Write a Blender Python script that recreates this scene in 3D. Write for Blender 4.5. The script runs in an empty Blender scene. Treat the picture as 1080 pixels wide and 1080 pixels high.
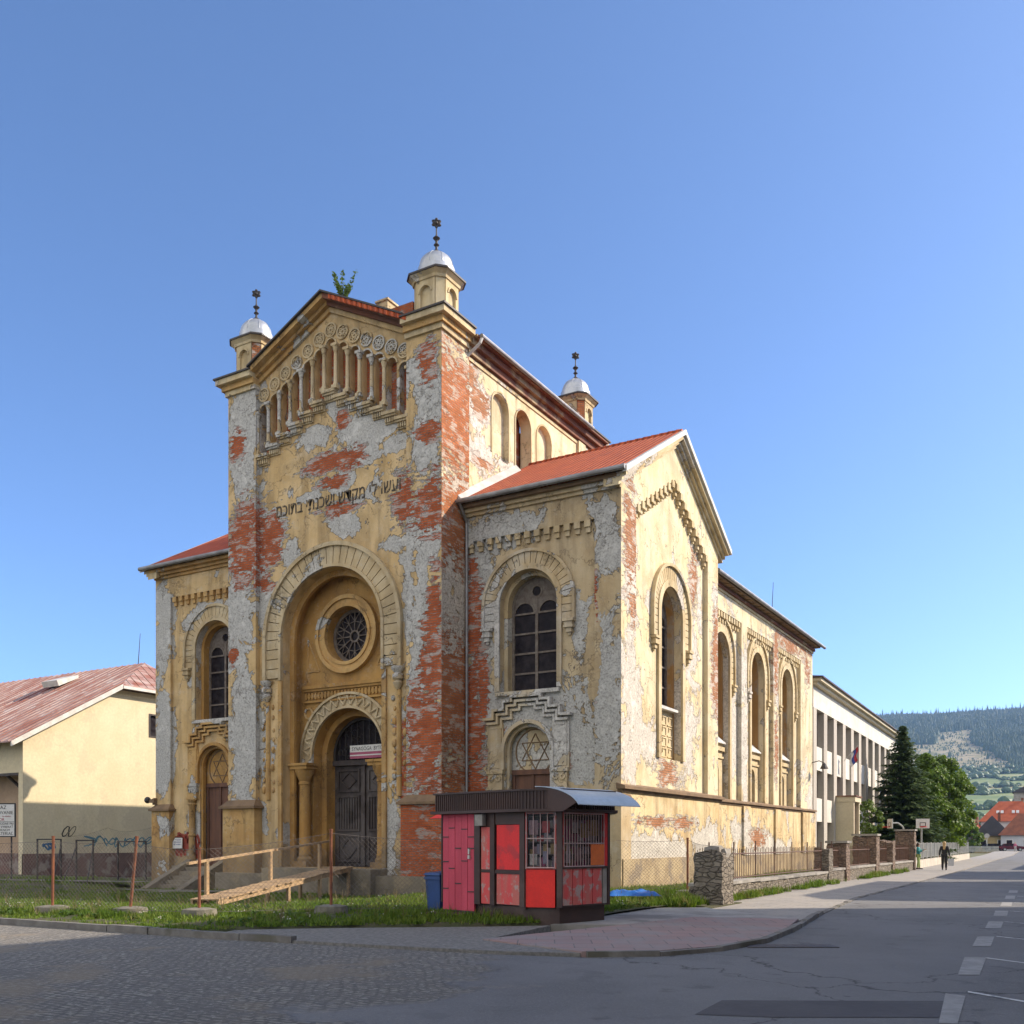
import bpy, bmesh, math, random
from mathutils import Vector, Matrix
from mathutils.geometry import tessellate_polygon
from mathutils import noise as mnoise

random.seed(11)
SC = bpy.context.scene
COL = SC.collection
PI = math.pi

# ------------------------------------------------------------------ camera, sky, sun, exposure
cam_data = bpy.data.cameras.new('camera')
cam_data.sensor_width = 36.0
cam_data.lens = 34.33
cam_data.shift_y = 0.3222
cam_data.clip_start = 0.2
cam_data.clip_end = 20000
cam = bpy.data.objects.new('camera', cam_data)
cam.location = (14.04, -31.2, 1.65)
cam.rotation_euler = (math.radians(90), 0, math.radians(30.6))
COL.objects.link(cam)
SC.camera = cam

SUN_DIR = Vector((1.0, 0.78, 0.82)).normalized()
SUN_EL = math.asin(SUN_DIR.z)
SUN_AZ = math.atan2(SUN_DIR.x, SUN_DIR.y)
world = bpy.data.worlds.new('World')
SC.world = world
world.use_nodes = True
wn = world.node_tree
wn.nodes.clear()
sky = wn.nodes.new('ShaderNodeTexSky')
sky.sky_type = 'NISHITA'
sky.sun_disc = False
sky.sun_elevation = SUN_EL
sky.sun_rotation = SUN_AZ
sky.altitude = 300
sky.air_density = 0.55
sky.dust_density = 1.0
sky.ozone_density = 4.5
bg = wn.nodes.new('ShaderNodeBackground')
bg.inputs['Strength'].default_value = 0.15
wo = wn.nodes.new('ShaderNodeOutputWorld')
# unseen bright cloud bank added in the southern sky to lighten the shaded front
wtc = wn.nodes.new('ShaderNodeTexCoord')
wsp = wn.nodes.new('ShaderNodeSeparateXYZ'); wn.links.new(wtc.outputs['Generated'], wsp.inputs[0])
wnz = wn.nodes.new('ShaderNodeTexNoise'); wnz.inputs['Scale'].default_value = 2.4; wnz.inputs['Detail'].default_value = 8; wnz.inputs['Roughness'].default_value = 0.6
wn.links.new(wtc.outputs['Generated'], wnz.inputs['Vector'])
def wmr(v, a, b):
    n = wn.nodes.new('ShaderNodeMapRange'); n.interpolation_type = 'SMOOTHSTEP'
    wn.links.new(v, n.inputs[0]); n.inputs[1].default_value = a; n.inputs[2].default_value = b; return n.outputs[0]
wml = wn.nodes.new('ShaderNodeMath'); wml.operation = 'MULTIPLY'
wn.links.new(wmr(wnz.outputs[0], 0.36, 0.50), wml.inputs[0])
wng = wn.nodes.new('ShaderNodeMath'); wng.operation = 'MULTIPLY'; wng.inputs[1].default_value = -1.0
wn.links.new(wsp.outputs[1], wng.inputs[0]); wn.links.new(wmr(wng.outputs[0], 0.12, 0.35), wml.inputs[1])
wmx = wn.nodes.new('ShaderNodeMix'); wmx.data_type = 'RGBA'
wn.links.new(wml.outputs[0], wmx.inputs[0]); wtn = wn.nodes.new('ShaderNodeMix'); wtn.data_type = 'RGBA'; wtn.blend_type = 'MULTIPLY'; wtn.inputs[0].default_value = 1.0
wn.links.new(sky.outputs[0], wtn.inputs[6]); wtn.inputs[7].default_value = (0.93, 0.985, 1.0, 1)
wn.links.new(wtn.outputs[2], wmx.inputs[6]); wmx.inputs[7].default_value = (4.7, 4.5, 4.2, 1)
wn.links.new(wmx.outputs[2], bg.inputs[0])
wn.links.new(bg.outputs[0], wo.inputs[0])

sun_data = bpy.data.lights.new('sun', 'SUN')
sun_data.energy = 3.4
sun_data.angle = math.radians(0.5)
sun_data.color = (1.0, 0.85, 0.66)
sun = bpy.data.objects.new('sun', sun_data)
sun.rotation_euler = SUN_DIR.to_track_quat('Z', 'Y').to_euler()
sun.location = (40, 30, 60)
COL.objects.link(sun)

SC.view_settings.view_transform = 'Standard'
SC.view_settings.look = 'None'
SC.view_settings.gamma = 1
SC.view_settings.use_curve_mapping = False
SC.view_settings.exposure = 1.15

# ------------------------------------------------------------------ mesh helpers
class MB:
    """collects shapes, then links them as ONE mesh object"""
    def __init__(self):
        self.v = []; self.f = []; self.m = []; self.cur = 0; self.st = []
    def add(self, vs, fs):
        o = len(self.v); self.st.append((o, len(self.f)))
        self.v.extend([tuple(p) for p in vs])
        for f in fs:
            self.f.append([i + o for i in f]); self.m.append(self.cur)
        return self
    def box(self, x0, x1, y0, y1, z0, z1):
        if x0 > x1: x0, x1 = x1, x0
        if y0 > y1: y0, y1 = y1, y0
        if z0 > z1: z0, z1 = z1, z0
        vs = [(x, y, z) for z in (z0, z1) for y in (y0, y1) for x in (x0, x1)]
        return self.add(vs, [(0, 2, 3, 1), (4, 5, 7, 6), (0, 1, 5, 4), (2, 6, 7, 3), (0, 4, 6, 2), (1, 3, 7, 5)])
    def hexa(self, bot, top):
        n = len(bot)
        fs = [list(range(n))[::-1], [n + i for i in range(n)]]
        for i in range(n):
            j = (i + 1) % n
            fs.append((i, j, n + j, n + i))
        return self.add(list(bot) + list(top), fs)
    def prism(self, outline, holes, fn, d0, d1):
        loops = [list(outline)] + [list(h) for h in holes]
        tri = tessellate_polygon([[Vector((a, b, 0)) for a, b in lp] for lp in loops])
        flat = [p for lp in loops for p in lp]
        n = len(flat)
        vs = [fn(a, b, d0) for a, b in flat] + [fn(a, b, d1) for a, b in flat]
        fs = [tuple(t) for t in tri] + [tuple(i + n for i in t)[::-1] for t in tri]
        o = 0
        for lp in loops:
            k = len(lp)
            for i in range(k):
                j = (i + 1) % k
                fs.append((o + i, o + j, n + o + j, n + o + i))
            o += k
        return self.add(vs, fs)
    def tube(self, p0, p1, r0, r1=None, n=8, caps=True):
        r1 = r0 if r1 is None else r1
        p0, p1 = Vector(p0), Vector(p1)
        d = (p1 - p0)
        if d.length < 1e-6: return self
        q = d.to_track_quat('Z', 'Y')
        vs = []
        for p, r in ((p0, r0), (p1, r1)):
            for i in range(n):
                a = 2 * PI * i / n
                vs.append(p + q @ Vector((r * math.cos(a), r * math.sin(a), 0)))
        fs = [(i, (i + 1) % n, n + (i + 1) % n, n + i) for i in range(n)]
        if caps: fs += [tuple(range(n))[::-1], tuple(range(n, 2 * n))]
        return self.add(vs, fs)
    def path(self, pts, r, n=6):
        for a, b in zip(pts[:-1], pts[1:]): self.tube(a, b, r, r, n)
        return self
    def lathe(self, prof, cx, cy, n=16, a0=0.0):
        vs = []; fs = []
        for r, z in prof:
            for i in range(n):
                a = a0 + 2 * PI * i / n
                vs.append((cx + r * math.cos(a), cy + r * math.sin(a), z))
        for k in range(len(prof) - 1):
            for i in range(n):
                j = (i + 1) % n
                fs.append((k * n + i, k * n + j, (k + 1) * n + j, (k + 1) * n + i))
        fs.append(tuple(range(n))[::-1]); fs.append(tuple(range((len(prof) - 1) * n, len(prof) * n)))
        return self.add(vs, fs)
    def ball(self, c, r, n=10, m=7, sz=1.0):
        return self.lathe([(max(1e-4, r * math.sin(PI * k / m)), c[2] - sz * r * math.cos(PI * k / m)) for k in range(m + 1)], c[0], c[1], n)
    def build_each(self, name, mat, parent=None, smooth=False):
        """every collected shape becomes an object of its own"""
        out = []
        ends = self.st[1:] + [(len(self.v), len(self.f))]
        for (v0, f0), (v1, f1) in zip(self.st, ends):
            m_ = MB(); m_.add(self.v[v0:v1], [[i - v0 for i in f] for f in self.f[f0:f1]])
            out.append(m_.build(name, mat, parent, smooth))
        return out
    def build(self, name, mat, parent=None, smooth=False, recalc=True):
        me = bpy.data.meshes.new(name)
        me.from_pydata(self.v, [], self.f)
        mats = mat if isinstance(mat, (list, tuple)) else [mat]
        for mm in mats: me.materials.append(mm)
        if len(mats) > 1:
            me.polygons.foreach_set('material_index', self.m)
        if recalc:
            bm = bmesh.new(); bm.from_mesh(me)
            bmesh.ops.recalc_face_normals(bm, faces=bm.faces)
            bm.to_mesh(me); bm.free()
        if smooth:
            me.polygons.foreach_set('use_smooth', [True] * len(me.polygons))
            try: me.set_sharp_from_angle(angle=math.radians(35))
            except Exception: pass
        me.update()
        o = bpy.data.objects.new(name, me)
        COL.objects.link(o)
        if parent is not None: o.parent = parent
        return o

def thing(name, label, cat, loc=(0, 0, 0), rz=0.0, group=None):
    o = bpy.data.objects.new(name, None)
    o.location = loc; o.rotation_euler = (0, 0, rz); o.empty_display_size = 0.3
    COL.objects.link(o)
    return tag(o, label, cat, group)
def tag(o, label, cat, group=None):
    o['label'] = label; o['category'] = cat
    if group: o['group'] = group
    return o
def kind(o, k):
    o['kind'] = k
    return o
def copy_tree(src, loc, rz, label, group=None, scale=None):
    r = src.copy(); COL.objects.link(r); r.location = loc; r.rotation_euler = (0, 0, rz)
    if scale: r.scale = scale
    r['label'] = label
    if group: r['group'] = group
    for ch in list(src.children):
        c = ch.copy(); COL.objects.link(c); c.parent = r
        for g in list(ch.children):
            d = g.copy(); COL.objects.link(d); d.parent = c
    return r

def front(Y):  return lambda u, z, d: (u, Y + d, z)       # wall facing -y, d goes into the wall
def side(X):   return lambda u, z, d: (X - d, u, z)       # wall facing +x
def rect(u0, u1, z0, z1): return [(u0, z0), (u1, z0), (u1, z1), (u0, z1)]
def arc(uc, zc, r, a0, a1, n):
    return [(uc + r * math.cos(a0 + (a1 - a0) * i / n), zc + r * math.sin(a0 + (a1 - a0) * i / n)) for i in range(n + 1)]
def arch(uc, z0, zs, r, n=24):
    return [(uc - r, z0), (uc + r, z0)] + arc(uc, zs, r, 0, PI, n)
def ring(uc, zc, ri, ro, n=28, zleg=None):
    """half ring, legs go down to zleg"""
    p = arc(uc, zc, ro, 0, PI, n) + arc(uc, zc, ri, PI, 0, n)
    if zleg is not None:
        p = [(uc + ro, zleg)] + arc(uc, zc, ro, 0, PI, n) + [(uc - ro, zleg), (uc - ri, zleg)] + arc(uc, zc, ri, PI, 0, n) + [(uc + ri, zleg)]
    return p
def full_ring(mb, uc, zc, ri, ro, fn, d0, d1, n=32):
    return mb.prism(arc(uc, zc, ro, 0, 2 * PI, n)[:-1], [arc(uc, zc, ri, 0, 2 * PI, n)[:-1]], fn, d0, d1)
def voussoirs(mb, uc, zc, ri, ro, fn, d0, d1, n=17, gap=0.03, legs=0, legh=0.4):
    g = gap / ((ri + ro) / 2) / 2
    for i in range(n):
        a0 = PI * i / n + g; a1 = PI * (i + 1) / n - g
        mb.prism(arc(uc, zc, ro, a0, a1, 3) + arc(uc, zc, ri, a1, a0, 3), [], fn, d0, d1)
    for s in (-1, 1):
        for k in range(legs):
            z1 = zc - k * legh - gap / 2; z0 = zc - (k + 1) * legh + gap / 2
            a, b = sorted((uc + s * ri, uc + s * ro))
            mb.prism(rect(a, b, z0, z1), [], fn, d0, d1)
    return mb
def fbox(mb, fn, u0, u1, z0, z1, d0, d1):
    return mb.prism(rect(u0, u1, z0, z1), [], fn, d0, d1)

# ------------------------------------------------------------------ material helpers
class NT:
    def __init__(self, name):
        self.mat = bpy.data.materials.new(name)
        self.mat.use_nodes = True
        self.t = self.mat.node_tree
        self.t.nodes.clear()
        self.out = self.t.nodes.new('ShaderNodeOutputMaterial')
        self.bs = self.t.nodes.new('ShaderNodeBsdfPrincipled')
        self.t.links.new(self.bs.outputs[0], self.out.inputs[0])
        self.tc = self.t.nodes.new('ShaderNodeTexCoord')
        self.P = self.tc.outputs['Object']
    def s(self, sock, val):
        if isinstance(val, bpy.types.NodeSocket): self.t.links.new(val, sock)
        elif isinstance(val, (tuple, list)) and sock.type == 'RGBA' and len(val) == 3: sock.default_value = (*val, 1)
        else: sock.default_value = val
    def math(self, op, a, b=None, clamp=False):
        n = self.t.nodes.new('ShaderNodeMath'); n.operation = op; n.use_clamp = clamp
        self.s(n.inputs[0], a)
        if b is not None: self.s(n.inputs[1], b)
        return n.outputs[0]
    def vm(self, op, a, b=None, out=0):
        n = self.t.nodes.new('ShaderNodeVectorMath'); n.operation = op
        self.s(n.inputs[0], a)
        if b is not None: self.s(n.inputs[1], b)
        return n.outputs['Value'] if op in ('LENGTH', 'DISTANCE', 'DOT_PRODUCT') else n.outputs[0]
    def sep(self, v):
        n = self.t.nodes.new('ShaderNodeSeparateXYZ'); self.s(n.inputs[0], v); return n.outputs
    def comb(self, x=0.0, y=0.0, z=0.0):
        n = self.t.nodes.new('ShaderNodeCombineXYZ')
        for i, q in enumerate((x, y, z)): self.s(n.inputs[i], q)
        return n.outputs[0]
    def noise(self, scale, detail=4, vec=None, rough=0.6, dist=0.0, color=False):
        n = self.t.nodes.new('ShaderNodeTexNoise')
        self.s(n.inputs['Vector'], vec if vec is not None else self.P)
        n.inputs['Scale'].default_value = scale; n.inputs['Detail'].default_value = detail
        n.inputs['Roughness'].default_value = rough; n.inputs['Distortion'].default_value = dist
        return n.outputs[1] if color else n.outputs[0]
    def voro(self, scale, vec=None, feature='F1', out='Distance', rnd=1.0):
        n = self.t.nodes.new('ShaderNodeTexVoronoi'); n.feature = feature
        self.s(n.inputs['Vector'], vec if vec is not None else self.P)
        n.inputs['Scale'].default_value = scale; n.inputs['Randomness'].default_value = rnd
        return n.outputs[out]
    def mr(self, v, a, b, c=0.0, d=1.0, smooth=True):
        n = self.t.nodes.new('ShaderNodeMapRange'); n.interpolation_type = 'SMOOTHSTEP' if smooth else 'LINEAR'
        for i, q in enumerate((v, a, b, c, d)): self.s(n.inputs[i], q)
        return n.outputs[0]
    def mix(self, f, a, b, blend='MIX'):
        n = self.t.nodes.new('ShaderNodeMix'); n.data_type = 'RGBA'; n.blend_type = blend
        self.s(n.inputs[0], f); self.s(n.inputs[6], a); self.s(n.inputs[7], b)
        return n.outputs[2]
    def brick(self, vec, c1, c2, mortar, bw=0.28, rh=0.085, ms=0.012, bias=0.0, offs=0.5):
        n = self.t.nodes.new('ShaderNodeTexBrick'); n.offset = offs
        self.s(n.inputs['Vector'], vec); self.s(n.inputs['Color1'], c1); self.s(n.inputs['Color2'], c2); self.s(n.inputs['Mortar'], mortar)
        n.inputs['Scale'].default_value = 1; n.inputs['Mortar Size'].default_value = ms; n.inputs['Mortar Smooth'].default_value = 0.3
        n.inputs['Bias'].default_value = bias; n.inputs['Brick Width'].default_value = bw; n.inputs['Row Height'].default_value = rh
        return n.outputs[0], n.outputs[1]
    def bump(self, h, strength=0.5, dist=0.02, normal=None):
        n = self.t.nodes.new('ShaderNodeBump'); n.inputs['Strength'].default_value = strength; n.inputs['Distance'].default_value = dist
        self.s(n.inputs['Height'], h)
        if normal is not None: self.s(n.inputs['Normal'], normal)
        return n.outputs[0]
    def done(self, col, rough=0.85, normal=None, metal=0.0, spec=None):
        self.s(self.bs.inputs['Base Color'], col); self.s(self.bs.inputs['Roughness'], rough); self.s(self.bs.inputs['Metallic'], metal)
        if normal is not None: self.s(self.bs.inputs['Normal'], normal)
        if spec is not None: self.s(self.bs.inputs['Specular IOR Level'], spec)
        return self.mat

def simple(name, c1, c2=None, scale=3.0, rough=0.8, bump=0.3, bdist=0.01, metal=0.0, streak=False, spec=None, c3=None, s3=0.6):
    m = NT(name)
    c2 = c2 or tuple(x * 0.7 for x in c1)
    vec = m.vm('MULTIPLY', m.P, (1, 1, 0.15)) if streak else m.P
    n1 = m.noise(scale, 6, vec)
    col = m.mix(m.mr(n1, 0.35, 0.65), c1, c2)
    if c3: col = m.mix(m.mr(m.noise(s3, 6), 0.52, 0.62), col, c3)
    fine = m.noise(scale * 9, 3)
    col = m.mix(m.mr(fine, 0.3, 0.7, 0, 0.25), col, tuple(x * 0.55 for x in c1))
    nor = m.bump(fine, bump, bdist) if bump else None
    return m.done(col, rough, nor, metal, spec)

def plaster(name, axis, ochre, ochre2, grey, ellG=(), ellB=(), ellO=(), nG=0.62, nB=0.72, amp=1.5, seed=0.0, dirt=(0.16, 0.11, 0.06), dirt_amt=0.5, brickc=((0.55, 0.13, 0.042), (0.40, 0.085, 0.03)), lowdamp=0.0):
    """lime plaster in three coats: colour wash, grey undercoat where it has fallen, brick where both have"""
    m = NT(name)
    X, Y, Z = m.sep(m.P)[0:3]
    u = X if axis == 'x' else Y
    P2 = m.comb(u, Z, 0.0)
    Pn = m.vm('ADD', m.P, (seed, seed * 1.7, seed * 0.3))
    nz = m.noise(0.9, 8, Pn, 0.62, 0.4)
    nzf = m.noise(3.5, 6, Pn, 0.65)
    nlo = m.noise(0.55, 9, m.vm('ADD', m.vm('MULTIPLY', m.P, (1.15, 1.15, 1.0)), (seed * 2.3, 4.1, seed)), 0.68, 0.9)
    nhz = m.noise(1.5, 8, m.vm('ADD', m.vm('MULTIPLY', m.P, (0.8, 0.8, 2.2)), (seed, 7.7, seed * 0.6)), 0.72, 0.3)
    pertG = m.math('ADD', m.math('MULTIPLY', m.math('SUBTRACT', nlo, 0.5), amp * 2.8), m.math('MULTIPLY', m.math('SUBTRACT', nzf, 0.5), amp * 0.9))
    row = m.math('FLOOR', m.math('MULTIPLY', Z, 1 / 0.092))
    cellb = m.comb(m.math('FLOOR', m.math('ADD', m.math('MULTIPLY', m.math('ADD', X, Y), 1 / 0.30), m.math('MULTIPLY', row, 0.5))), row, 0.0)
    wb = m.t.nodes.new('ShaderNodeTexWhiteNoise'); m.s(wb.inputs['Vector'], cellb); wb = wb.outputs[0]
    pertB = m.math('ADD', m.math('MULTIPLY', m.math('SUBTRACT', nhz, 0.5), amp * 3.2), m.math('MULTIPLY', m.math('SUBTRACT', nlo, 0.5), amp * 1.3))
    pertB = m.math('ADD', pertB, m.math('MULTIPLY', m.math('SUBTRACT', wb, 0.5), 0.45))
    def field(ells):
        acc = None
        for (cu, cz, ru, rz) in ells:
            d = m.vm('MULTIPLY', m.vm('SUBTRACT', P2, (cu, cz, 0)), (1 / ru, 1 / rz, 0))
            f = m.math('SUBTRACT', 1.0, m.vm('LENGTH', d))
            acc = f if acc is None else m.math('MAXIMUM', acc, f)
        return acc
    big = m.noise(0.42, 7, m.vm('ADD', m.P, (seed * 3.1 + 5, seed, 9 + seed)), 0.62, 0.5)
    big2 = m.noise(0.55, 8, m.vm('ADD', m.P, (seed + 17, seed * 2, 3)), 0.66, 0.6)
    fB = m.math('ADD', m.math('MULTIPLY', m.math('SUBTRACT', big2, nB), 6.0), m.math('MULTIPLY', m.math('SUBTRACT', wb, 0.5), 0.4))
    fG = m.math('MULTIPLY', m.math('SUBTRACT', big, nG), 6.0)
    if ellB: fB = m.math('MAXIMUM', fB, m.math('ADD', field(ellB), pertB))
    if ellG: fG = m.math('MAXIMUM', fG, m.math('ADD', field(ellG), pertG))
    fG = m.math('MAXIMUM', fG, m.math('ADD', fB, m.math('MULTIPLY', m.math('SUBTRACT', nlo, 0.25), 1.1)))
    if ellO:
        fo = m.math('ADD', field(ellO), pertG)
        keep = m.mr(fo, -0.02, 0.02)
        fG = m.math('SUBTRACT', fG, m.math('MULTIPLY', keep, 3.0))
        fB = m.math('SUBTRACT', fB, m.math('MULTIPLY', keep, 3.0))
    mG = m.mr(fG, -0.015, 0.015); mB = m.mr(fB, -0.05, 0.05)
    # colour wash: cloudy, streaked downwards by rain
    cl = m.noise(0.8, 6, Pn, 0.6)
    st = m.noise(2.2, 5, m.vm('MULTIPLY', Pn, (1, 1, 0.12)), 0.6)
    fine = m.noise(14, 5, Pn, 0.7)
    oc = m.mix(m.mr(cl, 0.35, 0.68), ochre, ochre2)
    oc = m.mix(m.math('MULTIPLY', m.mr(st, 0.42, 0.72), dirt_amt), oc, dirt)
    oc = m.mix(m.mr(fine, 0.55, 0.8, 0, 0.35), oc, tuple(min(1, x * 1.35 + 0.04) for x in ochre))
    blot = m.mr(m.noise(0.5, 9, m.vm('ADD', Pn, (3.3, 1.1, 8.8)), 0.7, 0.8), 0.47, 0.66)
    oc = m.mix(m.math('MULTIPLY', blot, 0.55), oc, tuple(x * 0.55 + 0.03 for x in ochre2))
    oc = m.mix(m.math('MULTIPLY', m.mr(m.noise(1.3, 8, Pn, 0.72), 0.55, 0.68), 0.5), oc, tuple(a * 0.55 + b * 0.45 for a, b in zip(ochre, grey)))
    pits = m.mr(m.noise(5.0, 8, Pn, 0.78), 0.60, 0.66)
    oc = m.mix(m.math('MULTIPLY', pits, 0.6), oc, tuple(x * 0.85 for x in grey))
    holes = m.mr(m.noise(8.5, 6, m.vm('ADD', Pn, (9.1, 2.2, 5.5)), 0.7), 0.66, 0.70)
    oc = m.mix(m.math('MULTIPLY', holes, 0.75), oc, (0.085, 0.062, 0.042))
    if lowdamp:
        dz = m.math('ADD', m.mr(Z, 0.3, lowdamp, 0.75, -0.35, False), m.math('SUBTRACT', nz, 0.5))
        oc = m.mix(m.math('MULTIPLY', m.mr(dz, 0.1, 0.45), 0.55), oc, (0.13, 0.11, 0.085))
    gr = m.mix(m.mr(fine, 0.38, 0.66), grey, tuple(x * 0.6 for x in grey))
    gr = m.mix(m.mr(m.noise(2.6, 6, Pn), 0.5, 0.72, 0, 0.6), gr, tuple(x * 1.3 + 0.02 for x in grey))
    gr = m.mix(m.mr(m.noise(7, 6, Pn, 0.75), 0.61, 0.66), gr, (0.13, 0.10, 0.08))
    uv = m.comb(m.math('ADD', X, Y), Z, 0.0)
    bc, bf = m.brick(uv, brickc[0], brickc[1], (0.24, 0.185, 0.14), 0.30, 0.092, 0.014)
    bc = m.mix(m.mr(wb, 0.0, 1.0, 0.0, 0.6, False), bc, tuple(x * 0.45 for x in brickc[0]))
    bc = m.mix(m.mr(m.noise(1.6, 5, Pn), 0.45, 0.7, 0, 0.6), bc, tuple(x * 0.5 for x in brickc[0]))
    bc = m.mix(m.mr(nhz, 0.525, 0.60, 0, 0.8), bc, tuple(x * 0.9 for x in grey))
    bc = m.mix(m.mr(fine, 0.55, 0.8, 0, 0.35), bc, tuple(min(1, x * 1.35) for x in brickc[0]))
    col = m.mix(mG, oc, gr)
    col = m.mix(mB, col, bc)
    # broken lip of the plaster coat and hairline cracks
    lip = m.mr(m.math('ABSOLUTE', fG), 0.0, 0.045, 1.0, 0.0)
    cr = m.mr(m.voro(0.75, m.vm('ADD', Pn, m.vm('MULTIPLY', m.noise(1.7, 5, Pn, 0.6, 0, True), (1.6, 1.6, 1.6))), 'DISTANCE_TO_EDGE'), 0.0, 0.018, 1.0, 0.0)
    cr = m.math('MULTIPLY', cr, m.mr(m.noise(0.45, 3, Pn), 0.44, 0.58))
    line = m.math('MAXIMUM', m.math('MULTIPLY', lip, 0.75), m.math('MULTIPLY', cr, 0.6))
    col = m.mix(line, col, (0.075, 0.058, 0.045))
    h = m.math('SUBTRACT', m.math('SUBTRACT', 1.0, m.math('MULTIPLY', mG, 0.5)), m.math('MULTIPLY', mB, 0.35))
    h = m.math('SUBTRACT', h, m.math('MULTIPLY', m.math('MULTIPLY', mB, bf), 0.35))
    h = m.math('ADD', h, m.math('MULTIPLY', fine, 0.16))
    h = m.math('ADD', h, m.math('MULTIPLY', nzf, 0.2))
    h = m.math('SUBTRACT', h, m.math('MULTIPLY', line, 0.4))
    return m.done(col, 0.92, m.bump(h, 0.9, 0.05), spec=0.2)

# ------------------------------------------------------------------ materials
OCH = (0.63, 0.465, 0.255); OCH2 = (0.53, 0.365, 0.17); GREY = (0.49, 0.48, 0.455)
CREAM = (0.70, 0.61, 0.425); CREAM2 = (0.66, 0.53, 0.315)  # paler copy of the ochre plaster for sunlit walls, sunlight in the colour
TG = [(-12.9,18.0,1.21,.57),(-11.7,18.9,.68,.83),(-10.1,17.8,1.6,.96),(-8.8,16.9,.82,.32),(-10.2,16.8,.66,.52),(-11.0,14.3,.96,.63),(-8.8,13.1,1.09,.36),(-8.1,11.3,.44,2.16),(-15.1,14.1,.48,.51),(-14.2,13.6,.57,.54),(-15.5,11.5,.43,1.35),(-8.4,6.3,.41,1.08),(-11.4,15.9,.88,.45),(-13.0,15.6,.71,.2),(-15.3,5.5,.3,.55),(-15.9,2.8,.44,.8),(-9.1,1.9,.41,1.46),(-14.5,2.0,.42,.47)]
TB = [(-15.3,14.0,.7,1.03),(-11.6,16.8,1.27,.41),(-11.9,16.0,.69,.3),(-11.4,14.9,.97,.27),(-8.3,14.6,.63,1.01),(-15.5,12.4,.49,.31),(-12.4,16.8,.89,.38),(-11.4,18.4,.34,.34),(-8.5,4.8,.32,.58),(-8.5,5.9,.32,.5),(-8.4,3.7,.27,.72)]
PG = [(-16.7,18.8,.95,2.39),(-17.0,11.6,.8,3.61),(-16.5,6.0,.85,2.6),(-7.3,11.8,.39,2.12),(-7.2,16.4,.6,1.41),(-7.6,7.6,.35,4.25),(-7.1,18.1,.6,1.4),(-6.9,13.2,.35,2.11)]
PB = [(-16.6,14.1,1.0,1.59),(-17.0,18.4,.45,.56),(-7.0,14.2,.69,1.2),(-6.8,10.3,.34,1.75),(-7.1,19.5,.43,.71),(-6.9,8.2,.6,1.75),(-7.2,5.5,.95,2.12),(-6.9,2.6,.85,1.41),(-7.1,16.9,.6,.42),(-17.2,9.6,.28,.4),(-7.2,1.2,1.08,1.05)]
WG = [(-.6,12.1,.6,1.33),(-5.9,10.6,.6,2.89),(-.6,7.3,.65,3.0),(-2.1,5.3,1.15,2.04),(-4.9,13.3,1.5,.71),(-3.7,6.5,2.41,1.4),(-1.7,9.7,.38,1.36),(-.6,13.3,.52,.54),(-21.2,10.7,.6,.96),(-21.6,11.8,.76,.44),(-21.6,9.0,.44,.35),(-23.5,11.8,.66,1.6),(-23.5,6.0,.66,2.4),(-21.5,2.0,.6,1.5),(-20.6,12.4,1.11,.26)]
WB = [(-6.2,10.1,.43,1.81),(-6.2,5.9,.52,2.53),(-6.2,12.1,.22,.29),(-1.0,9.3,.11,2.02),(-5.8,7.3,.26,1.43),(-2.3,4.7,.2,.68),(-6.2,3.0,.69,2.17)]
WO = [(-.5,10.4,.42,.67),(-1.5,11.7,.52,1.18),(-1.1,8.3,.3,1.69),(-2.1,3.3,1.15,.41)]
SG = [(1.0,10.7,.76,2.03),(.8,8.3,.58,1.69),(1.5,6.7,.85,1.38),(2.8,5.5,1.09,1.06),(7.3,9.8,1.12,1.57),(7.1,6.2,1.1,1.95),(3.2,10.2,.47,.9),(6.2,7.5,.85,.76),(8.5,11.6,.47,1.61),(.6,4.9,.82,1.01)]
SB = [(.8,12.6,.58,1.69),(5.0,4.4,.91,.67),(7.8,12.7,.46,1.19),(10.0,9.5,.51,2.09),(1.0,10.1,.41,.68)]
M = {}
M['tower'] = plaster('tower_plaster', 'x', OCH, OCH2, GREY, TG + PG, TB + PB, nG=0.64, nB=0.72, amp=1.4, seed=2.0, lowdamp=3.2)
M['wing'] = plaster('wing_plaster', 'x', (0.51,0.41,0.265), (0.45,0.335,0.19), (0.455,0.445,0.42), WG, WB, WO, nG=0.57, nB=0.70, amp=1.5, seed=6.5)
M['wing_west'] = plaster('west_wing_plaster', 'x', OCH, OCH2, GREY, [e for e in WG if e[0] < -15], (), nG=0.64, nB=0.8, amp=1.4, seed=4.2, lowdamp=3.4)
M['gable'] = plaster('gable_plaster', 'y', CREAM, CREAM2, (0.62,0.57,0.50), SG, SB, nG=0.61, nB=0.74, amp=1.7, seed=9.0, dirt_amt=0.3, brickc=((0.52, 0.24, 0.115), (0.44, 0.17, 0.075)))  # undercoat and brick are paled for the sunlit side as well
M['plinth'] = plaster('plinth_plaster', 'y', (0.68,0.55,0.33), (0.58,0.42,0.22), (0.58,0.54,0.47), [(2.9,1.3,5,.7),(8.5,1.5,2.0,.9),(16,2.0,3,.9),(20,1.2,6,.6)], [(2.9,2.4,1.6,.2),(5.8,2.4,1.2,.25),(18,1.9,1.5,.5)], nG=0.64, nB=0.74, amp=1.3, seed=3.3, lowdamp=2.2, brickc=((0.52, 0.24, 0.115), (0.44, 0.17, 0.075)))
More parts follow.
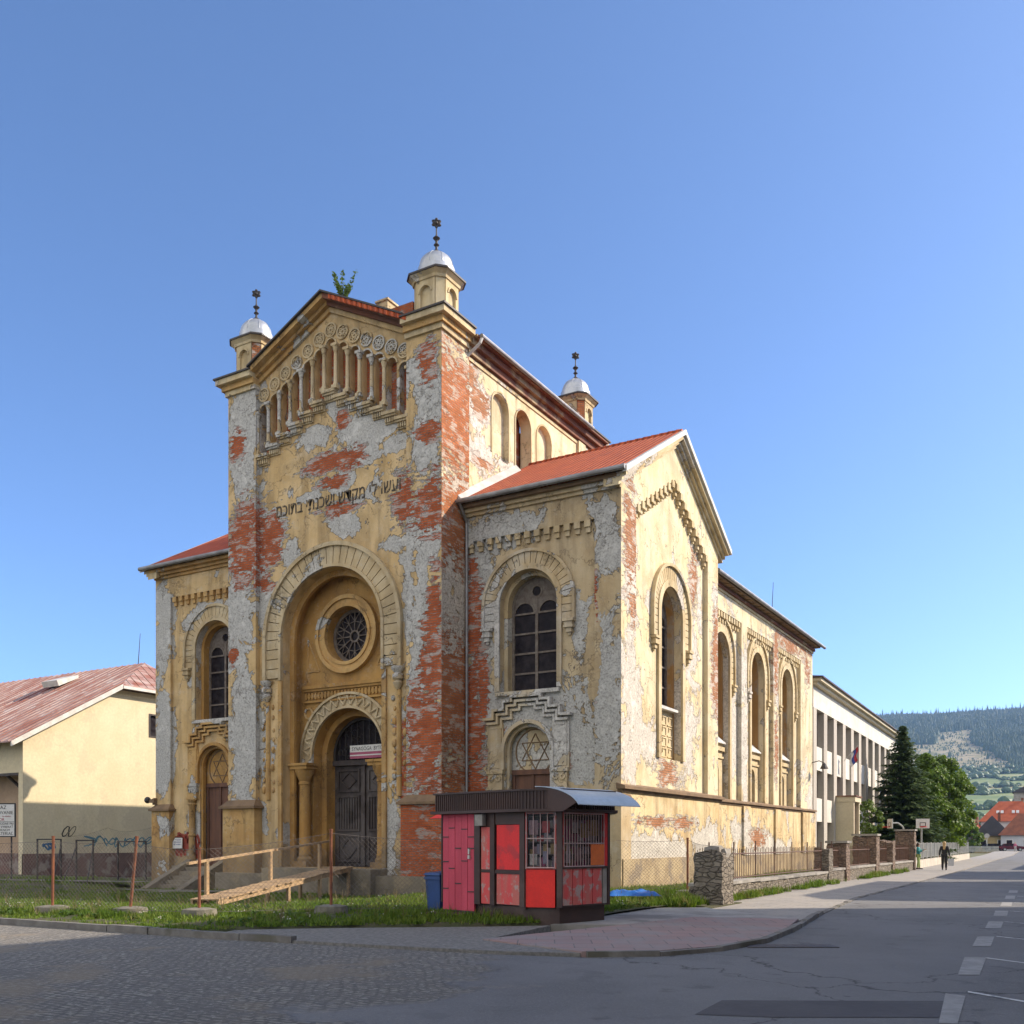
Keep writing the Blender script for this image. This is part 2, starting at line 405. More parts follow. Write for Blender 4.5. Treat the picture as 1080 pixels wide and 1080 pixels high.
M['rear'] = plaster('rear_plaster', 'y', CREAM, (0.68,0.56,0.36), (0.60,0.56,0.49), [(13.5,7.3,1.6,4.0),(16.4,6.6,.8,4.1),(18.1,11.2,.99,1.4)], [(21.7,11.2,.4,2.4),(21.7,6.7,.35,1.6),(24.6,12.8,2.6,.4),(27.3,13.3,3.0,.4),(28.6,12.0,.6,.8),(11.2,10.2,.4,1.6)], nG=0.58, nB=0.76, amp=1.9, seed=12.0, lowdamp=6.0, brickc=((0.52, 0.24, 0.115), (0.44, 0.17, 0.075)))
M['clere'] = plaster('clerestory_plaster', 'y', CREAM, CREAM2, (0.62,0.57,0.50), [(1.1,16.8,1.6,.8),(.9,18.9,.9,1.0),(3.4,17.0,1.6,.4)], [(1.0,19.0,.8,.6),(.5,19.7,.5,.7),(1.5,16.6,.7,.22)], nG=0.70, nB=0.8, amp=1.3, seed=7.7, brickc=((0.52, 0.24, 0.115), (0.44, 0.17, 0.075)))
M['towerside'] = plaster('tower_side_plaster', 'x', CREAM, OCH2, (0.52,0.46,0.38), [(-6.5,13.5,2,3),(-6.5,9,2,3)], [(-6.5,17.6,1.6,2.4),(-6.5,13.6,1.3,1.5),(-6.5,7,1.6,2.2),(-6.5,3,1.6,2)], nG=0.55, nB=0.66, amp=1.5, seed=5.0, brickc=((0.56,0.19,0.065),(0.44,0.125,0.045)))
M['ochre'] = plaster('ochre_wash', 'x', (0.55,0.365,0.155), (0.45,0.265,0.10), GREY, nG=0.58, nB=0.9, seed=1.0, dirt_amt=0.5, lowdamp=2.6)
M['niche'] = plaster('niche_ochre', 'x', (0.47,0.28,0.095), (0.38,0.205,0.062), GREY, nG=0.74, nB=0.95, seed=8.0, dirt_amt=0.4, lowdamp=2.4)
M['trim'] = plaster('pale_trim', 'x', (0.55,0.455,0.30), (0.47,0.355,0.20), (0.50,0.48,0.44), nG=0.57, nB=0.86, seed=14.0, dirt_amt=0.45)
M['greytrim'] = plaster('grey_trim', 'x', (0.52,0.46,0.36), (0.50,0.38,0.22), (0.53,0.51,0.48), nG=0.52, nB=0.8, seed=21.0, dirt_amt=0.45)
M['creamtrim'] = plaster('cream_trim', 'y', (0.62,0.52,0.34), (0.53,0.41,0.23), (0.55,0.50,0.43), nG=0.60, nB=0.86, seed=15.0, dirt_amt=0.4)
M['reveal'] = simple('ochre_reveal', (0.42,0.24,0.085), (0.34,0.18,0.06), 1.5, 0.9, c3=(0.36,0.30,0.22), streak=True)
M['brickwall'] = plaster('bare_brick', 'x', OCH2, OCH2, (0.36,0.33,0.30), (), [(-12,12,60,60)], nG=0.3, nB=0.3, amp=0.5, seed=31.0)
M['base_stone'] = simple('plinth_stone', (0.22, 0.19, 0.145), (0.14, 0.12, 0.09), 1.2, 0.95, 0.9, 0.03, c3=(0.28, 0.23, 0.155))
M['base_tan'] = simple('tan_plinth_stone', (0.46, 0.36, 0.215), (0.33, 0.25, 0.15), 1.6, 0.95, 1.0, 0.04, c3=(0.25, 0.20, 0.145), s3=1.1)
M['molding'] = simple('dark_molding', (0.23,0.15,0.085), (0.15,0.10,0.06), 1.5, 0.9, 0.4)
M['soffit'] = simple('eave_brick', (0.20,0.075,0.045), (0.13,0.06,0.04), 1.0, 0.9, 0.5, c3=(0.33,0.25,0.15))
M['gutter'] = simple('zinc_gutter', (0.30,0.30,0.31), (0.20,0.19,0.19), 2.0, 0.5, 0.1, metal=0.5)
M['flash'] = simple('pale_flashing', (0.62,0.61,0.58), (0.48,0.46,0.43), 2.0, 0.55, 0.1)
M['zinc'] = simple('dome_zinc', (0.52,0.54,0.57), (0.40,0.42,0.45), 2.0, 0.42, 0.15, metal=0.55, streak=True)
M['iron'] = simple('black_iron', (0.035,0.035,0.038), (0.05,0.035,0.028), 6, 0.6, 0.2)
M['woodframe'] = simple('weathered_window_wood', (0.20,0.17,0.145), (0.11,0.085,0.07), 5, 0.85, 0.4)
M['darkwood'] = simple('dark_door_wood', (0.062,0.047,0.043), (0.035,0.027,0.026), 6, 0.7, 0.4, streak=True, c3=(0.10,0.085,0.08))
M['brownwood'] = simple('brown_door_wood', (0.16,0.075,0.045), (0.10,0.05,0.035), 5, 0.8, 0.4, streak=True)
g = NT('old_glass')
gn = g.noise(2.5, 4)
M['glass'] = g.done(g.mix(g.mr(gn, 0.4, 0.7), (0.016, 0.013, 0.016), (0.038, 0.032, 0.035)), g.mr(gn, 0.3, 0.7, 0.2, 0.6), g.bump(g.noise(1.2, 3), 0.15, 0.02), spec=0.07)
# curved clay roof tiles, rows run down the slope
def tiles(name, axis, c1, c2, c3):
    m = NT(name)
    X, Y, Z = m.sep(m.P)[0:3]
    a, b = (X, Y) if axis == 'x' else (Y, X)      # a along the eave, b up the slope
    wav = m.math('ABSOLUTE', m.math('SINE', m.math('MULTIPLY', a, PI / 0.26)))
    step = m.math('FRACT', m.math('MULTIPLY', b, 1 / 0.34))
    h = m.math('ADD', wav, m.math('MULTIPLY', step, 0.5))
    cell = m.comb(m.math('FLOOR', m.math('MULTIPLY', a, 1 / 0.26)), m.math('FLOOR', m.math('MULTIPLY', b, 1 / 0.34)), 0.0)
    wnz = m.t.nodes.new('ShaderNodeTexWhiteNoise'); m.s(wnz.inputs['Vector'], cell)
    col = m.mix(wnz.outputs[0], c1, c2)
    col = m.mix(m.mr(m.noise(1.3, 6), 0.5, 0.7, 0, 0.7), col, c3)
    col = m.mix(m.mr(wav, 0.0, 0.25, 0.6, 0.0), col, tuple(x * 0.45 for x in c1))
    return m.done(col, 0.8, m.bump(h, 1.0, 0.16))
M['tile_x'] = tiles('red_tiles', 'x', (0.58,0.115,0.03), (0.46,0.08,0.022), (0.36,0.075,0.03))
M['tile_y'] = tiles('brown_tiles', 'y', (0.27,0.075,0.04), (0.20,0.05,0.03), (0.12,0.06,0.045))

# ------------------------------------------------------------------ the synagogue
syn = thing('synagogue', 'derelict ochre synagogue with peeling plaster, stepped arcade gable and small domed turrets', 'synagogue')
YF = -1.33
F = front(YF); CX = -12.0
def U(x): return 22.75 - 0.50 * abs(x - CX)

# --- tower front wall with portal opening and the arcade openings
bays = []
for i in range(13):
    d = abs(i - 6)
    bays.append((CX + (i - 6) * 0.605, 19.50 - 0.305 * d, 21.72 - 0.305 * d))
holes = [arch(CX, 0.62, 10.0, 2.6, 36)]
for xc, zs, zt in bays:
    holes.append(arch(xc, zs + 0.12, zt - 0.24, 0.235, 10))
mb = MB()
mb.prism([(-15.9, 0.3), (-8.1, 0.3), (-8.1, U(-8.1)), (CX, U(CX)), (-15.9, U(-15.9))], holes, F, 0, 0.55)
mb.build('front_wall', M['tower'], syn)
MB().box(-15.8, -8.2, YF + 0.30, YF + 0.5, 17.3, 22.3).build('arcade_back_wall', M['brickwall'], syn)
# stepped sills, flutes, columns
mb = MB(); cor = MB()
for xc, zs, zt in bays:
    mb.box(xc - 0.33, xc + 0.33, YF - 0.26, YF - 0.003, zs, zs + 0.12)
    mb.box(xc - 0.31, xc + 0.31, YF - 0.20, YF - 0.003, zs - 0.08, zs)
    for k in range(5):
        cor.box(xc - 0.24 + k * 0.108, xc - 0.24 + k * 0.108 + 0.065, YF - 0.14, YF - 0.003, zs - 0.26, zs - 0.08)
    cor.box(xc - 0.27, xc + 0.30, YF - 0.06, YF - 0.003, zs - 0.31, zs - 0.08)
mb.build('stepped_sill', M['trim'], syn)
cor.build('corbel_course', M['trim'], syn)
for i in range(13):
    if i == 12: x, zb, zc = bays[12][0] + 0.30, bays[12][1], bays[12][2] - 0.32
    else:
        x = (bays[i][0] + bays[i + 1][0]) / 2
        zb = max(bays[i][1], bays[i + 1][1]); zc = min(bays[i][2], bays[i + 1][2]) - 0.20
    if i < 6: x = bays[i][0] - 0.30; zb = bays[i][1]; zc = bays[i][2] - 0.34
    if i == 6: x = bays[6][0] - 0.30; zb = bays[6][1]; zc = bays[6][2] - 0.32
    if 6 < i < 12: x = bays[i][0] - 0.30; zb = bays[i - 1][1]; zc = bays[i][2] - 0.06
    c = MB(); yy = YF - 0.10
    c.box(x - 0.13, x + 0.13, yy - 0.12, yy + 0.09, zb + 0.12, zb + 0.26)
    c.lathe([(0.115, zb + 0.26), (0.10, zb + 0.33), (0.078, zb + 0.36), (0.066, zc - 0.28), (0.085, zc - 0.26), (0.085, zc - 0.22), (0.13, zc - 0.06)], x, yy, 10)
    c.box(x - 0.15, x + 0.15, yy - 0.13, yy + 0.09, zc - 0.06, zc + 0.05)
    c.build('colonnette', M['trim'], syn, True)
# arch mouldings over the arcade
mb = MB()
for xc, zs, zt in bays:
    mb.prism(ring(xc, zt - 0.24, 0.235, 0.30, 10), [], F, -0.05, -0.003)
mb.build_each('arcade_moulding', M['trim'], syn)
# rosettes
for xc, zs, zt in bays:
    zr = zt + 0.42
    if abs(xc - CX) < 0.1: zr -= 0.08
    r = MB()
    full_ring(r, xc, zr, 0.235, 0.295, F, -0.07, -0.003, 20)
    full_ring(r, xc, zr, 0.045, 0.085, F, -0.05, -0.003, 10)
    for k in range(6):
        a = k * PI / 3 + 0.3
        full_ring(r, xc + 0.145 * math.cos(a), zr + 0.145 * math.sin(a), 0.035, 0.072, F, -0.045, -0.003, 9)
    r.build('rosette', M['trim'], syn)
# rake cornices (left: plastered, right: plaster gone, brick)
def rake(x0, x1, lo, hi, y0):
    return MB().prism([(x0, U(x0) + lo), (x1, U(x1) + lo), (x1, U(x1) + hi), (x0, U(x0) + hi)], [], front(0), y0, -0.9)
for nm, lo, hi, y0, ml, mr_ in (('rake_frieze', 0.0, 0.20, -1.45, 'ochre', 'tower'), ('rake_moulding', 0.20, 0.36, -1.62, 'ochre', 'soffit'), ('rake_cornice', 0.36, 0.56, -1.90, 'ochre', 'soffit')):
    rake(-15.9, CX, lo, hi, y0).build(nm, M[ml], syn)
    rake(CX, -8.1, lo, hi, y0).build(nm, M[mr_], syn)
rk = MB()
for a, b in ((-16.0, CX), (CX, -8.0)):
    rk.prism([(a, U(a) + 0.56), (b, U(b) + 0.56), (b, U(b) + 0.63), (a, U(a) + 0.63)], [], front(0), -2.02, -0.85)
rk.build('rake_capping', M['iron'], syn)
mb = MB()
for k in range(9):
    x = -11.6 + k * 0.42
    mb.prism([(x, U(x) + 0.38), (x + 0.40, U(x + 0.40) + 0.38), (x + 0.40, U(x + 0.40) + 0.545), (x, U(x) + 0.545)], [], front(0), -1.99, -1.87)
mb.build('broken_tile_edge', M['tile_x'], syn)

# --- corner pilasters, pedestals and their cornices
for x0, x1, mt in ((-17.5, -15.9, 'tower'), (-8.1, -6.5, 'tower')):
    MB().box(x0, x1, -1.58, -1.0, 3.3, 20.55).build('corner_pilaster', M[mt], syn)
    p = MB().box(x0 - 0.12, x1 + 0.12, -1.78, -1.0, 0.35, 3.05)
    p.build('pilaster_pedestal', M['ochre' if x0 < -12 else 'brickwall'], syn)
    c = MB().hexa([(x0 - 0.24, -1.92, 3.05), (x1 + 0.24, -1.92, 3.05), (x1 + 0.24, -1.0, 3.05), (x0 - 0.24, -1.0, 3.05)], [(x0 - 0.24, -1.92, 3.15), (x1 + 0.24, -1.92, 3.15), (x1 + 0.24, -1.0, 3.15), (x0 - 0.24, -1.0, 3.15)])
    c.hexa([(x0 - 0.2, -1.88, 3.15), (x1 + 0.2, -1.88, 3.15), (x1 + 0.2, -1.0, 3.15), (x0 - 0.2, -1.0, 3.15)], [(x0 + 0.003, -1.575, 3.42), (x1 - 0.003, -1.575, 3.42), (x1 - 0.003, -1.0, 3.42), (x0 + 0.003, -1.0, 3.42)])
    c.build('pedestal_cap', M['molding'], syn)
MB().box(-7.2, -6.503, -1.0, 0.3, 0.3, 20.55).build('tower_side_wall', M['towerside'], syn)
MB().box(-6.53, -6.488, -1.575, -0.02, 3.45, 20.5).build('tower_side_facing', M['towerside'], syn)
MB().box(-17.45, -16.8, -1.0, 0.3, 0.3, 20.55).build('tower_side_wall', M['tower'], syn)
MB().box(-17.8, -6.2, -2.05, -0.9, -0.9, 0.36).build('stone_plinth', M['base_stone'], syn)
MB().box(-14.8, -9.2, -2.35, -0.2, -0.9, 0.60).build('portal_threshold', M['base_stone'], syn)
for side_ in (0, 1):
    for nm, e, z0, z1, mt in (('cornice_band', 0.10, 20.55, 20.75, 'creamtrim'), ('cornice_moulding', 0.20, 20.75, 20.98, 'ochre'), ('cornice_corona', 0.38, 20.98, 21.20, 'creamtrim'), ('cornice_capping', 0.45, 21.20, 21.27, 'iron')):
        x0, x1 = ((-17.5, -15.9), (-8.1, -6.5))[side_]
        xa, xb = (x0 - e, x1 + 0.02) if side_ == 0 else (x0 - 0.02, x1 + e)
        MB().box(xa, xb, -1.58 - e, 0.15, z0, z1).build(nm, M[mt], syn)

# --- turrets
M['turretbrick'] = plaster('turret_brick', 'x', CREAM, CREAM2, (0.62,0.57,0.50), (), (), nG=0.42, nB=0.44, amp=1.2, seed=41.0, brickc=((0.56,0.19,0.065),(0.44,0.125,0.045)))
def turret(cx, cy, z0, half=0.72):
    cut = 0.28
    def octo(h, c, z): return [(cx - h + c, cy - h, z), (cx + h - c, cy - h, z), (cx + h, cy - h + c, z), (cx + h, cy + h - c, z), (cx + h - c, cy + h, z), (cx - h + c, cy + h, z), (cx - h, cy + h - c, z), (cx - h, cy - h + c, z)]
    h0 = half - 0.10
    b = MB().hexa(octo(h0, cut, z0 - 0.6), octo(h0, cut, z0 + 1.15))
    w = half - cut - 0.02
    body_ = b.build('turret_body', M['creamtrim'], syn)
    for k in range(4):
        a = k * PI / 2
        def fn(u, z, d, a=a):
            x, y = u, -half + d
            return (cx + x * math.cos(a) - y * math.sin(a), cy + x * math.sin(a) + y * math.cos(a), z)
        pl = MB().prism(rect(-w, w, z0 - 0.5, z0 + 1.10), [arch(0, z0 - 0.35, z0 + 0.62, 0.24, 12)], fn, 0, 0.11)
        pl.prism(ring(0, z0 + 0.62, 0.25, 0.31, 12), [], fn, -0.04, -0.002)
        pl.build('turret_panel', M['creamtrim'], body_)
        def fc(u, z, d, a=a + PI / 4):
            x, y = u, -(half * math.sqrt(2) - cut / math.sqrt(2)) + d
            return (cx + x * math.cos(a) - y * math.sin(a), cy + x * math.sin(a) + y * math.cos(a), z)
        MB().prism(rect(-cut * 0.62, cut * 0.62, z0 - 0.5, z0 + 1.10), [], fc, 0, 0.14).build('corner_strip', M['turretbrick' if (cx < -10 or cy > 5) else 'creamtrim'], body_)
    c = MB()
    c.hexa(octo(half + 0.04, cut, z0 + 1.10), octo(half + 0.06, cut, z0 + 1.20))
    c.hexa(octo(half + 0.06, cut, z0 + 1.20), octo(half + 0.18, cut + 0.04, z0 + 1.33))
    cn = c.build('turret_cornice', M['creamtrim'], syn)
    MB().hexa(octo(half + 0.22, cut + 0.04, z0 + 1.33), octo(half + 0.22, cut + 0.04, z0 + 1.40)).build('cornice_capping', M['iron'], cn)
    zd = z0 + 1.42; R = 0.66
    prof = [(R + 0.08, zd), (R + 0.05, zd + 0.36)] + [(R * math.cos(t), zd + 0.40 + R * 0.95 * math.sin(t)) for t in [i * PI / 2 / 9 for i in range(9)]] + [(0.10, zd + 0.40 + R * 0.96)]
    dm = MB().lathe(prof, cx, cy, 24).build('dome', M['zinc'], syn, True)
    rb = MB()
    for k in range(8):
        a = k * PI / 4 + 0.2
        rb.path([(cx + r * 1.004 * math.cos(a), cy + r * 1.004 * math.sin(a), z) for r, z in prof[2:-1]], 0.013, 5)
    rb.build('dome_seam', M['zinc'], dm)
    zt = zd + 0.40 + R * 0.96
    f = MB().lathe([(0.22, zt - 0.06), (0.14, zt + 0.05), (0.05, zt + 0.12), (0.045, zt + 0.24), (0.11, zt + 0.30), (0.045, zt + 0.38), (0.05, zt + 0.46), (0.14, zt + 0.56), (0.05, zt + 0.64), (0.028, zt + 0.70), (0.024, zt + 1.0)], cx, cy, 12)
    zs = zt + 1.14; rs = 0.18
    for fl in (0, 1):
        tri = [(cx + rs * math.sin(a + fl * PI) * 0.80, cy + rs * math.sin(a + fl * PI) * 0.60, zs + rs * math.cos(a + fl * PI)) for a in (0, 2 * PI / 3, 4 * PI / 3)]
        f.path(tri + [tri[0]], 0.036, 6)
    f.ball((cx, cy, zs), 0.07)
    f.build('finial', M['iron'], dm, True)
turret(-7.3, -0.75, 21.55)
turret(-16.7, -0.75, 21.55)
turret(-7.35, 11.0, 21.55)
turret(-16.65, 11.0, 21.55)

# --- portal: archivolt, niche, rose, belt, doorway
mb = MB(); voussoirs(mb, CX, 10.0, 2.72, 3.42, F, -0.10, -0.003, 27, 0.035, 4, 0.40)
mb.build('archivolt', M['trim'], syn)
mb = MB().prism(ring(CX, 10.0, 3.42, 3.58, 40, 8.3), [], F, -0.20, -0.004)
mb.prism(ring(CX, 10.0, 2.60, 2.72, 40, 8.3), [], F, -0.16, -0.004)
mb.build('archivolt_moulding', M['trim'], syn)
mb = MB()
for s in (-1, 1):
    a, b = sorted((CX + s * 2.60, CX + s * 2.80)); mb.box(a, b, YF - 0.10, YF - 0.003, 0.65, 8.3)
mb.build_each('portal_jamb_strip', M['ochre'], syn)
for s in (-1, 1):
    x = CX + s * 3.40
    k = MB().lathe([(0.06, 7.45), (0.16, 7.6), (0.20, 7.72), (0.13, 7.78), (0.22, 7.86), (0.22, 8.02), (0.13, 8.08), (0.26, 8.22), (0.28, 8.32)], x, YF - 0.10, 12)
    k.build('archivolt_corbel', M['greytrim'], syn, True)
    MB().tube((x, YF - 0.03, 3.4), (x, YF - 0.03, 7.46), 0.11, 0.10, 10).build('half_column', M['ochre'], syn)
    j = MB()
    for kk in range(9):
        zz = 3.8 + kk * 0.42
        for q in (-1, 1):
            j.ball((x + q * (0.26 + random.uniform(-0.04, 0.05)), YF + 0.01, zz + random.uniform(-0.1, 0.1)), random.uniform(0.06, 0.13), 7, 5, 1.3)
    j.build('vine_relief', M['ochre'], syn, True)
# reveal orders
mb = MB().prism(ring(CX, 10.0, 2.36, 2.60, 36, 0.62), [], F, 0.40, 0.54)
mb.prism(ring(CX, 10.0, 2.60, 2.85, 36, 0.62), [], F, 0.551, 1.30)
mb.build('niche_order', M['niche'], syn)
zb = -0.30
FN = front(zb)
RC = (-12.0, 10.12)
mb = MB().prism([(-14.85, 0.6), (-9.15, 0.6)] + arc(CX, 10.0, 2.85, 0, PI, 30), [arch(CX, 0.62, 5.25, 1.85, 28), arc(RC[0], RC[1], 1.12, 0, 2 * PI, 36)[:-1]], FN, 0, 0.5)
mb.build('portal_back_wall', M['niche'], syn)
mb = MB()
full_ring(mb, RC[0], RC[1], 1.44, 1.60, FN, -0.22, -0.003, 40)
full_ring(mb, RC[0], RC[1], 1.26, 1.44, FN, -0.13, -0.003, 40)
full_ring(mb, RC[0], RC[1], 1.121, 1.26, FN, -0.18, -0.003, 40)
mb.build('rose_surround', M['ochre'], syn)
mb = MB()
full_ring(mb, RC[0], RC[1], 0.98, 1.119, FN, 0.38, 0.46, 36)
full_ring(mb, RC[0], RC[1], 0.18, 0.26, FN, 0.39, 0.45, 16)
for k in range(12):
    a = k * PI / 6
    p = lambda r, aa: (RC[0] + r * math.cos(aa), zb + 0.42, RC[1] + r * math.sin(aa))
    mb.tube(p(0.24, a), p(1.0, a), 0.026, n=6)
    mb.tube(p(0.62, a), p(1.0, a + PI / 12), 0.018, n=5); mb.tube(p(0.62, a), p(1.0, a - PI / 12), 0.018, n=5)
    mb.tube(p(0.62, a), p(0.62, a + PI / 6), 0.018, n=5)
rose = mb.build('rose_window', M['woodframe'], syn)
MB().prism(arc(RC[0], RC[1], 1.118, 0, 2 * PI, 32)[:-1], [], FN, 0.47, 0.50).build('pane', M['glass'], rose)
# incised triangles and rings beside the rose
for s_ in (-1, 1):
    tri = [(CX + s_ * 2.15, 8.75), (CX + s_ * 1.52, 8.75), (CX + s_ * 2.15, 10.1)]
    pts = [(a, zb - 0.012, b) for a, b in tri]
    MB().path(pts + [pts[0]], 0.035, 5).build('relief_triangle', M['ochre'], syn)
    full_ring(MB(), CX + s_ * 2.1, 7.02, 0.17, 0.25, FN, -0.06, -0.003, 16).build('relief_ring', M['ochre'], syn)
# belt with dentils
mb = MB().box(-14.35, -9.65, zb - 0.16, zb - 0.003, 8.02, 8.16).box(-14.35, -9.65, zb - 0.10, zb - 0.003, 7.92, 8.02).box(-14.35, -9.65, zb - 0.11, zb - 0.003, 7.45, 7.53)
for k in range(26):
    x = -14.28 + k * 0.178
    mb.box(x, x + 0.10, zb - 0.08, zb - 0.003, 7.60, 7.86)
    mb.box(x + 0.11, x + 0.165, zb - 0.05, zb - 0.003, 7.66, 7.80)
mb.build('dentil_belt', M['niche'], syn)
# zigzag ring
mb = MB().prism(ring(CX, 5.25, 1.853, 1.95, 32, 4.95), [], FN, -0.14, -0.003)
mb.prism(ring(CX, 5.25, 2.42, 2.52, 32, 4.95), [], FN, -0.14, -0.003)
mb.prism(ring(CX, 5.25, 1.95, 2.42, 32, 4.95), [], FN, -0.04, -0.003)
nz = 17; pts = []
for k in range(nz * 2 + 1):
    a = PI * k / (nz * 2); r = 2.0 if k % 2 == 0 else 2.38
    pts.append((CX + r * math.cos(a), zb - 0.075, 5.25 + r * math.sin(a)))
mb.path(pts, 0.045, 5)
mb.build('zigzag_arch', M['trim'], syn)
# stepped doorway reveal and door
FD = front(0.20)
mb = MB().prism(ring(CX, 5.25, 1.60, 1.95, 28, 0.62), [], FD, 0.003, 0.25)
mb.prism(ring(CX, 5.25, 1.60, 2.1, 28, 0.62), [], FD, 0.251, 0.8)
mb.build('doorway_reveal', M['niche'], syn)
for s in (-1, 1):
    x = CX + s * 2.05; y = -0.62
    c = MB().box(x - 0.38, x + 0.38, y - 0.36, y + 0.30, 0.6, 0.85)
    c.lathe([(0.32, 0.85), (0.33, 0.95), (0.25, 1.05), (0.27, 1.12), (0.245, 1.2), (0.225, 4.0), (0.26, 4.04), (0.26, 4.12), (0.23, 4.16), (0.36, 4.42), (0.44, 4.66)], x, y, 16)
    c.box(x - 0.46, x + 0.46, y - 0.42, y + 0.315, 4.66, 4.80)
    c.box(x - 0.52, x + 0.52, y - 0.48, y + 0.315, 4.80, 4.90)
    c.build('portal_column', M['niche'], syn, True)
yd = 0.74
dr = MB().box(-13.6, -10.4, yd, yd + 0.1, 0.62, 4.86)
door = dr.build('portal_door', M['darkwood'], syn)
fr = MB().box(-13.62, -10.38, yd - 0.16, yd - 0.003, 4.86, 5.08).box(-12.09, -11.91, yd - 0.10, yd - 0.003, 0.65, 4.86)
for s in (-1, 1):
    for (a, b, z0, z1) in ((0.22, 1.42, 3.75, 4.7), (0.22, 1.42, 2.1, 3.6), (0.22, 1.42, 0.8, 1.95)):
        x0, x1 = sorted((CX + s * a, CX + s * b))
        for bx in ((x0, x1, z0, z0 + 0.08), (x0, x1, z1 - 0.08, z1), (x0, x0 + 0.08, z0 + 0.08, z1 - 0.08), (x1 - 0.08, x1, z0 + 0.08, z1 - 0.08)):
            fr.box(bx[0], bx[1], yd - 0.06, yd - 0.003, bx[2], bx[3])
        if z0 > 2 and z0 < 3:
            for k in range(7):
                xx = x0 + 0.16 + k * 0.142
                fr.box(xx, xx + 0.05, yd - 0.05, yd - 0.003, z0 + 0.1, z1 - 0.1)
        else:
            xm = (x0 + x1) / 2; zm = (z0 + z1) / 2
            P_ = [(xm, yd - 0.03, z0 + 0.15), (x0 + 0.2, yd - 0.03, zm), (xm, yd - 0.03, z1 - 0.15), (x1 - 0.2, yd - 0.03, zm)]
            fr.path(P_ + [P_[0]], 0.035, 5)
fr.build('door_panel', M['darkwood'], door)
gr = MB().prism(ring(CX, 5.25, 1.48, 1.60, 28, 5.08), [], front(yd), -0.12, 0.0)
random.seed(4)
for k in range(9):
    x = -13.28 + k * 0.32
    zt = 5.25 + math.sqrt(max(0.02, 1.5 ** 2 - (x - CX) ** 2))
    gr.tube((x, yd - 0.05, 5.08), (x, yd - 0.05, zt), 0.022, n=6)
for k in range(34):
    a = random.uniform(0, PI); r = 1.4 * math.sqrt(random.random())
    cx_, cz_ = CX + r * math.cos(a), 5.12 + r * math.sin(a)
    rr = random.uniform(0.07, 0.14)
    ps = [(cx_ + rr * math.cos(t), yd - 0.07, cz_ + rr * math.sin(t)) for t in [i * 0.8 for i in range(7)]]
    gr.path(ps, 0.013, 4)
tym = gr.build('fanlight_grille', M['iron'], syn)
MB().prism([(CX - 1.6, 5.08), (CX + 1.6, 5.08)] + arc(CX, 5.25, 1.6, 0, PI, 24), [], front(yd), 0.02, 0.06).build('pane', M['glass'], tym)

# --- Hebrew inscription, black letters fixed to the plaster
def text_mesh(name, body, size, mat, parent, loc, rot, ext=0.01, align='CENTER', width=None):
    cu = bpy.data.curves.new(name, 'FONT')
    cu.body = body; cu.size = size; cu.extrude = ext; cu.align_x = align; cu.resolution_u = 3
    tmp = bpy.data.objects.new(name, cu)
    COL.objects.link(tmp)
    bpy.context.view_layer.update()
    dg = bpy.context.evaluated_depsgraph_get()
    me = bpy.data.meshes.new_from_object(tmp.evaluated_get(dg))
    COL.objects.unlink(tmp); bpy.data.objects.remove(tmp)
    if width and len(me.vertices):
        xs = [v.co.x for v in me.vertices]; w = max(xs) - min(xs)
        if w > 1e-4:
            for v in me.vertices: v.co.x *= width / w
    me.materials.clear(); me.materials.append(mat)
    me.name = name
    o = bpy.data.objects.new(name, me); COL.objects.link(o)
    o.location = loc; o.rotation_euler = rot
    if parent is not None: o.parent = parent
    return o
lt = NT('weathered_letters')
M['letters'] = lt.done(lt.mix(lt.mr(lt.noise(4.5, 7, None, 0.72), 0.53, 0.62), (0.07, 0.055, 0.042), (0.40, 0.30, 0.17)), 0.9)
text_mesh('inscription', 'ועשו לי מקדש ושכנתי בתוכם'[::-1], 0.74, M['letters'], syn, (-11.75, YF - 0.012, 15.08), (PI / 2, 0, 0), 0.011, width=6.4)

# ------------------------------------------------------------------ windows
def window(fn, uc, z0, zs, r, d, parent, mull=True, tracery=True):
    """round-headed timber window set d metres into the opening"""
    f = MB()
    f.prism(ring(uc, zs, r - 0.10, r, 24, z0), [], fn, d, d + 0.10)
    fbox(f, fn, uc - r, uc + r, z0, z0 + 0.10, d + 0.002, d + 0.098)
    if mull:
        hw = r * 0.5
        zh = zs - 0.25
        fbox(f, fn, uc - 0.055, uc + 0.055, z0 + 0.1, zh + hw, d + 0.003, d + 0.09)
        n = 4
        for k in range(1, n + 1):
            zz = z0 + (zh - z0) * k / n
            fbox(f, fn, uc - r + 0.1, uc + r - 0.1, zz - 0.035, zz + 0.035, d + 0.012, d + 0.08)
        for s in (-1, 1):
            f.prism(ring(uc + s * hw, zh, hw - 0.13, hw - 0.05, 14), [], fn, d + 0.005, d + 0.085)
        full_ring(f, uc, zh + hw + r * 0.26, r * 0.17, r * 0.25, fn, d + 0.006, d + 0.084, 16)
        # timber head plate above the two lights
        head = arc(uc, zs, r - 0.08, 0.12, PI - 0.12, 20)
        lo = arc(uc - hw, zh, hw - 0.06, PI * 0.92, 0.0, 10) + arc(uc + hw, zh, hw - 0.06, PI, PI * 0.08, 10)
        f.prism(head + lo, [arc(uc, zh + hw + r * 0.26, r * 0.18, 0, 2 * PI, 14)[:-1]], fn, d + 0.02, d + 0.06)
    w = f.build('window', M['woodframe'], parent)
    MB().prism(arch(uc, z0, zs, r, 20), [], fn, d + 0.065, d + 0.075).build('pane', M['glass'], w)
    return w

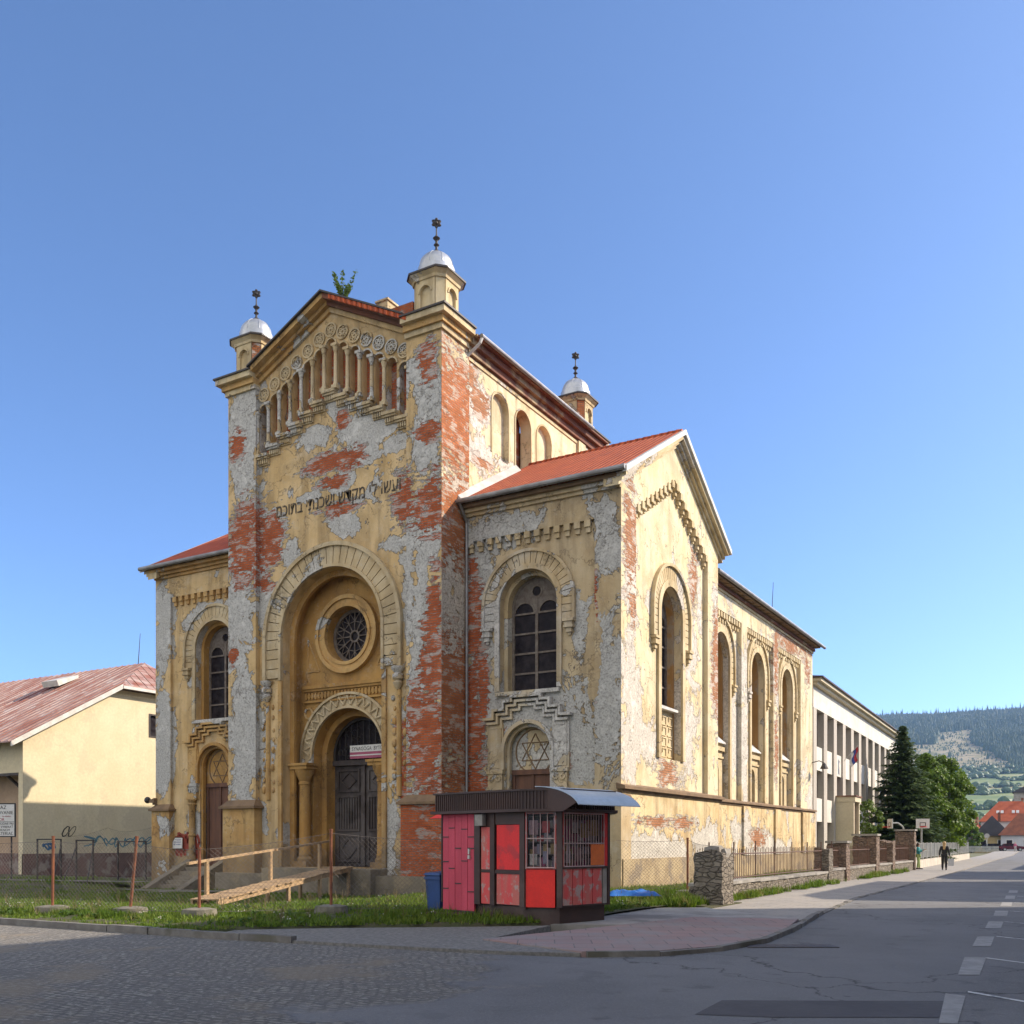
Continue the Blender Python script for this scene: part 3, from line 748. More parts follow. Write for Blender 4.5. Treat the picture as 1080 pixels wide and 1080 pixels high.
def bracket_row(fn, u0, u1, ztop, n, mat, h=0.42, dep=0.16, off=0.0):
    p = (u1 - u0) / n
    for k in range(n):
        u = u0 + k * p; mb = MB()
        fbox(mb, fn, u + 0.02, u + p * 0.62, ztop - h * 0.55, ztop - 0.002, off - dep, off - 0.003)
        fbox(mb, fn, u + 0.06, u + p * 0.55, ztop - h, ztop - h * 0.55, off - dep * 0.6, off - 0.003)
        mb.build('bracket', mat, syn)

def corbel_drop(fn, u, z, mat, parent):
    c = MB()
    for (w, a, b, dd) in ((0.22, 0.0, 0.10, 0.24), (0.16, -0.14, 0.0, 0.19), (0.19, -0.22, -0.14, 0.21), (0.11, -0.38, -0.22, 0.14), (0.06, -0.48, -0.38, 0.08)):
        fbox(c, fn, u - w, u + w, z + a, z + b - 0.001, -dd, -0.003)
    return c.build('arch_corbel', mat, parent)

def hexagram(mb, fn, uc, zc, r, w, d):
    for fl in (0, 1):
        pts = [fn(uc + r * math.sin(a + fl * PI), zc + r * math.cos(a + fl * PI), d) for a in (0, 2 * PI / 3, 4 * PI / 3)]
        mb.path(pts + [pts[0]], w, 6)
    return mb

# ------------------------------------------------------------------ front wings
def wing(xa, xb, outer, mt, tr, west):
    """xa..xb; outer = which end carries the corner pilaster (+1 right end, -1 left end)"""
    wc = -3.80 if outer > 0 else -20.20
    pl0, pl1 = (xb - 1.02, xb) if outer > 0 else (xa, xa + 1.02)
    p0, p1 = (xa, pl0) if outer > 0 else (pl1, xb)
    fn = front(0.15)
    MB().prism(rect(p0, p1, -0.9, 14.2), [arch(wc, 7.25, 10.5, 1.22, 28), arch(wc, 0.55, 5.05, 0.98, 24)], fn, 0, 0.75).build('wing_wall', M[mt], syn)
    MB().box(p0, p1, 0.0, 0.147, 13.08, 14.0).build('frieze', M[mt], syn)
    MB().box(pl0, pl1, 0.0, 0.7, 3.4, 14.0).build('wing_pilaster', M[mt], syn)
    e = 0.10
    px0, px1 = (pl0 - e, pl1 + 0.075) if outer > 0 else (pl0 - e, pl1 + e)
    MB().box(px0, px1, -0.16, 0.7, -0.9, 3.1).build('pilaster_pedestal', M['ochre' if west else 'wing'], syn)
    MB().box(px0 - 0.10, px1 + 0.10, -0.28, 0.7, 3.1, 3.2).hexa([(px0 - 0.06, -0.24, 3.2), (px1 + 0.06, -0.24, 3.2), (px1 + 0.06, 0.7, 3.2), (px0 - 0.06, 0.7, 3.2)], [(pl0 + 0.002, -0.003, 3.42), (pl1 - 0.002, -0.003, 3.42), (pl1 - 0.002, 0.7, 3.42), (pl0 + 0.002, 0.7, 3.42)]).build('pedestal_cap', M['molding'], syn)
    MB().box(p0, p1, -0.02, 0.147, -0.9, 0.55).build('stone_plinth', M['base_stone'], syn)
    bracket_row(front(0.15), p0 + 0.12, p1 - 0.02, 13.08, 13, M['ochre' if west else 'trim'])
    # window dressing
    mb = MB(); voussoirs(mb, wc, 10.5, 1.42, 1.86, fn, -0.06, -0.003, 21, 0.028, 3, 0.27)
    mb.build('archivolt', M[tr], syn)
    mb = MB().prism(ring(wc, 10.5, 1.86, 1.97, 32, 9.69), [], fn, -0.13, -0.004)
    mb.prism(ring(wc, 10.5, 1.22, 1.42, 32, 7.28), [], fn, -0.09, -0.004)
    mb.build('archivolt_moulding', M[tr], syn)
    for s in (-1, 1): corbel_drop(fn, wc + s * 1.74, 9.58, M[tr], syn)
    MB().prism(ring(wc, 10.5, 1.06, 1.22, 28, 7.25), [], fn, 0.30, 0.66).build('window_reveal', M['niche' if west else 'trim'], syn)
    window(fn, wc, 7.25, 10.5, 1.06, 0.62, syn)
    MB().prism(rect(wc - 1.35, wc + 1.35, 7.1, 7.24), [], fn, -0.16, 0.5).build('window_sill', M['greytrim'], syn)
    # stepped pediment over the blind doorway, three nested steps
    st = MB()
    for (k, dd) in ((0, 0.26), (1, 0.19), (2, 0.12)):
        o = k * 0.16
        W = [(1.86, 6.30), (1.45, 6.62), (1.02, 6.92), (0.66, 7.08)]
        prev = None
        for i, (hw, zt) in enumerate(W):
            hw2 = hw - o * 0.9; zt2 = zt - o
            inner = (W[i + 1][0] - o * 0.9) if i + 1 < len(W) else 0
            if i + 1 < len(W):
                for s in (-1, 1):
                    a, b = sorted((wc + s * inner, wc + s * hw2)); fbox(st, fn, a, b, zt2 - 0.09, zt2 - 0.001 * k, -dd, -0.003)
                    zn = W[i + 1][1] - o
                    a, b = sorted((wc + s * (inner - 0.09), wc + s * inner)); fbox(st, fn, a, b, zt2 - 0.085, zn - 0.092, -dd + 0.003, -0.003)
            else: fbox(st, fn, wc - hw2, wc + hw2, zt2 - 0.09, zt2, -dd, -0.003)
    st.build('stepped_pediment', M['greytrim' if not west else 'ochre'], syn)
    sh = MB()
    for s in (-1, 1):
        a, b = sorted((wc + s * 1.05, wc + s * 1.72)); fbox(sh, fn, a, b, 4.35, 6.05, -0.07, -0.003)
        a, b = sorted((wc + s * 1.12, wc + s * 1.64)); fbox(sh, fn, a, b, 4.42, 5.95, -0.10, -0.071)
    sh.build_each('niche_pilaster', M['greytrim' if not west else 'ochre'], syn)
    mb = MB().prism(ring(wc, 5.05, 0.98, 1.12, 24, 4.35), [], fn, -0.14, -0.004)
    mb.prism(ring(wc, 5.05, 0.86, 0.98, 24, 0.6), [], fn, 0.08, 0.25)
    mb.build('niche_arch', M['greytrim' if not west else 'niche'], syn)
    for s in (-1, 1):
        u = wc + s * 1.36
        c = MB()
        fbox(c, fn, u - 0.36, u + 0.36, 4.20, 4.34, -0.20, -0.003); fbox(c, fn, u - 0.31, u + 0.31, 3.72, 4.198, -0.15, -0.003)
        for q in (-0.15, 0.15):
            full_ring(c, u + q, 4.02, 0.05, 0.12, fn, -0.19, -0.151, 12)
        fbox(c, fn, u - 0.34, u + 0.34, 3.60, 3.718, -0.19, -0.003)
        c.build('niche_capital', M['greytrim' if not west else 'ochre'], syn)
        c = MB()
        fx = fn(u, 0, -0.12)
        c.lathe([(0.20, 0.7), (0.20, 0.95), (0.15, 1.05), (0.15, 1.9), (0.19, 1.95), (0.15, 2.02), (0.15, 3.3), (0.20, 3.38), (0.16, 3.45), (0.22, 3.6)], fx[0], fx[1], 12)
        c.build('niche_column', M['greytrim' if not west else 'ochre'], syn, True)
    # tympanum with star, lintel, door
    MB().prism([(wc - 0.98, 4.35), (wc + 0.98, 4.35)] + arc(wc, 5.05, 0.98, 0, PI, 20), [], fn, 0.36, 0.5).build('tympanum', M['trim' if not west else 'niche'], syn)
    s_ = hexagram(MB(), fn, wc + 0.1, 5.02, 0.66, 0.022, 0.35)
    full_ring(s_, wc + 0.1, 5.02, 0.80, 0.85, fn, 0.33, 0.358, 28)
    s_.build('star_relief', M['molding'], syn)
    b = MB(); fbox(b, fn, wc - 0.86, wc + 0.86, 0.55, 4.16, 0.36, 0.46)
    bd = b.build('boarded_door', M['brownwood'], syn)
    b = MB(); fbox(b, fn, wc - 0.90, wc + 0.90, 4.16, 4.345, 0.26, 0.36)
    for (a, c_) in ((-0.86, -0.74), (-0.06, 0.06), (0.74, 0.86)): fbox(b, fn, wc + a, wc + c_, 0.55, 4.16, 0.30, 0.357)
    b.build('door_frame', M['brownwood'], bd)
    # cornice, gutter
    ex = 0.02
    for nm, o, z0, z1, mt2 in (('cornice_band', 0.10, 14.0, 14.13, 'trim'), ('cornice_moulding', 0.22, 14.13, 14.26, 'trim'), ('cornice_corona', 0.40, 14.26, 14.40, 'molding')):
        MB().box(xa, xb - 0.003, -o, 0.5, z0, z1).build(nm, M[mt2 if not west else 'ochre'], syn)
    xo = (xa + 0.0, xb + 0.42) if outer > 0 else (xa - 0.42, xb)
    MB().tube((xo[0], -0.60, 14.46), (xo[1], -0.60, 14.46), 0.095, n=10).build('gutter', M['gutter'], syn)

wing(-6.5, 0.0, 1, 'wing', 'greytrim', False)
wing(-24.0, -17.5, -1, 'wing_west', 'trim', True)
MB().path([(-6.35, -0.60, 14.40), (-6.36, -0.30, 14.05), (-6.38, -0.06, 13.8), (-6.38, -0.06, 0.0)], 0.055, 8).build('downpipe', M['gutter'], syn)

# ------------------------------------------------------------------ gable ends (right one towards the street, left one towards the yard)
GP = 5.15
def rz(y, top=17.45, sl=0.575): return top - sl * abs(y - GP)
def gable_end(fn, rich, x_in, x_out, sgn):
    G = M['gable']
    hole = [arch(GP, 4.9, 10.55, 1.14, 26)] if rich else []
    W = lambda y, o: rz(y) + o
    # recessed field
    MB().prism([(1.32, 3.4), (8.98, 3.4), (8.98, W(8.98, -0.3)), (GP, W(GP, -0.3)), (1.32, W(1.32, -0.3))], hole, fn, 0.20, 0.75).build('gable_wall', G, syn)
    MB().prism([(0.702, 3.4), (1.32, 3.4), (1.32, W(1.32, -0.3)), (0.702, W(0.702, -0.3))], [], fn, 0, 0.7).build('gable_pilaster', G, syn)
    MB().prism([(0.0, 3.4), (0.70, 3.4), (0.70, 14.2), (0.0, 14.2)], [], fn, -0.004, 0.0).build('corner_facing', G, syn)
    MB().prism([(8.98, 3.4), (10.3, 3.4), (10.3, W(10.3, -0.3)), (8.98, W(8.98, -0.3))], [], fn, 0, 0.7).build('gable_pilaster', G, syn)
    fr = MB()
    fr.prism([(1.321, W(1.32, -1.55)), (GP, W(GP, -1.55)), (GP, W(GP, -0.3)), (1.321, W(1.32, -0.3))], [], fn, 0.0, 0.197)
    fr.prism([(GP, W(GP, -1.55)), (8.979, W(8.98, -1.55)), (8.979, W(8.98, -0.3)), (GP, W(GP, -0.3))], [], fn, 0.0, 0.197)
    fr.build_each('gable_frieze', G, syn)
    MB().prism([(0.0, 14.2), (0.70, 14.2), (0.70, W(0.70, -0.3)), (0.0, W(0.0, -0.3))], [], fn, -0.002, 0.2).build('gable_corner', G, syn)
    # corbels stepping up the rake
    for s in (-1, 1):
        for k in range(9):
            cb = MB(); y = GP + s * (0.24 + k * 0.425)
            zt = W(y, -1.55) + 0.03
            fbox(cb, fn, y - 0.12, y + 0.12, zt - 0.26, zt, -0.04, 0.197)
            fbox(cb, fn, y - 0.08, y + 0.08, zt - 0.44, zt - 0.262, 0.05, 0.197)
            fbox(cb, fn, y - 0.05, y + 0.05, zt - 0.54, zt - 0.442, 0.11, 0.197)
            cb.build('corbel', M['creamtrim'], syn)
    # rake mouldings
    for nm, lo, hi, pr, mt in (('rake_band', -0.30, -0.16, 0.08, 'creamtrim'), ('rake_moulding', -0.16, -0.02, 0.20, 'creamtrim'), ('rake_corona', -0.02, 0.14, 0.36, 'creamtrim')):
        m_ = MB()
        for a, b in ((-0.38, GP), (GP, 10.68)):
            m_.prism([(a, W(a, lo)), (b, W(b, lo)), (b, W(b, hi)), (a, W(a, hi))], [], fn, -pr, 0.5)
        m_.build(nm, M[mt], syn)
    fl = MB().prism([(-0.55, W(-0.55, 0.14)), (GP, W(GP, 0.14)), (GP, W(GP, 0.34)), (-0.55, W(-0.55, 0.34))], [], fn, -0.46, -0.30)
    fl.prism([(GP, W(GP, 0.14)), (10.85, W(10.85, 0.14)), (10.85, W(10.85, 0.34)), (GP, W(GP, 0.34))], [], fn, -0.46, -0.30)
    fl.build('verge_flashing', M['flash'], syn)
    if rich:
        fi = lambda u, z, d: fn(u, z, d + 0.20)
        mb = MB(); voussoirs(mb, GP, 10.55, 1.42, 1.92, fi, -0.06, -0.003, 25, 0.03, 4, 0.27)
        mb.build('archivolt', M['creamtrim'], syn)
        mb = MB().prism(ring(GP, 10.55, 1.92, 2.04, 32, 9.47), [], fi, -0.16, -0.004)
        mb.prism(ring(GP, 10.55, 1.14, 1.42, 32, 4.9), [], fi, -0.10, -0.004)
        mb.build('archivolt_moulding', M['creamtrim'], syn)
        for s in (-1, 1): corbel_drop(fi, GP + s * 1.80, 9.36, M['creamtrim'], syn)
        MB().prism(ring(GP, 10.55, 1.0, 1.14, 26, 4.9), [], fi, 0.28, 0.95).build('window_reveal', M['reveal'], syn)
        window(fi, GP, 7.05, 10.55, 1.0, 0.54, syn)
        pn = MB(); fbox(pn, fi, GP - 1.0, GP + 1.0, 4.9, 6.85, 0.30, 0.5)
        pan = pn.build('apron_panel', M['creamtrim'], syn)
        r_ = MB()
        for i in range(3):
            for k in range(4):
                u = GP - 0.66 + i * 0.66; z = 5.2 + k * 0.42
                for q in ((u - 0.25, z - 0.16, u + 0.25, z - 0.16), (u + 0.25, z - 0.16, u + 0.25, z + 0.16), (u + 0.25, z + 0.16, u - 0.1, z + 0.16), (u - 0.1, z + 0.16, u - 0.1, z)):
                    r_.tube(fi(q[0], q[1], 0.29), fi(q[2], q[3], 0.29), 0.03, n=5)
        r_.build('fret_relief', M['creamtrim'], pan)
        sl = MB().hexa([fi(GP - 1.0, 6.852, 0.05), fi(GP + 1.0, 6.852, 0.05), fi(GP + 1.0, 6.852, 0.75), fi(GP - 1.0, 6.852, 0.75)], [fi(GP - 1.0, 6.95, 0.05), fi(GP + 1.0, 6.95, 0.05), fi(GP + 1.0, 7.25, 0.75), fi(GP - 1.0, 7.25, 0.75)])
        sl.build('window_sill', M['flash'], syn)
    # plinth storey, string course
    MB().prism(rect(0.0, 10.36, 1.05, 3.4), [], fn, -0.05, 0.7).build('plinth_wall', M['plinth'], syn)
    MB().prism(rect(-0.06, 10.42, -0.9, 1.05), [], fn, -0.12, 0.7).build('plinth_base', M['base_tan'], syn)
    sc_ = MB(); fbox(sc_, fn, -0.1, 10.5, 3.40, 3.50, -0.12, 0.1); fbox(sc_, fn, -0.2, 10.55, 3.50, 3.60, -0.24, 0.1)
    sc_.hexa([fn(-0.2, 3.60, -0.24), fn(10.55, 3.60, -0.24), fn(10.55, 3.60, 0.1), fn(-0.2, 3.60, 0.1)], [fn(-0.2, 3.61, -0.24), fn(10.55, 3.61, -0.24), fn(10.55, 3.72, 0.1), fn(-0.2, 3.72, 0.1)])
    sc_.build('string_course', M['molding'], syn)
gable_end(side(0.0), True, 0, 0, 1)
gable_end(lambda u, z, d: (-24.0 + d, u, z), False, 0, 0, -1)

# wing roofs: ridge runs across, valley against the clerestory
def wing_roof(x0, x1, nm):
    pr = MB()
    zr = lambda y: rz(y) + 0.22
    f0 = [(x0, -0.52, zr(-0.52)), (x1, -0.52, zr(-0.52)), (x1, GP, zr(GP)), (x0, GP, zr(GP))]
    pr.hexa(f0, [(a, b, c + 0.12) for a, b, c in f0])
    f1 = [(x0, GP + 0.001, zr(GP)), (x1, GP + 0.001, zr(GP)), (x1, 10.85, zr(10.85)), (x0, 10.85, zr(10.85))]
    pr.hexa(f1, [(a, b, c + 0.12) for a, b, c in f1])
    r = pr.build('wing_roof', M['tile_x'], syn)
    rd = MB()
    xx = x0
    while xx < x1 - 0.05:
        xe = min(xx + 0.36, x1); rd.tube((xx, GP, zr(GP) + 0.06), (xe, GP, zr(GP) + 0.06), 0.13, 0.11, 9); xx += 0.35
    rd.build('ridge_tile', M['tile_x'], r)
wing_roof(-6.58, 0.30, 'right')
wing_roof(-24.30, -17.42, 'left')
fl = MB()
fl.hexa([(-6.58, -0.5, rz(-0.5) + 0.345), (-6.30, -0.5, rz(-0.5) + 0.345), (-6.30, GP - 1.2, rz(GP - 1.2) + 0.345), (-6.58, GP - 1.2, rz(GP - 1.2) + 0.345)],
        [(-6.58, -0.5, rz(-0.5) + 0.62), (-6.55, -0.5, rz(-0.5) + 0.62), (-6.55, GP - 1.2, rz(GP - 1.2) + 0.62), (-6.58, GP - 1.2, rz(GP - 1.2) + 0.62)])
fl.build('wall_flashing', M['flash'], syn)

# ------------------------------------------------------------------ nave: clerestory, eaves, roof
for sgn, fn in ((1, side(-6.60)), (-1, lambda u, z, d: (-17.40 + d, u, z))):
    hs = [arch(2.75, 17.2, 19.2, 0.64, 16), arch(4.62, 17.0, 19.3, 0.64, 16), arch(6.45, 17.2, 19.25, 0.64, 16)]
    MB().prism(rect(0.15, 12.0, 13.0, 20.45), hs, fn, 0, 0.5).build('clerestory_wall', M['clere'], syn)
    b = MB()
    for c in (2.75, 6.45): fbox(b, fn, c - 0.8, c + 0.8, 17.0, 20.0, 0.22, 0.4)
    b.build_each('blind_niche_back', M['clere'], syn)
    b = MB()
    for c in (2.75, 4.62, 6.45): b.prism(ring(c, 19.24, 0.645, 0.72, 16, 17.3), [], fn, -0.035, -0.003)
    b.build_each('niche_moulding', M['creamtrim'], syn)
    b = MB(); fbox(b, fn, 3.8, 5.4, 16.8, 20.2, 0.62, 0.8)
    b.build('open_arch_back', M['brickwall'], syn)
    b = MB(); fbox(b, fn, 9.65, 10.35, 14.2, 20.4, -0.12, -0.003); fbox(b, fn, 11.4, 12.1, 13.0, 20.4, -0.06, 0.5)
    b.build_each('clerestory_pilaster', M['clere'], syn)
    for nm, e, z0, z1, mt in (('eave_band', 0.05, 20.25, 20.37, 'creamtrim'), ('eave_brickwork', 0.16, 20.45, 20.72, 'soffit'), ('eave_cornice', 0.34, 20.72, 20.98, 'soffit'), ('eave_boarding', 0.52, 20.98, 21.05, 'soffit')):
        b = MB(); fbox(b, fn, 0.2, 12.05 if nm != 'eave_band' else 12.0, z0, z1, -e, 0.3); b.build(nm, M[mt], syn)
    p0 = fn(0.35, 21.02, -0.62); p1 = fn(10.1, 21.02, -0.62)
    MB().tube(p0, p1, 0.085, n=10).build('gutter', M['gutter'], syn)
    for nm, e, z0, z1, mt in (('cornice_band', 0.10, 20.55, 20.75, 'creamtrim'), ('cornice_moulding', 0.20, 20.75, 20.98, 'ochre'), ('cornice_corona', 0.38, 20.98, 21.20, 'creamtrim'), ('cornice_capping', 0.45, 21.20, 21.27, 'iron')):
        b = MB(); fbox(b, fn, 10.0, 12.05 + e, z0, z1, -e, 1.7); b.build(nm, M[mt], syn)
MB().path([(-5.98, 0.42, 21.0), (-6.05, 0.36, 20.75), (-6.45, 0.25, 20.4), (-6.55, 0.2, 20.3)], 0.06, 8).build('gutter_elbow', M['flash'], syn)
MB().box(-17.4, -6.6, 11.5, 12.0, 12.0, 20.45).prism([(-17.4, 20.45), (-6.6, 20.45), (-12, 22.9)], [], front(11.6), 0, 0.4).build('nave_end_wall', M['clere'], syn)
zn = lambda x: 23.36 - 0.405 * abs(x - CX)
nr = MB()
for a, b in ((-17.95, CX), (CX, -6.05)):
    f0 = [(a, -0.9, zn(a)), (b, -0.9, zn(b)), (b, 12.4, zn(b)), (a, 12.4, zn(a))]
    if a < -15: f0 = [(-15.7, -0.9, zn(-15.7)), (CX, -0.9, zn(CX)), (CX, 12.4, zn(CX)), (-15.7, 12.4, zn(-15.7))]
    else: f0 = [(CX + .001, -0.9, zn(CX)), (-8.3, -0.9, zn(-8.3)), (-8.3, 12.4, zn(-8.3)), (CX + .001, 12.4, zn(CX))]
    nr.hexa(f0, [(p[0], p[1], p[2] + 0.1) for p in f0])
    if a < -15: f1 = [(-17.95, 0.3, zn(-17.95)), (-15.7, 0.3, zn(-15.7)), (-15.7, 9.9, zn(-15.7)), (-17.95, 9.9, zn(-17.95))]
    else: f1 = [(-8.3, 0.3, zn(-8.3)), (-6.05, 0.3, zn(-6.05)), (-6.05, 9.9, zn(-6.05)), (-8.3, 9.9, zn(-8.3))]
    nr.hexa(f1, [(p[0], p[1], p[2] + 0.1) for p in f1])
nr.build('nave_roof', M['tile_y'], syn)
MB().box(-11.0, -10.45, 0.3, 0.9, 22.6, 23.62).box(-11.06, -10.39, 0.24, 0.96, 23.62, 23.70).build('chimney', M['creamtrim'], syn)

# ------------------------------------------------------------------ rear prayer hall
XR = -0.60
fr_ = side(XR)
bayc = [13.05, 18.85, 24.55]
hs = [arch(c, 3.62, 10.3, 1.16, 24) for c in bayc]
# the recessed fields; each bay is its own recess between pilaster strips
outl = rect(10.31, 29.8, 3.4, 13.2)
MB().prism(outl, [arch(c, 3.62, 10.3, 1.16, 24) for c in bayc], fr_, 0.22, 0.8).build('hall_wall', M['rear'], syn)
b = MB()
for a, c in ((10.31, 10.6), (15.6, 16.5), (21.2, 22.2), (26.95, 29.8)): fbox(b, fr_, a, c, 3.4, 12.35, 0, 0.217)
b.build_each('hall_pilaster', M['rear'], syn)
b = MB(); fbox(b, fr_, 10.31, 29.8, 12.35, 13.2, 0, 0.218); b.build('hall_frieze', M['rear'], syn)
for a, c in ((10.6, 15.6), (16.5, 21.2), (22.2, 26.95)): bracket_row(fr_, a + 0.08, c, 12.35, 13, M['creamtrim'], 0.46, 0.2, 0.22)
for c in bayc:
    fi = lambda u, z, d: fr_(u, z, d + 0.22)
    mb = MB(); voussoirs(mb, c, 10.3, 1.42, 1.82, fi, -0.06, -0.003, 21, 0.03, 4, 0.27); mb.build('archivolt', M['creamtrim'], syn)
    mb = MB().prism(ring(c, 10.3, 1.82, 1.93, 28, 9.22), [], fi, -0.15, -0.004)
    mb.prism(ring(c, 10.3, 1.16, 1.40, 28, 3.62), [], fi, -0.10, -0.004)
    mb.build('archivolt_moulding', M['creamtrim'], syn)
    for s in (-1, 1): corbel_drop(fi, c + s * 1.70, 9.1, M['creamtrim'], syn)
    MB().prism(ring(c, 10.3, 1.02, 1.16, 24, 3.62), [], fi, 0.25, 0.85).build('window_reveal', M['reveal'], syn)
    window(fi, c, 6.55, 10.3, 1.02, 0.64, syn)
    sl = MB().hexa([fi(c - 1.02, 6.3, 0.06), fi(c + 1.02, 6.3, 0.06), fi(c + 1.02, 6.3, 0.68), fi(c - 1.02, 6.3, 0.68)], [fi(c - 1.02, 6.36, 0.06), fi(c + 1.02, 6.36, 0.06), fi(c + 1.02, 6.95, 0.68), fi(c - 1.02, 6.95, 0.68)])
    sl.build('window_sill', M['flash'], syn)
    MB().prism(rect(c - 1.02, c + 1.02, 3.62, 6.3), [arch(c, 3.64, 5.0, 0.42, 14)], fi, 0.22, 0.5).build('apron_wall', M['creamtrim'], syn)
    bb = MB(); fbox(bb, fi, c - 0.98, c + 0.98, 5.95, 6.15, 0.10, 0.217); fbox(bb, fi, c - 0.98, c + 0.98, 5.6, 5.7, 0.15, 0.217); bb.build_each('apron_moulding', M['creamtrim'], syn)
    window(fi, c, 3.64, 5.0, 0.42, 0.40, syn, mull=False)
MB().prism(rect(10.31, 30.0, 1.0, 3.4), [], fr_, -0.05, 0.8).build('plinth_wall', M['plinth'], syn)
MB().prism(rect(10.31, 30.05, -0.9, 1.0), [], fr_, -0.12, 0.8).build('plinth_base', M['base_tan'], syn)
b = MB()
for u in (15.5, 21.1, 26.85): fbox(b, fr_, u, u + 1.1 if u < 26 else 29.9, 1.0, 3.398, -0.16, -0.052)
b.build_each('plinth_pilaster', M['plinth'], syn)
b = MB(); fbox(b, fr_, 10.31, 30.1, 3.40, 3.50, -0.10, 0.2); fbox(b, fr_, 10.31, 30.15, 3.50, 3.58, -0.20, 0.2)
b.hexa([fr_(10.56, 3.58, -0.20), fr_(30.15, 3.58, -0.20), fr_(30.15, 3.58, 0.2), fr_(10.56, 3.58, 0.2)], [fr_(10.56, 3.585, -0.20), fr_(30.15, 3.585, -0.20), fr_(30.15, 3.70, 0.2), fr_(10.56, 3.70, 0.2)])
b.build('string_course', M['molding'], syn)
for nm, e, z0, z1, mt in (('eave_band', 0.06, 13.2, 13.32, 'creamtrim'), ('eave_brickwork', 0.16, 13.32, 13.46, 'soffit'), ('eave_boarding', 0.46, 13.50, 13.58, 'molding')):
    b = MB(); fbox(b, fr_, 10.31, 29.85, z0, z1, -e, 0.5); b.build(nm, M[mt], syn)
rf = MB(); k = 10.6
while k < 29.8:
    fbox(rf, fr_, k, k + 0.14, 13.46, 13.58 - 0.081, -0.42, 0.3); k += 0.85
rf.build_each('rafter_end', M['molding'], syn)
MB().tube((-0.02, 10.4, 13.62), (-0.02, 30.5, 13.62), 0.09, n=10).build('gutter', M['gutter'], syn)
hr = MB()
hr.hexa([(-0.05, 10.4, 13.6), (-0.05, 30.45, 13.6), (-12, 26.0, 17.6), (-12, 10.4, 17.6)], [(-0.05, 10.4, 13.72), (-0.05, 30.45, 13.72), (-12, 26.0, 17.72), (-12, 10.4, 17.72)])
hr.hexa([(-23.95, 10.4, 13.6), (-23.95, 30.45, 13.6), (-12.001, 26.0, 17.6), (-12.001, 10.4, 17.6)], [(-23.95, 10.4, 13.72), (-23.95, 30.45, 13.72), (-12.001, 26.0, 17.72), (-12.001, 10.4, 17.72)])
hr.add([(-0.05, 30.45, 13.70), (-23.95, 30.45, 13.70), (-12, 26.0, 17.71)], [(0, 1, 2)])
hr.build('hall_roof', M['tile_y'], syn)
MB().box(-23.4, -0.65, 29.3, 29.8, -0.9, 13.5).build('hall_end_wall', M['rear'], syn)
MB().box(-23.4, -22.9, 10.31, 29.3, -0.9, 13.5).build('hall_wall', M['rear'], syn)
MB().tube((-1.1, 22.6, 13.9), (-1.0, 22.6, 16.0), 0.025, 0.012, 6).build('lightning_rod', M['iron'], syn)
# lamp on the far corner, bracket on the near left corner
lp = MB().path([(XR + 0.02, 29.6, 6.5), (XR + 0.45, 29.6, 6.6), (XR + 0.75, 29.6, 6.45)], 0.03, 6).lathe([(0.05, 6.45), (0.12, 6.38), (0.24, 6.15), (0.25, 6.10)], XR + 0.75, 29.6, 12)
lp.build('wall_lamp', M['iron'], syn)
lp = MB().path([(-24.0, 0.35, 3.62), (-24.9, 0.3, 3.62)], 0.025, 6).ball((-24.95, 0.3, 3.66), 0.16, 10, 7)
lp.build('wall_lamp', M['iron'], syn)
# steps to the west doorway
st = MB()
for k in range(6): st.box(-21.1, -19.3, -2.55 + k * 0.36, 0.1, -0.9, -0.42 + k * 0.19)
for x in (-21.5, -19.3):
    st.hexa([(x, -2.9, -0.9), (x + 0.38, -2.9, -0.9), (x + 0.38, 0.1, -0.9), (x, 0.1, -0.9)], [(x, -2.9, -0.38), (x + 0.38, -2.9, -0.38), (x + 0.38, -0.35, 0.86), (x, -0.35, 0.86)])
st.build('entrance_steps', M['base_stone'], syn)

# ------------------------------------------------------------------ ground
def sm(t): t = max(0.0, min(1.0, t)); return t * t * (3 - 2 * t)
def gh(x, y):
    """yard level: falls gently towards the west doors"""
    return 0.02 - 0.42 * sm((-1.5 - x) / 8) * sm((y + 17.5) / 9) * (1 - 0.7 * sm((-20.5 - x) / 6))
def flat_poly(name, pts, z, mat, k='structure', hfun=None):
    tri = tessellate_polygon([[Vector((a, b, 0)) for a, b in pts]])
    mb = MB().add([(a, b, z) for a, b in pts], [tuple(t) for t in tri])
    o = mb.build(name, mat)
    me = o.data
    if sum(p.normal.z for p in me.polygons) < 0: me.flip_normals()
    return kind(o, k)
def slab(name, pts, z0, z1, mat):
    o = MB().prism(pts, [], lambda u, v, d: (u, v, d), z0, z1).build(name, mat)
    return kind(o, 'structure')

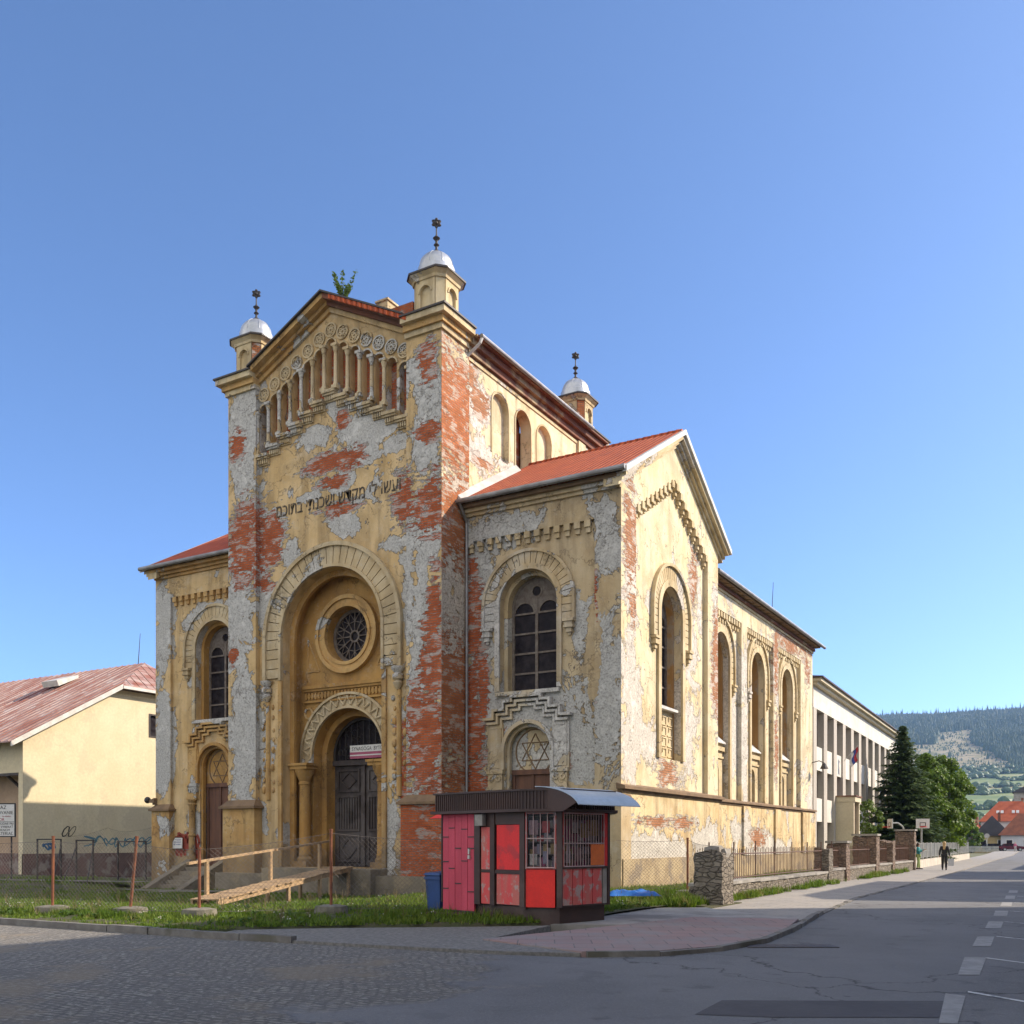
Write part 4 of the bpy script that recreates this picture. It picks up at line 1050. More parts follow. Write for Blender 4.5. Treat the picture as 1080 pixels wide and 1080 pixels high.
# asphalt: one material for the road sheets, worn setts showing at the west end
def asphalt():
    m = NT('road_asphalt')
    X, Y, Z = m.sep(m.P)[0:3]
    base = m.mix(m.mr(m.noise(0.35, 5), 0.35, 0.65), (0.115, 0.116, 0.12), (0.155, 0.156, 0.16))
    agg = m.noise(55, 3, None, 0.8)
    base = m.mix(m.mr(agg, 0.45, 0.75, 0, 0.7), base, (0.27, 0.27, 0.27))
    base = m.mix(m.mr(m.noise(1.1, 7, None, 0.7), 0.56, 0.62, 0, 0.35), base, (0.075, 0.076, 0.08))
    wear = m.noise(0.55, 5, m.vm('MULTIPLY', m.P, (1.0, 0.07, 1.0)), 0.55)
    base = m.mix(m.mr(wear, 0.40, 0.62, 0, 0.45), base, (0.175, 0.175, 0.18))
    base = m.mix(m.mr(m.noise(0.9, 7, m.vm('ADD', m.P, (31, 7, 0)), 0.65), 0.60, 0.70, 0, 0.5), base, (0.055, 0.055, 0.058))
    grit = m.noise(22, 4, None, 0.75)
    base = m.mix(m.mr(grit, 0.58, 0.68, 0, 0.5), base, (0.23, 0.225, 0.22))
    # long repair joints and cracks
    warp = m.vm('ADD', m.P, m.vm('MULTIPLY', m.noise(0.8, 5, None, 0.6, 0, True), (2.2, 2.2, 0)))
    cr = m.mr(m.voro(0.16, warp, 'DISTANCE_TO_EDGE'), 0.0, 0.006, 1.0, 0.0)
    base = m.mix(m.math('MULTIPLY', cr, 0.75), base, (0.035, 0.033, 0.033))
    # setts
    wv = m.vm('ADD', m.P, m.vm('MULTIPLY', m.noise(0.7, 4, None, 0.6, 0, True), (0.5, 0.5, 0)))
    sx = m.comb(m.sep(wv)[0], m.sep(wv)[1], 0.0)
    bc, bf = m.brick(sx, (0.45, 0.42, 0.365), (0.32, 0.30, 0.27), (0.19, 0.182, 0.17), 0.17, 0.11, 0.03, 0, 0.5)
    bc = m.mix(m.mr(m.noise(1.6, 8, None, 0.72), 0.42, 0.60, 0.1, 0.85), bc, (0.22, 0.212, 0.20))
    bc = m.mix(m.mr(m.noise(12, 5, None, 0.75), 0.54, 0.62, 0, 0.9), bc, (0.50, 0.475, 0.43))
    bc = m.mix(m.mr(m.noise(0.5, 5), 0.52, 0.66, 0, 0.7), bc, (0.36, 0.30, 0.225))
    edge = m.math('ADD', m.math('ADD', X, m.math('MULTIPLY', Y, 0.35)), m.math('MULTIPLY', m.noise(0.35, 5), 7.0))
    mask = m.mr(edge, 2.6, 3.4, 1.0, 0.0)
    col = m.mix(mask, base, bc)
    h = m.math('ADD', m.math('MULTIPLY', agg, 0.25), m.math('MULTIPLY', m.math('MULTIPLY', mask, m.math('SUBTRACT', 1.0, bf)), 0.35))
    h = m.math('ADD', h, m.math('MULTIPLY', m.math('MULTIPLY', mask, m.noise(5, 9, None, 0.8)), 3.5))
    return m.done(col, 0.82, m.bump(h, 1.0, 0.04), spec=0.3)
M['asphalt'] = asphalt()
M['patch'] = simple('dark_asphalt_repair', (0.062, 0.058, 0.062), (0.08, 0.076, 0.078), 1.2, 0.85, 0.5, 0.01)
M['mark'] = simple('worn_white_paint', (0.62, 0.62, 0.60), (0.42, 0.42, 0.41), 6, 0.7, 0.2, c3=(0.2, 0.2, 0.2), s3=3.5)
M['block'] = simple('parking_setts', (0.30, 0.297, 0.29), (0.22, 0.218, 0.212), 5, 0.8, 0.4)
def pavers(name, c1, c2, mort, bw, rh, rot, c3):
    m = NT(name)
    X, Y, Z = m.sep(m.P)[0:3]
    c, s = math.cos(rot), math.sin(rot)
    u = m.math('ADD', m.math('MULTIPLY', X, c), m.math('MULTIPLY', Y, s))
    v = m.math('SUBTRACT', m.math('MULTIPLY', Y, c), m.math('MULTIPLY', X, s))
    bc, bf = m.brick(m.comb(u, v, 0.0), c1, c2, mort, bw, rh, 0.012)
    bc = m.mix(m.mr(m.noise(1.0, 6), 0.42, 0.66, 0, 0.75), bc, c3)
    bc = m.mix(m.mr(m.noise(18, 4), 0.5, 0.75, 0, 0.4), bc, tuple(x * 0.6 for x in c1))
    return m.done(bc, 0.85, m.bump(m.math('SUBTRACT', m.noise(20, 4), bf), 0.5, 0.012))
M['pink'] = pavers('pink_pavers', (0.30, 0.20, 0.185), (0.26, 0.19, 0.18), (0.13, 0.115, 0.11), 0.62, 0.62, 0.5, (0.25, 0.235, 0.225))
M['grey_pave'] = pavers('grey_pavers', (0.28, 0.265, 0.245), (0.25, 0.235, 0.22), (0.15, 0.14, 0.13), 0.6, 0.4, 0.0, (0.33, 0.30, 0.265))
M['concrete'] = simple('worn_concrete', (0.36, 0.34, 0.31), (0.26, 0.245, 0.225), 1.4, 0.9, 0.5, 0.012, c3=(0.19, 0.18, 0.165))
M['pathstone'] = simple('worn_path_stone', (0.20, 0.19, 0.165), (0.13, 0.125, 0.105), 1.2, 0.9, 0.6, 0.02, c3=(0.10, 0.11, 0.06))
M['kerb'] = simple('granite_kerb', (0.20, 0.19, 0.175), (0.13, 0.12, 0.11), 2.5, 0.85, 0.6, 0.02, c3=(0.10, 0.095, 0.07))
M['gravel'] = simple('pale_gravel', (0.33, 0.315, 0.295), (0.20, 0.195, 0.185), 14, 0.95, 1.0, 0.03)
M['earth'] = simple('yard_turf_soil', (0.052, 0.062, 0.018), (0.075, 0.065, 0.03), 1.5, 0.95, 0.8, 0.03)
M['field'] = simple('far_ground', (0.10, 0.12, 0.045), (0.13, 0.12, 0.06), 0.01, 0.95, 0)

# base sheet to the horizon
kind(MB().add([(-6000, -3000, -0.5), (6000, -3000, -0.5), (6000, 7000, -0.5), (-6000, 7000, -0.5)], [(0, 1, 2, 3)]).build('ground', M['field']), 'structure')
# roads: side street across the front, main street away to the hills
KC = [(-60, -18.9), (-14, -18.9), (-5.9, -18.9), (-.15, -18.8), (4.0, -18.5), (6.2, -18.25), (7.5, -17.9), (8.4, -17.2), (9.0, -16.0), (9.25, -14.4), (9.1, -12.0), (8.5, -7.0), (7.9, 0.0), (7.75, 14.0), (7.4, 35.0), (6.3, 75.0), (5.6, 110.0), (3.0, 170.0), (2.5, 260.0)]
road_pts = [(-60, -60), (60, -60), (60, -26), (17.2, -26), (17.2, 170), (16.5, 260)] + KC[::-1]
flat_poly('road', road_pts, -0.10, M['asphalt'])
# kerb stones
def kerb(name, pts, w, z0, z1, gap, mat):
    mb = MB()
    for a, b in zip(pts[:-1], pts[1:]):
        a, b = Vector(a), Vector(b); d = b - a; L = d.length; d.normalize(); nrm = Vector((-d.y, d.x))
        n = max(1, int(L / 1.0))
        for k in range(n):
            p = a + d * (L * k / n + gap / 2); q = a + d * (L * (k + 1) / n - gap / 2)
            j = random.uniform(-0.015, 0.015); t = z1 + random.uniform(-0.015, 0.01)
            c = [p + nrm * j, q + nrm * j, q + nrm * (w + j), p + nrm * (w + j)]
            mb.hexa([(*v, z0) for v in c], [(*(v + (nrm * 0.012 if i < 2 else nrm * 0)), t) for i, v in enumerate(c)])
    return kind(mb.build(name, mat), 'structure')
kerb('kerb', KC[1:4] + [(2.2, -18.65)], 0.16, -0.3, 0.03, 0.015, M['kerb'])
kerb('kerb', KC[6:12], 0.14, -0.3, -0.02, 0.02, M['kerb'])
kerb('kerb', KC[11:15], 0.14, -0.3, -0.082, 0.012, M['kerb'])
# pavement along the stone fence, pink corner, gravel apron, concrete slabs
slab('pavement', [(4.7, -4.6), (5.9, -7.4), (8.55, -9.6)] + [(8.35, -7.0), (7.75, 0.0), (7.6, 14.0), (7.25, 35.0), (6.15, 75.0), (5.45, 110.0), (2.85, 170.0), (2.35, 260.0)] + [(-4, 260), (-1.0, 170), (2.0, 110), (3.0, 78), (3.9, 40.0), (4.7, 34)], -0.35, -0.078, M['grey_pave'])
slab('verge', [(1.5, -10.6), (4.55, -10.8), (5.6, -7.2), (5.6, -4.2), (1.5, -3.6)], -0.35, -0.05, M['earth'])
slab('paved_corner', [(5.0, -16.9), (7.35, -17.78), (8.28, -17.1), (8.86, -15.95), (9.1, -14.4), (8.95, -12.0), (8.56, -9.62), (6.4, -10.3), (5.9, -12.9)], -0.35, -0.028, M['pink'])
slab('concrete_apron', [(4.55, -13.6), (5.88, -12.9), (6.38, -10.3), (8.54, -9.6), (5.9, -7.42), (5.55, -7.0), (4.3, -8.0), (4.5, -10.4)], -0.35, -0.036, M['concrete'])
slab('gravel_apron', [(2.2, -18.62), (4.0, -18.46), (6.2, -18.2), (7.33, -17.8), (5.0, -16.92), (4.6, -13.7), (3.6, -14.6), (1.2, -16.4), (-0.2, -17.6), (0.2, -18.6)], -0.35, -0.05, M['gravel'])
# painted parking marks, repairs, drain
for pts in ([(12.55, -17.16), (12.80, -17.05), (12.70, -14.84), (12.41, -14.96)], [(12.35, -13.2), (12.62, -13.07), (12.53, -11.18), (12.26, -11.32)], [(12.22, -9.28), (12.5, -9.18), (12.42, -7.27), (12.13, -7.38)], [(12.09, -5.62), (12.37, -5.49), (12.27, -3.49), (11.98, -3.61)], [(11.95, -1.69), (12.22, -1.58), (12.12, 0.46), (11.86, 0.35)], [(12.79, -21.03), (12.95, -20.95), (12.83, -19.05), (12.61, -18.96)], [(11.8, 2.3), (12.07, 2.35), (11.97, 4.4), (11.7, 4.35)], [(11.65, 6.2), (11.92, 6.3), (11.82, 8.3), (11.55, 8.2)]):
    flat_poly('parking_strip', pts, -0.094, M['block'])
for k in range(8):
    y = -18.7 + k * 3.80; x = 12.82 - k * 0.13
    flat_poly('parking_line', [(x, y - 0.05), (x + 4.2, y - 3.2), (x + 4.2, y - 3.1), (x, y + 0.05)], -0.094, M['mark'])
flat_poly('road_repair', [(10.55, -20.75), (11.08, -20.46), (12.71, -19.53), (12.76, -20.67), (11.37, -21.49), (10.6, -21.75)], -0.095, M['patch'])
flat_poly('road_repair', [(9.0, -23.4), (12.9, -22.9), (12.9, -23.1), (9.0, -23.7)], -0.095, M['concrete'])
dr = MB().box(-0.75, 0.75, -0.24, 0.24, -0.08, 0.012)
for k in range(9): dr.box(-0.68 + k * 0.155, -0.60 + k * 0.155, -0.2, 0.2, 0.012, 0.015)
o = dr.build('drain_grate', M['iron']); o.location = (9.72, -14.75, -0.10); o.rotation_euler = (0, 0, 0.55)
tag(o, 'dark iron drain grate at the edge of the asphalt', 'drain grate')

# yard turf
def in_poly(x, y, poly):
    c = False; n = len(poly); j = n - 1
    for i in range(n):
        if (poly[i][1] > y) != (poly[j][1] > y) and x < (poly[j][0] - poly[i][0]) * (y - poly[i][1]) / (poly[j][1] - poly[i][1]) + poly[i][0]: c = not c
        j = i
    return c
GR_ = [(-0.4, -18.9), (0.0, -17.4), (1.3, -16.2), (3.8, -14.3), (4.6, -13.4), (9, -13.4), (9, -20)]
nx, ny = 130, 90
x0, x1, y0, y1 = -46.0, 4.55, -18.74, 1.0
vs = []; fs = []
for j in range(ny + 1):
    for i in range(nx + 1):
        x = x0 + (x1 - x0) * (i / nx); y = y0 + (y1 - y0) * j / ny
        vs.append((x, y, -0.22 if in_poly(x, y, GR_) else gh(x, y) - 0.02 + 0.03 * mnoise.noise(Vector((x * 0.8, y * 0.8, 0)))))
for j in range(ny):
    for i in range(nx):
        a = j * (nx + 1) + i; fs.append((a, a + 1, a + nx + 2, a + nx + 1))
mb = MB().add(vs, fs)
mb.add([(4.55, -6.9, -0.015), (5.5, -6.9, -0.02), (4.7, -4.4, 0.0), (4.7, 34, 0.0), (0.0, 34, 0.0), (4.55, 1, 0.0), (4.55, -7, 0)], [(0, 1, 2, 5)])
kind(mb.build('yard_ground', M['earth'], None, True), 'structure')
kind(MB().box(-1, 4.5, 1.0, 34, -0.9, 0.0).build('forecourt', M['earth']), 'structure')
flat_poly('path', [(-60, -5.2), (-31, -5.2), (-24.5, -3.6), (-21.6, -2.9), (-21.6, -2.0), (-25, -2.6), (-31, -3.9), (-60, -3.9)], -0.10, M['pathstone'])
flat_poly('path', [(-21.4, -4.2), (-17.6, -5.2), (-14.8, -3.6), (-16.6, -2.9)], -0.325, M['pathstone'])

def grassmat():
    m = NT('grass_blades')
    n1 = m.noise(0.5, 5); n2 = m.noise(14, 3)
    col = m.mix(m.mr(n1, 0.35, 0.65), (0.135, 0.225, 0.022), (0.185, 0.255, 0.032))
    col = m.mix(m.mr(n2, 0.4, 0.7), col, (0.06, 0.115, 0.016))
    col = m.mix(m.mr(m.noise(1.7, 5), 0.55, 0.66, 0, 0.75), col, (0.24, 0.21, 0.075))
    m.done(col, 0.6, spec=0.25)
    tr = m.t.nodes.new('ShaderNodeBsdfTranslucent'); m.s(tr.inputs[0], col)
    mx = m.t.nodes.new('ShaderNodeMixShader'); mx.inputs[0].default_value = 0.35
    m.t.links.new(m.bs.outputs[0], mx.inputs[1]); m.t.links.new(tr.outputs[0], mx.inputs[2]); m.t.links.new(mx.outputs[0], m.out.inputs[0])
    return m.mat
M['grass'] = grassmat()
def grass(name, sampler, n, hmin, hmax, seed):
    rnd = random.Random(seed); vs = []; fs = []
    k = 0
    while k < n:
        s = sampler(rnd)
        if s is None: continue
        x, y, z, sc = s
        k += 1
        for b in range(3):
            a = rnd.uniform(0, 2 * PI); h = rnd.uniform(hmin, hmax) * sc; w = rnd.uniform(0.012, 0.028) * (0.6 + 0.4 * sc)
            px, py = x + rnd.uniform(-0.05, 0.05), y + rnd.uniform(-0.05, 0.05)
            l = rnd.uniform(0.1, 0.7) * h; ax, ay = math.cos(a), math.sin(a)
            bx, by = math.cos(a + rnd.uniform(1, 2)), math.sin(a + rnd.uniform(1, 2))
            o = len(vs)
            vs += [(px - w * ax, py - w * ay, z), (px + w * ax, py + w * ay, z), (px + bx * l, py + by * l, z + h)]
            fs.append((o, o + 1, o + 2))
    ob = MB().add(vs, fs).build(name, M['grass'], recalc=False)
    return kind(ob, 'stuff')
def lawn(r):
    x = r.uniform(-20, 4.4) if r.random() < 0.9 else r.uniform(-32, -20); y = r.uniform(-18.7, -0.4)
    if y > -2.4 and -18.2 < x < -6: return None
    if y > -2.0 - 0.4 and -21.8 < x < -19: return None
    if in_poly(x, y, [(-0.4, -18.8), (0.2, -17.3), (1.5, -16.0), (3.9, -14.2), (4.6, -13.3), (9, -13.4), (9, -20)]): return None
    if in_poly(x, y, [(1.6, -12.9), (4.0, -13.5), (4.7, -13.2), (4.8, -11.6), (4.2, -10.6), (2.4, -10.2)]): return None
    if in_poly(x, y, [(-60, -5.2), (-31, -5.2), (-24.5, -3.6), (-21.6, -2.9), (-21.6, -2.0), (-25, -2.6), (-60, -3.9)]) and r.random() < 0.85: return None
    if in_poly(x, y, [(-21.4, -4.2), (-17.6, -5.2), (-14.8, -3.6), (-16.6, -2.9)]) and r.random() < 0.85: return None
    d = mnoise.noise(Vector((x * 0.45, y * 0.45, 3)))
    if d < -0.22 and r.random() < 0.75: return None
    d2 = mnoise.noise(Vector((x * 1.9, y * 1.9, 6)))
    sc = max(0.25, 0.7 + 0.5 * max(-0.6, d) + 0.55 * d2)
    if y < -17.6: sc *= 0.45 + 0.5 * max(0, d2)
    if y < -17.2 and d2 < -0.15: return None
    return (x, y, gh(x, y) - 0.03, sc)
grass('grass', lawn, 62000, 0.07, 0.20, 1)
def rough(r):
    c = r.random()
    if c < 0.45: x, y = r.uniform(0.6, 5.2), r.uniform(-7.6, -0.1)
    elif c < 0.75: x, y = r.uniform(0.3, 4.3), r.uniform(0, 32)
    elif c < 0.9: x, y = r.uniform(4.82, 5.25), r.uniform(-2, 30)
    else: x, y = r.uniform(0.8, 5.0), r.uniform(-15.2, -13.6)
    if c >= 0.9 and y < -13.6 - (5.0 - x) * 0.35 + 0.3: return None
    if x > 4.4 + 0.0 and y < -7.2: return None
    sc = 1.0 + 0.9 * mnoise.noise(Vector((x * 0.8, y * 0.5, 8)))
    if 0.75 <= c < 0.9 and mnoise.noise(Vector((0, y * 0.5, 4))) < 0.0: return None
    return (x, y, -0.05, max(0.3, sc))
grass('tall_weeds', rough, 11000, 0.10, 0.28, 2)

def weeds(n, seed):
    r = random.Random(seed); mb = MB(); mats = [leafmat('broad_weeds', (0.07, 0.13, 0.025), (0.10, 0.16, 0.035), (0.05, 0.10, 0.02)), leafmat('dry_stalks', (0.26, 0.21, 0.10), (0.20, 0.16, 0.08), (0.30, 0.26, 0.14)), simple('clover_flowers', (0.62, 0.60, 0.52), None, 9, 0.8, 0)]
    k = 0
    while k < n:
        s = lawn(r) if r.random() < 0.75 else rough(r)
        if s is None: continue
        k += 1; x, y, z, sc = s; mb.cur = 0
        for q in range(r.randint(4, 8)):
            a = r.uniform(0, 2 * PI); l = r.uniform(0.06, 0.16); w = l * 0.28; c, s_ = math.cos(a), math.sin(a); h = r.uniform(0.04, 0.14)
            mb.add([(x, y, z + 0.03), (x + c * l * .6 - s_ * w, y + s_ * l * .6 + c * w, z + h), (x + c * l, y + s_ * l, z + h * .8), (x + c * l * .6 + s_ * w, y + s_ * l * .6 - c * w, z + h)], [(0, 1, 2, 3)])
        if r.random() < 0.22:
            mb.cur = 1
            for q in range(4): mb.tube((x, y, z), (x + r.uniform(-.1, .1), y + r.uniform(-.1, .1), z + r.uniform(.22, .42)), 0.006, 0.003, 3, False)
        if r.random() < 0.10:
            mb.cur = 2
            for q in range(3): mb.ball((x + r.uniform(-.12, .12), y + r.uniform(-.12, .12), z + r.uniform(.10, .17)), 0.014, 5, 3)
    return kind(mb.build('weeds', mats, None, recalc=False), 'stuff')

# ------------------------------------------------------------------ kiosk
M['red'] = simple('sun_faded_red_paint', (0.78, 0.028, 0.028), (0.66, 0.022, 0.024), 3, 0.6, 0.3, c3=(0.48, 0.035, 0.04), s3=2.5, streak=True)
M['brightred'] = simple('bright_red_paint', (0.84, 0.022, 0.010), (0.74, 0.018, 0.010), 3, 0.5, 0.15)
M['pinkred'] = simple('pink_door_paint', (0.60, 0.07, 0.115), (0.48, 0.05, 0.085), 3, 0.65, 0.3, streak=True)
M['peelred'] = simple('peeling_red_paint', (0.68, 0.085, 0.085), (0.52, 0.16, 0.13), 5, 0.75, 0.5, 0.01, c3=(0.42, 0.34, 0.31), s3=5, streak=True)
M['brownmetal'] = simple('dark_brown_metal', (0.058, 0.029, 0.023), (0.04, 0.021, 0.018), 2, 0.55, 0.15, c3=(0.085, 0.055, 0.045))
M['canopy'] = simple('weathered_canopy_sheet', (0.42, 0.50, 0.58), (0.34, 0.42, 0.50), 1.5, 0.4, 0.1)
M['whitebar'] = simple('painted_grille_bars', (0.48, 0.36, 0.35), (0.40, 0.28, 0.27), 4, 0.5, 0.1)
M['orange'] = simple('orange_hatch_paint', (0.80, 0.19, 0.035), (0.70, 0.15, 0.03), 3, 0.5, 0.15)
M['blue'] = simple('blue_plastic', (0.03, 0.075, 0.23), (0.025, 0.06, 0.18), 3, 0.45, 0.1)
kg = NT('kiosk_glass')
kgs = kg.noise(3, 3)
M['kglass'] = kg.done((0.02, 0.018, 0.022), kg.mr(kgs, 0.3, 0.7, 0.05, 0.25), spec=0.5)
kgt = kg.t.nodes.new('ShaderNodeBsdfTransparent'); kgm = kg.t.nodes.new('ShaderNodeMixShader'); kgm.inputs[0].default_value = 0.22
kg.t.links.new(kgt.outputs[0], kgm.inputs[1]); kg.t.links.new(kg.bs.outputs[0], kgm.inputs[2]); kg.t.links.new(kgm.outputs[0], kg.out.inputs[0])
KZ = math.atan2(-0.257, 0.966)
kio = thing('kiosk', 'shabby red and brown corner kiosk with barred windows and a flat dark roof', 'kiosk', (1.46, -13.0, 0.0), KZ)
poly = [(0, 0), (2.56, 0), (3.26, 0.36), (3.26, 1.90), (2.60, 2.60), (0, 2.60)]
def face(i):
    (ax, ay), (bx, by) = poly[i], poly[(i + 1) % 6]
    L = math.hypot(bx - ax, by - ay); dx, dy = (bx - ax) / L, (by - ay) / L
    return L, (lambda u, z, d: (ax + dx * u - dy * d, ay + dy * u + dx * d, z))
sk = MB(); ins = [(x + (0.06 if x < 1 else -0.06), y + (0.06 if y < 1 else -0.06)) for x, y in poly]
sk.hexa([(x, y, -0.1) for x, y in ins], [(x, y, 0.30) for x, y in ins])
sk.build('plinth', M['brownmetal'], kio)
rf = MB()
def off(e): return [(-e, -e), (2.56 + e * 0.4, -e), (3.26 + e, 0.36 - e * 0.4), (3.26 + e, 1.9 + e * .4), (2.6 + e * .4, 2.6 + e), (-e, 2.6 + e)]
fo, fi2 = off(0.20), off(0.12)
rf.hexa([(x, y, 2.27) for x, y in fo], [(x, y, 2.33) for x, y in fo])
rf.hexa([(x, y, 2.331) for x, y in fi2], [(x, y, 2.70) for x, y in fi2])
rf.hexa([(x, y, 2.701) for x, y in off(0.16)], [(x, y, 2.74) for x, y in off(0.16)])
roof = rf.build('roof', M['brownmetal'], kio)
rb = MB()
for i in range(6):
    (ax, ay), (bx, by) = off(0.125)[i], off(0.125)[(i + 1) % 6]
    L = math.hypot(bx - ax, by - ay); n = int(L / 0.07)
    for k in range(n):
        t = (k + 0.5) / n; rb.tube((ax + (bx - ax) * t, ay + (by - ay) * t, 2.335), (ax + (bx - ax) * t, ay + (by - ay) * t, 2.698), 0.018, n=5)
rb.build('fascia_rib', M['brownmetal'], roof)
# posts
pm = MB()
L0, f0 = face(0)
for a, b in ((1.08, 1.26), (1.58, 1.72), (2.48, 2.62)): fbox(pm, f0, a, b, 0.30, 2.27, -0.03, 0.06)
fbox(pm, f0, -0.02, 0.02, 0.30, 2.27, -0.03, 0.08)
L1, f1 = face(1); L2, f2 = face(2); L3, f3 = face(3); L4, f4 = face(4); L5, f5 = face(5)
fbox(pm, f1, L1 - 0.06, L1 + 0.05, 0.30, 2.27, -0.025, 0.05)
fbox(pm, f2, L2 - 0.04, L2 + 0.04, 0.30, 2.27, -0.02, 0.05)
fbox(pm, f0, 1.72, 2.48, 2.02, 2.268, -0.01, 0.05); fbox(pm, f0, 1.26, 1.58, 1.98, 2.268, -0.01, 0.05)
fbox(pm, f0, 1.72, 2.48, 0.98, 1.06, -0.015, 0.05); fbox(pm, f0, 1.26, 1.58, 1.0, 1.06, -0.01, 0.05)
pm.build_each('frame_post', M['brownmetal'], kio)
# pink boarded door
dr = MB()
for k in range(5):
    a = 0.03 + k * 0.21; fbox(dr, f0, a, a + 0.198, 0.12, 2.26, -0.02 - 0.005 * (k % 2), 0.03)
door = dr.build('plank_door', M['pinkred'], kio)
db = MB()
for k, zz in ((0, 1.75), (0, 1.2), (0, 0.6), (1, 1.95), (1, 1.05), (2, 1.5), (2, 0.72), (3, 1.92), (3, 1.22), (4, 1.75), (4, 1.5), (4, 0.55)):
    a = 0.03 + k * 0.21; fbox(db, f0, a - 0.003, a + 0.2, zz, zz + 0.022, -0.033, -0.0255)
fbox(db, f0, 0.0, 1.08, 0.10, 0.14, -0.032, 0.0)
db.build('door_batten', M['iron'], door)
hd = MB(); fbox(hd, f0, 0.90, 0.96, 1.28, 1.36, -0.06, -0.026); fbox(hd, f0, 0.91, 0.95, 1.38, 1.5, -0.06, -0.026)
hd.build('handle', M['flash'], door)
pn = MB(); fbox(pn, f0, 1.28, 1.56, 1.06, 1.97, 0.0, 0.04); fbox(pn, f0, 1.28, 1.56, 0.32, 0.99, 0.0, 0.04)
pn.build_each('narrow_panel', M['peelred'], kio)
lb = MB(); fbox(lb, f0, 1.22, 1.46, 2.0, 2.24, -0.14, -0.031)
lb.build('lamp_housing', M['concrete'], kio)
pn = MB(); fbox(pn, f0, 1.76, 2.44, 1.065, 2.01, 0.005, 0.04); pn.build('door_panel', M['red'], kio)
pn = MB(); fbox(pn, f0, 1.76, 2.44, 0.33, 0.975, 0.005, 0.04); o = pn.build('door_panel', M['peelred'], kio); o['label'] = 'lower red panel with flaking paint'
pn = MB(); fbox(pn, f1, 0.06, L1 - 0.10, 0.30, 1.08, -0.01, 0.03)
o = pn.build('front_panel', M['brightred'], kio); o['label'] = 'freshly painted bright red panel'
fbox_ = MB(); fbox(fbox_, f1, 0.0, 0.06, 0.25, 2.27, -0.02, 0.04); fbox_.build('frame_post', M['brownmetal'], kio)
def barred(fn, u0, u1, z0, z1, n, rails, name):
    b = MB()
    for k in range(n + 1):
        u = u0 + (u1 - u0) * k / n; b.tube(fn(u, z0, -0.03), fn(u, z1, -0.03), 0.011, n=6)
    for zz in [z0, z1] + rails: b.tube(fn(u0, zz, -0.036), fn(u1, zz, -0.036), 0.014, n=6)
    w = b.build(name, M['whitebar'], kio)
    p = MB(); fbox(p, fn, u0, u1, z0, z1, 0.0, 0.012); p.build('pane', M['kglass'], w)
    p = MB().prism(rect(u0 - 0.03, u1 + 0.03, z0 - 0.03, z1 + 0.02), [rect(u0 + 0.015, u1 - 0.015, z0 + 0.015, z1 - 0.02)], fn, -0.026, -0.002); p.build('frame', M['peelred'], w)
    return w
barred(f1, 0.08, L1 - 0.10, 1.12, 2.25, 4, [1.72], 'barred_window')
barred(f2, 0.10, 1.36, 1.14, 2.25, 15, [1.62], 'barred_window')
# goods seen behind the glass
goods = [(0.65, 0.10, 0.10), (0.75, 0.70, 0.66), (0.45, 0.42, 0.55), (0.62, 0.42, 0.16), (0.55, 0.10, 0.25), (0.30, 0.24, 0.23), (0.8, 0.74, 0.78), (0.55, 0.35, 0.38)]
gm = [simple('goods_%d' % i, c, None, 12, 0.5, 0) for i, c in enumerate(goods)]
random.seed(8)
sh = MB()
for fn, Lw in ((f1, L1), (f2, 1.45)):
    for zz in (1.14, 1.40, 1.66, 1.94):
        sh.cur = 5; fbox(sh, fn, 0.08, Lw - 0.08, zz - 0.02, zz, 0.10, 0.34)
        u = 0.10
        while u < Lw - 0.16:
            w = random.uniform(0.035, 0.10); h = random.uniform(0.09, 0.23); sh.cur = random.randrange(8)
            fbox(sh, fn, u, u + w * 0.9, zz + 0.002, zz + h, 0.13 + random.uniform(0, 0.05), 0.25); u += w
sh.cur = 5
sh.build('display_shelf', gm, kio)
hx = MB(); fbox(hx, f2, 0.92, 1.34, 1.16, 1.60, -0.055, -0.04); hx.build('serving_hatch', M['orange'], kio)
for k in range(4):
    pn = MB(); fbox(pn, f2, 0.08 + k * 0.315, 0.08 + k * 0.315 + 0.29, 0.34, 1.09, -0.008, 0.03); pn.build('lower_panel', M['peelred'], kio)
pn = MB(); fbox(pn, f2, 1.36, 1.48, 0.34, 1.09, -0.01, 0.03); o = pn.build('edge_board', M['concrete'], kio)
pn = MB(); fbox(pn, f2, 0.02, L2, 1.09, 1.135, -0.03, 0.03); fbox(pn, f2, 0.05, L2, 0.30, 0.335, -0.012, 0.03); pn.build_each('window_ledge', M['brownmetal'], kio)
pn = MB(); fbox(pn, f2, 1.37, 1.50, 1.14, 2.26, -0.012, 0.03); fbox(pn, f3, 0.05, L3, 0.32, 2.26, 0.0, 0.03); pn.build_each('side_panel', M['red'], kio)
pn = MB(); fbox(pn, f4, 0.0, L4, 0.32, 2.26, 0.0, 0.03); fbox(pn, f5, 0.03, L5, 0.32, 2.26, 0.0, 0.03); pn.build_each('back_wall', M['brownmetal'], kio)
pn = MB().hexa([(x * 0.96 + 0.06, y * 0.92 + 0.1, 0.305) for x, y in poly], [(x * 0.96 + 0.06, y * 0.92 + 0.1, 0.33) for x, y in poly]); pn.build('floor_board', M['brownmetal'], kio)
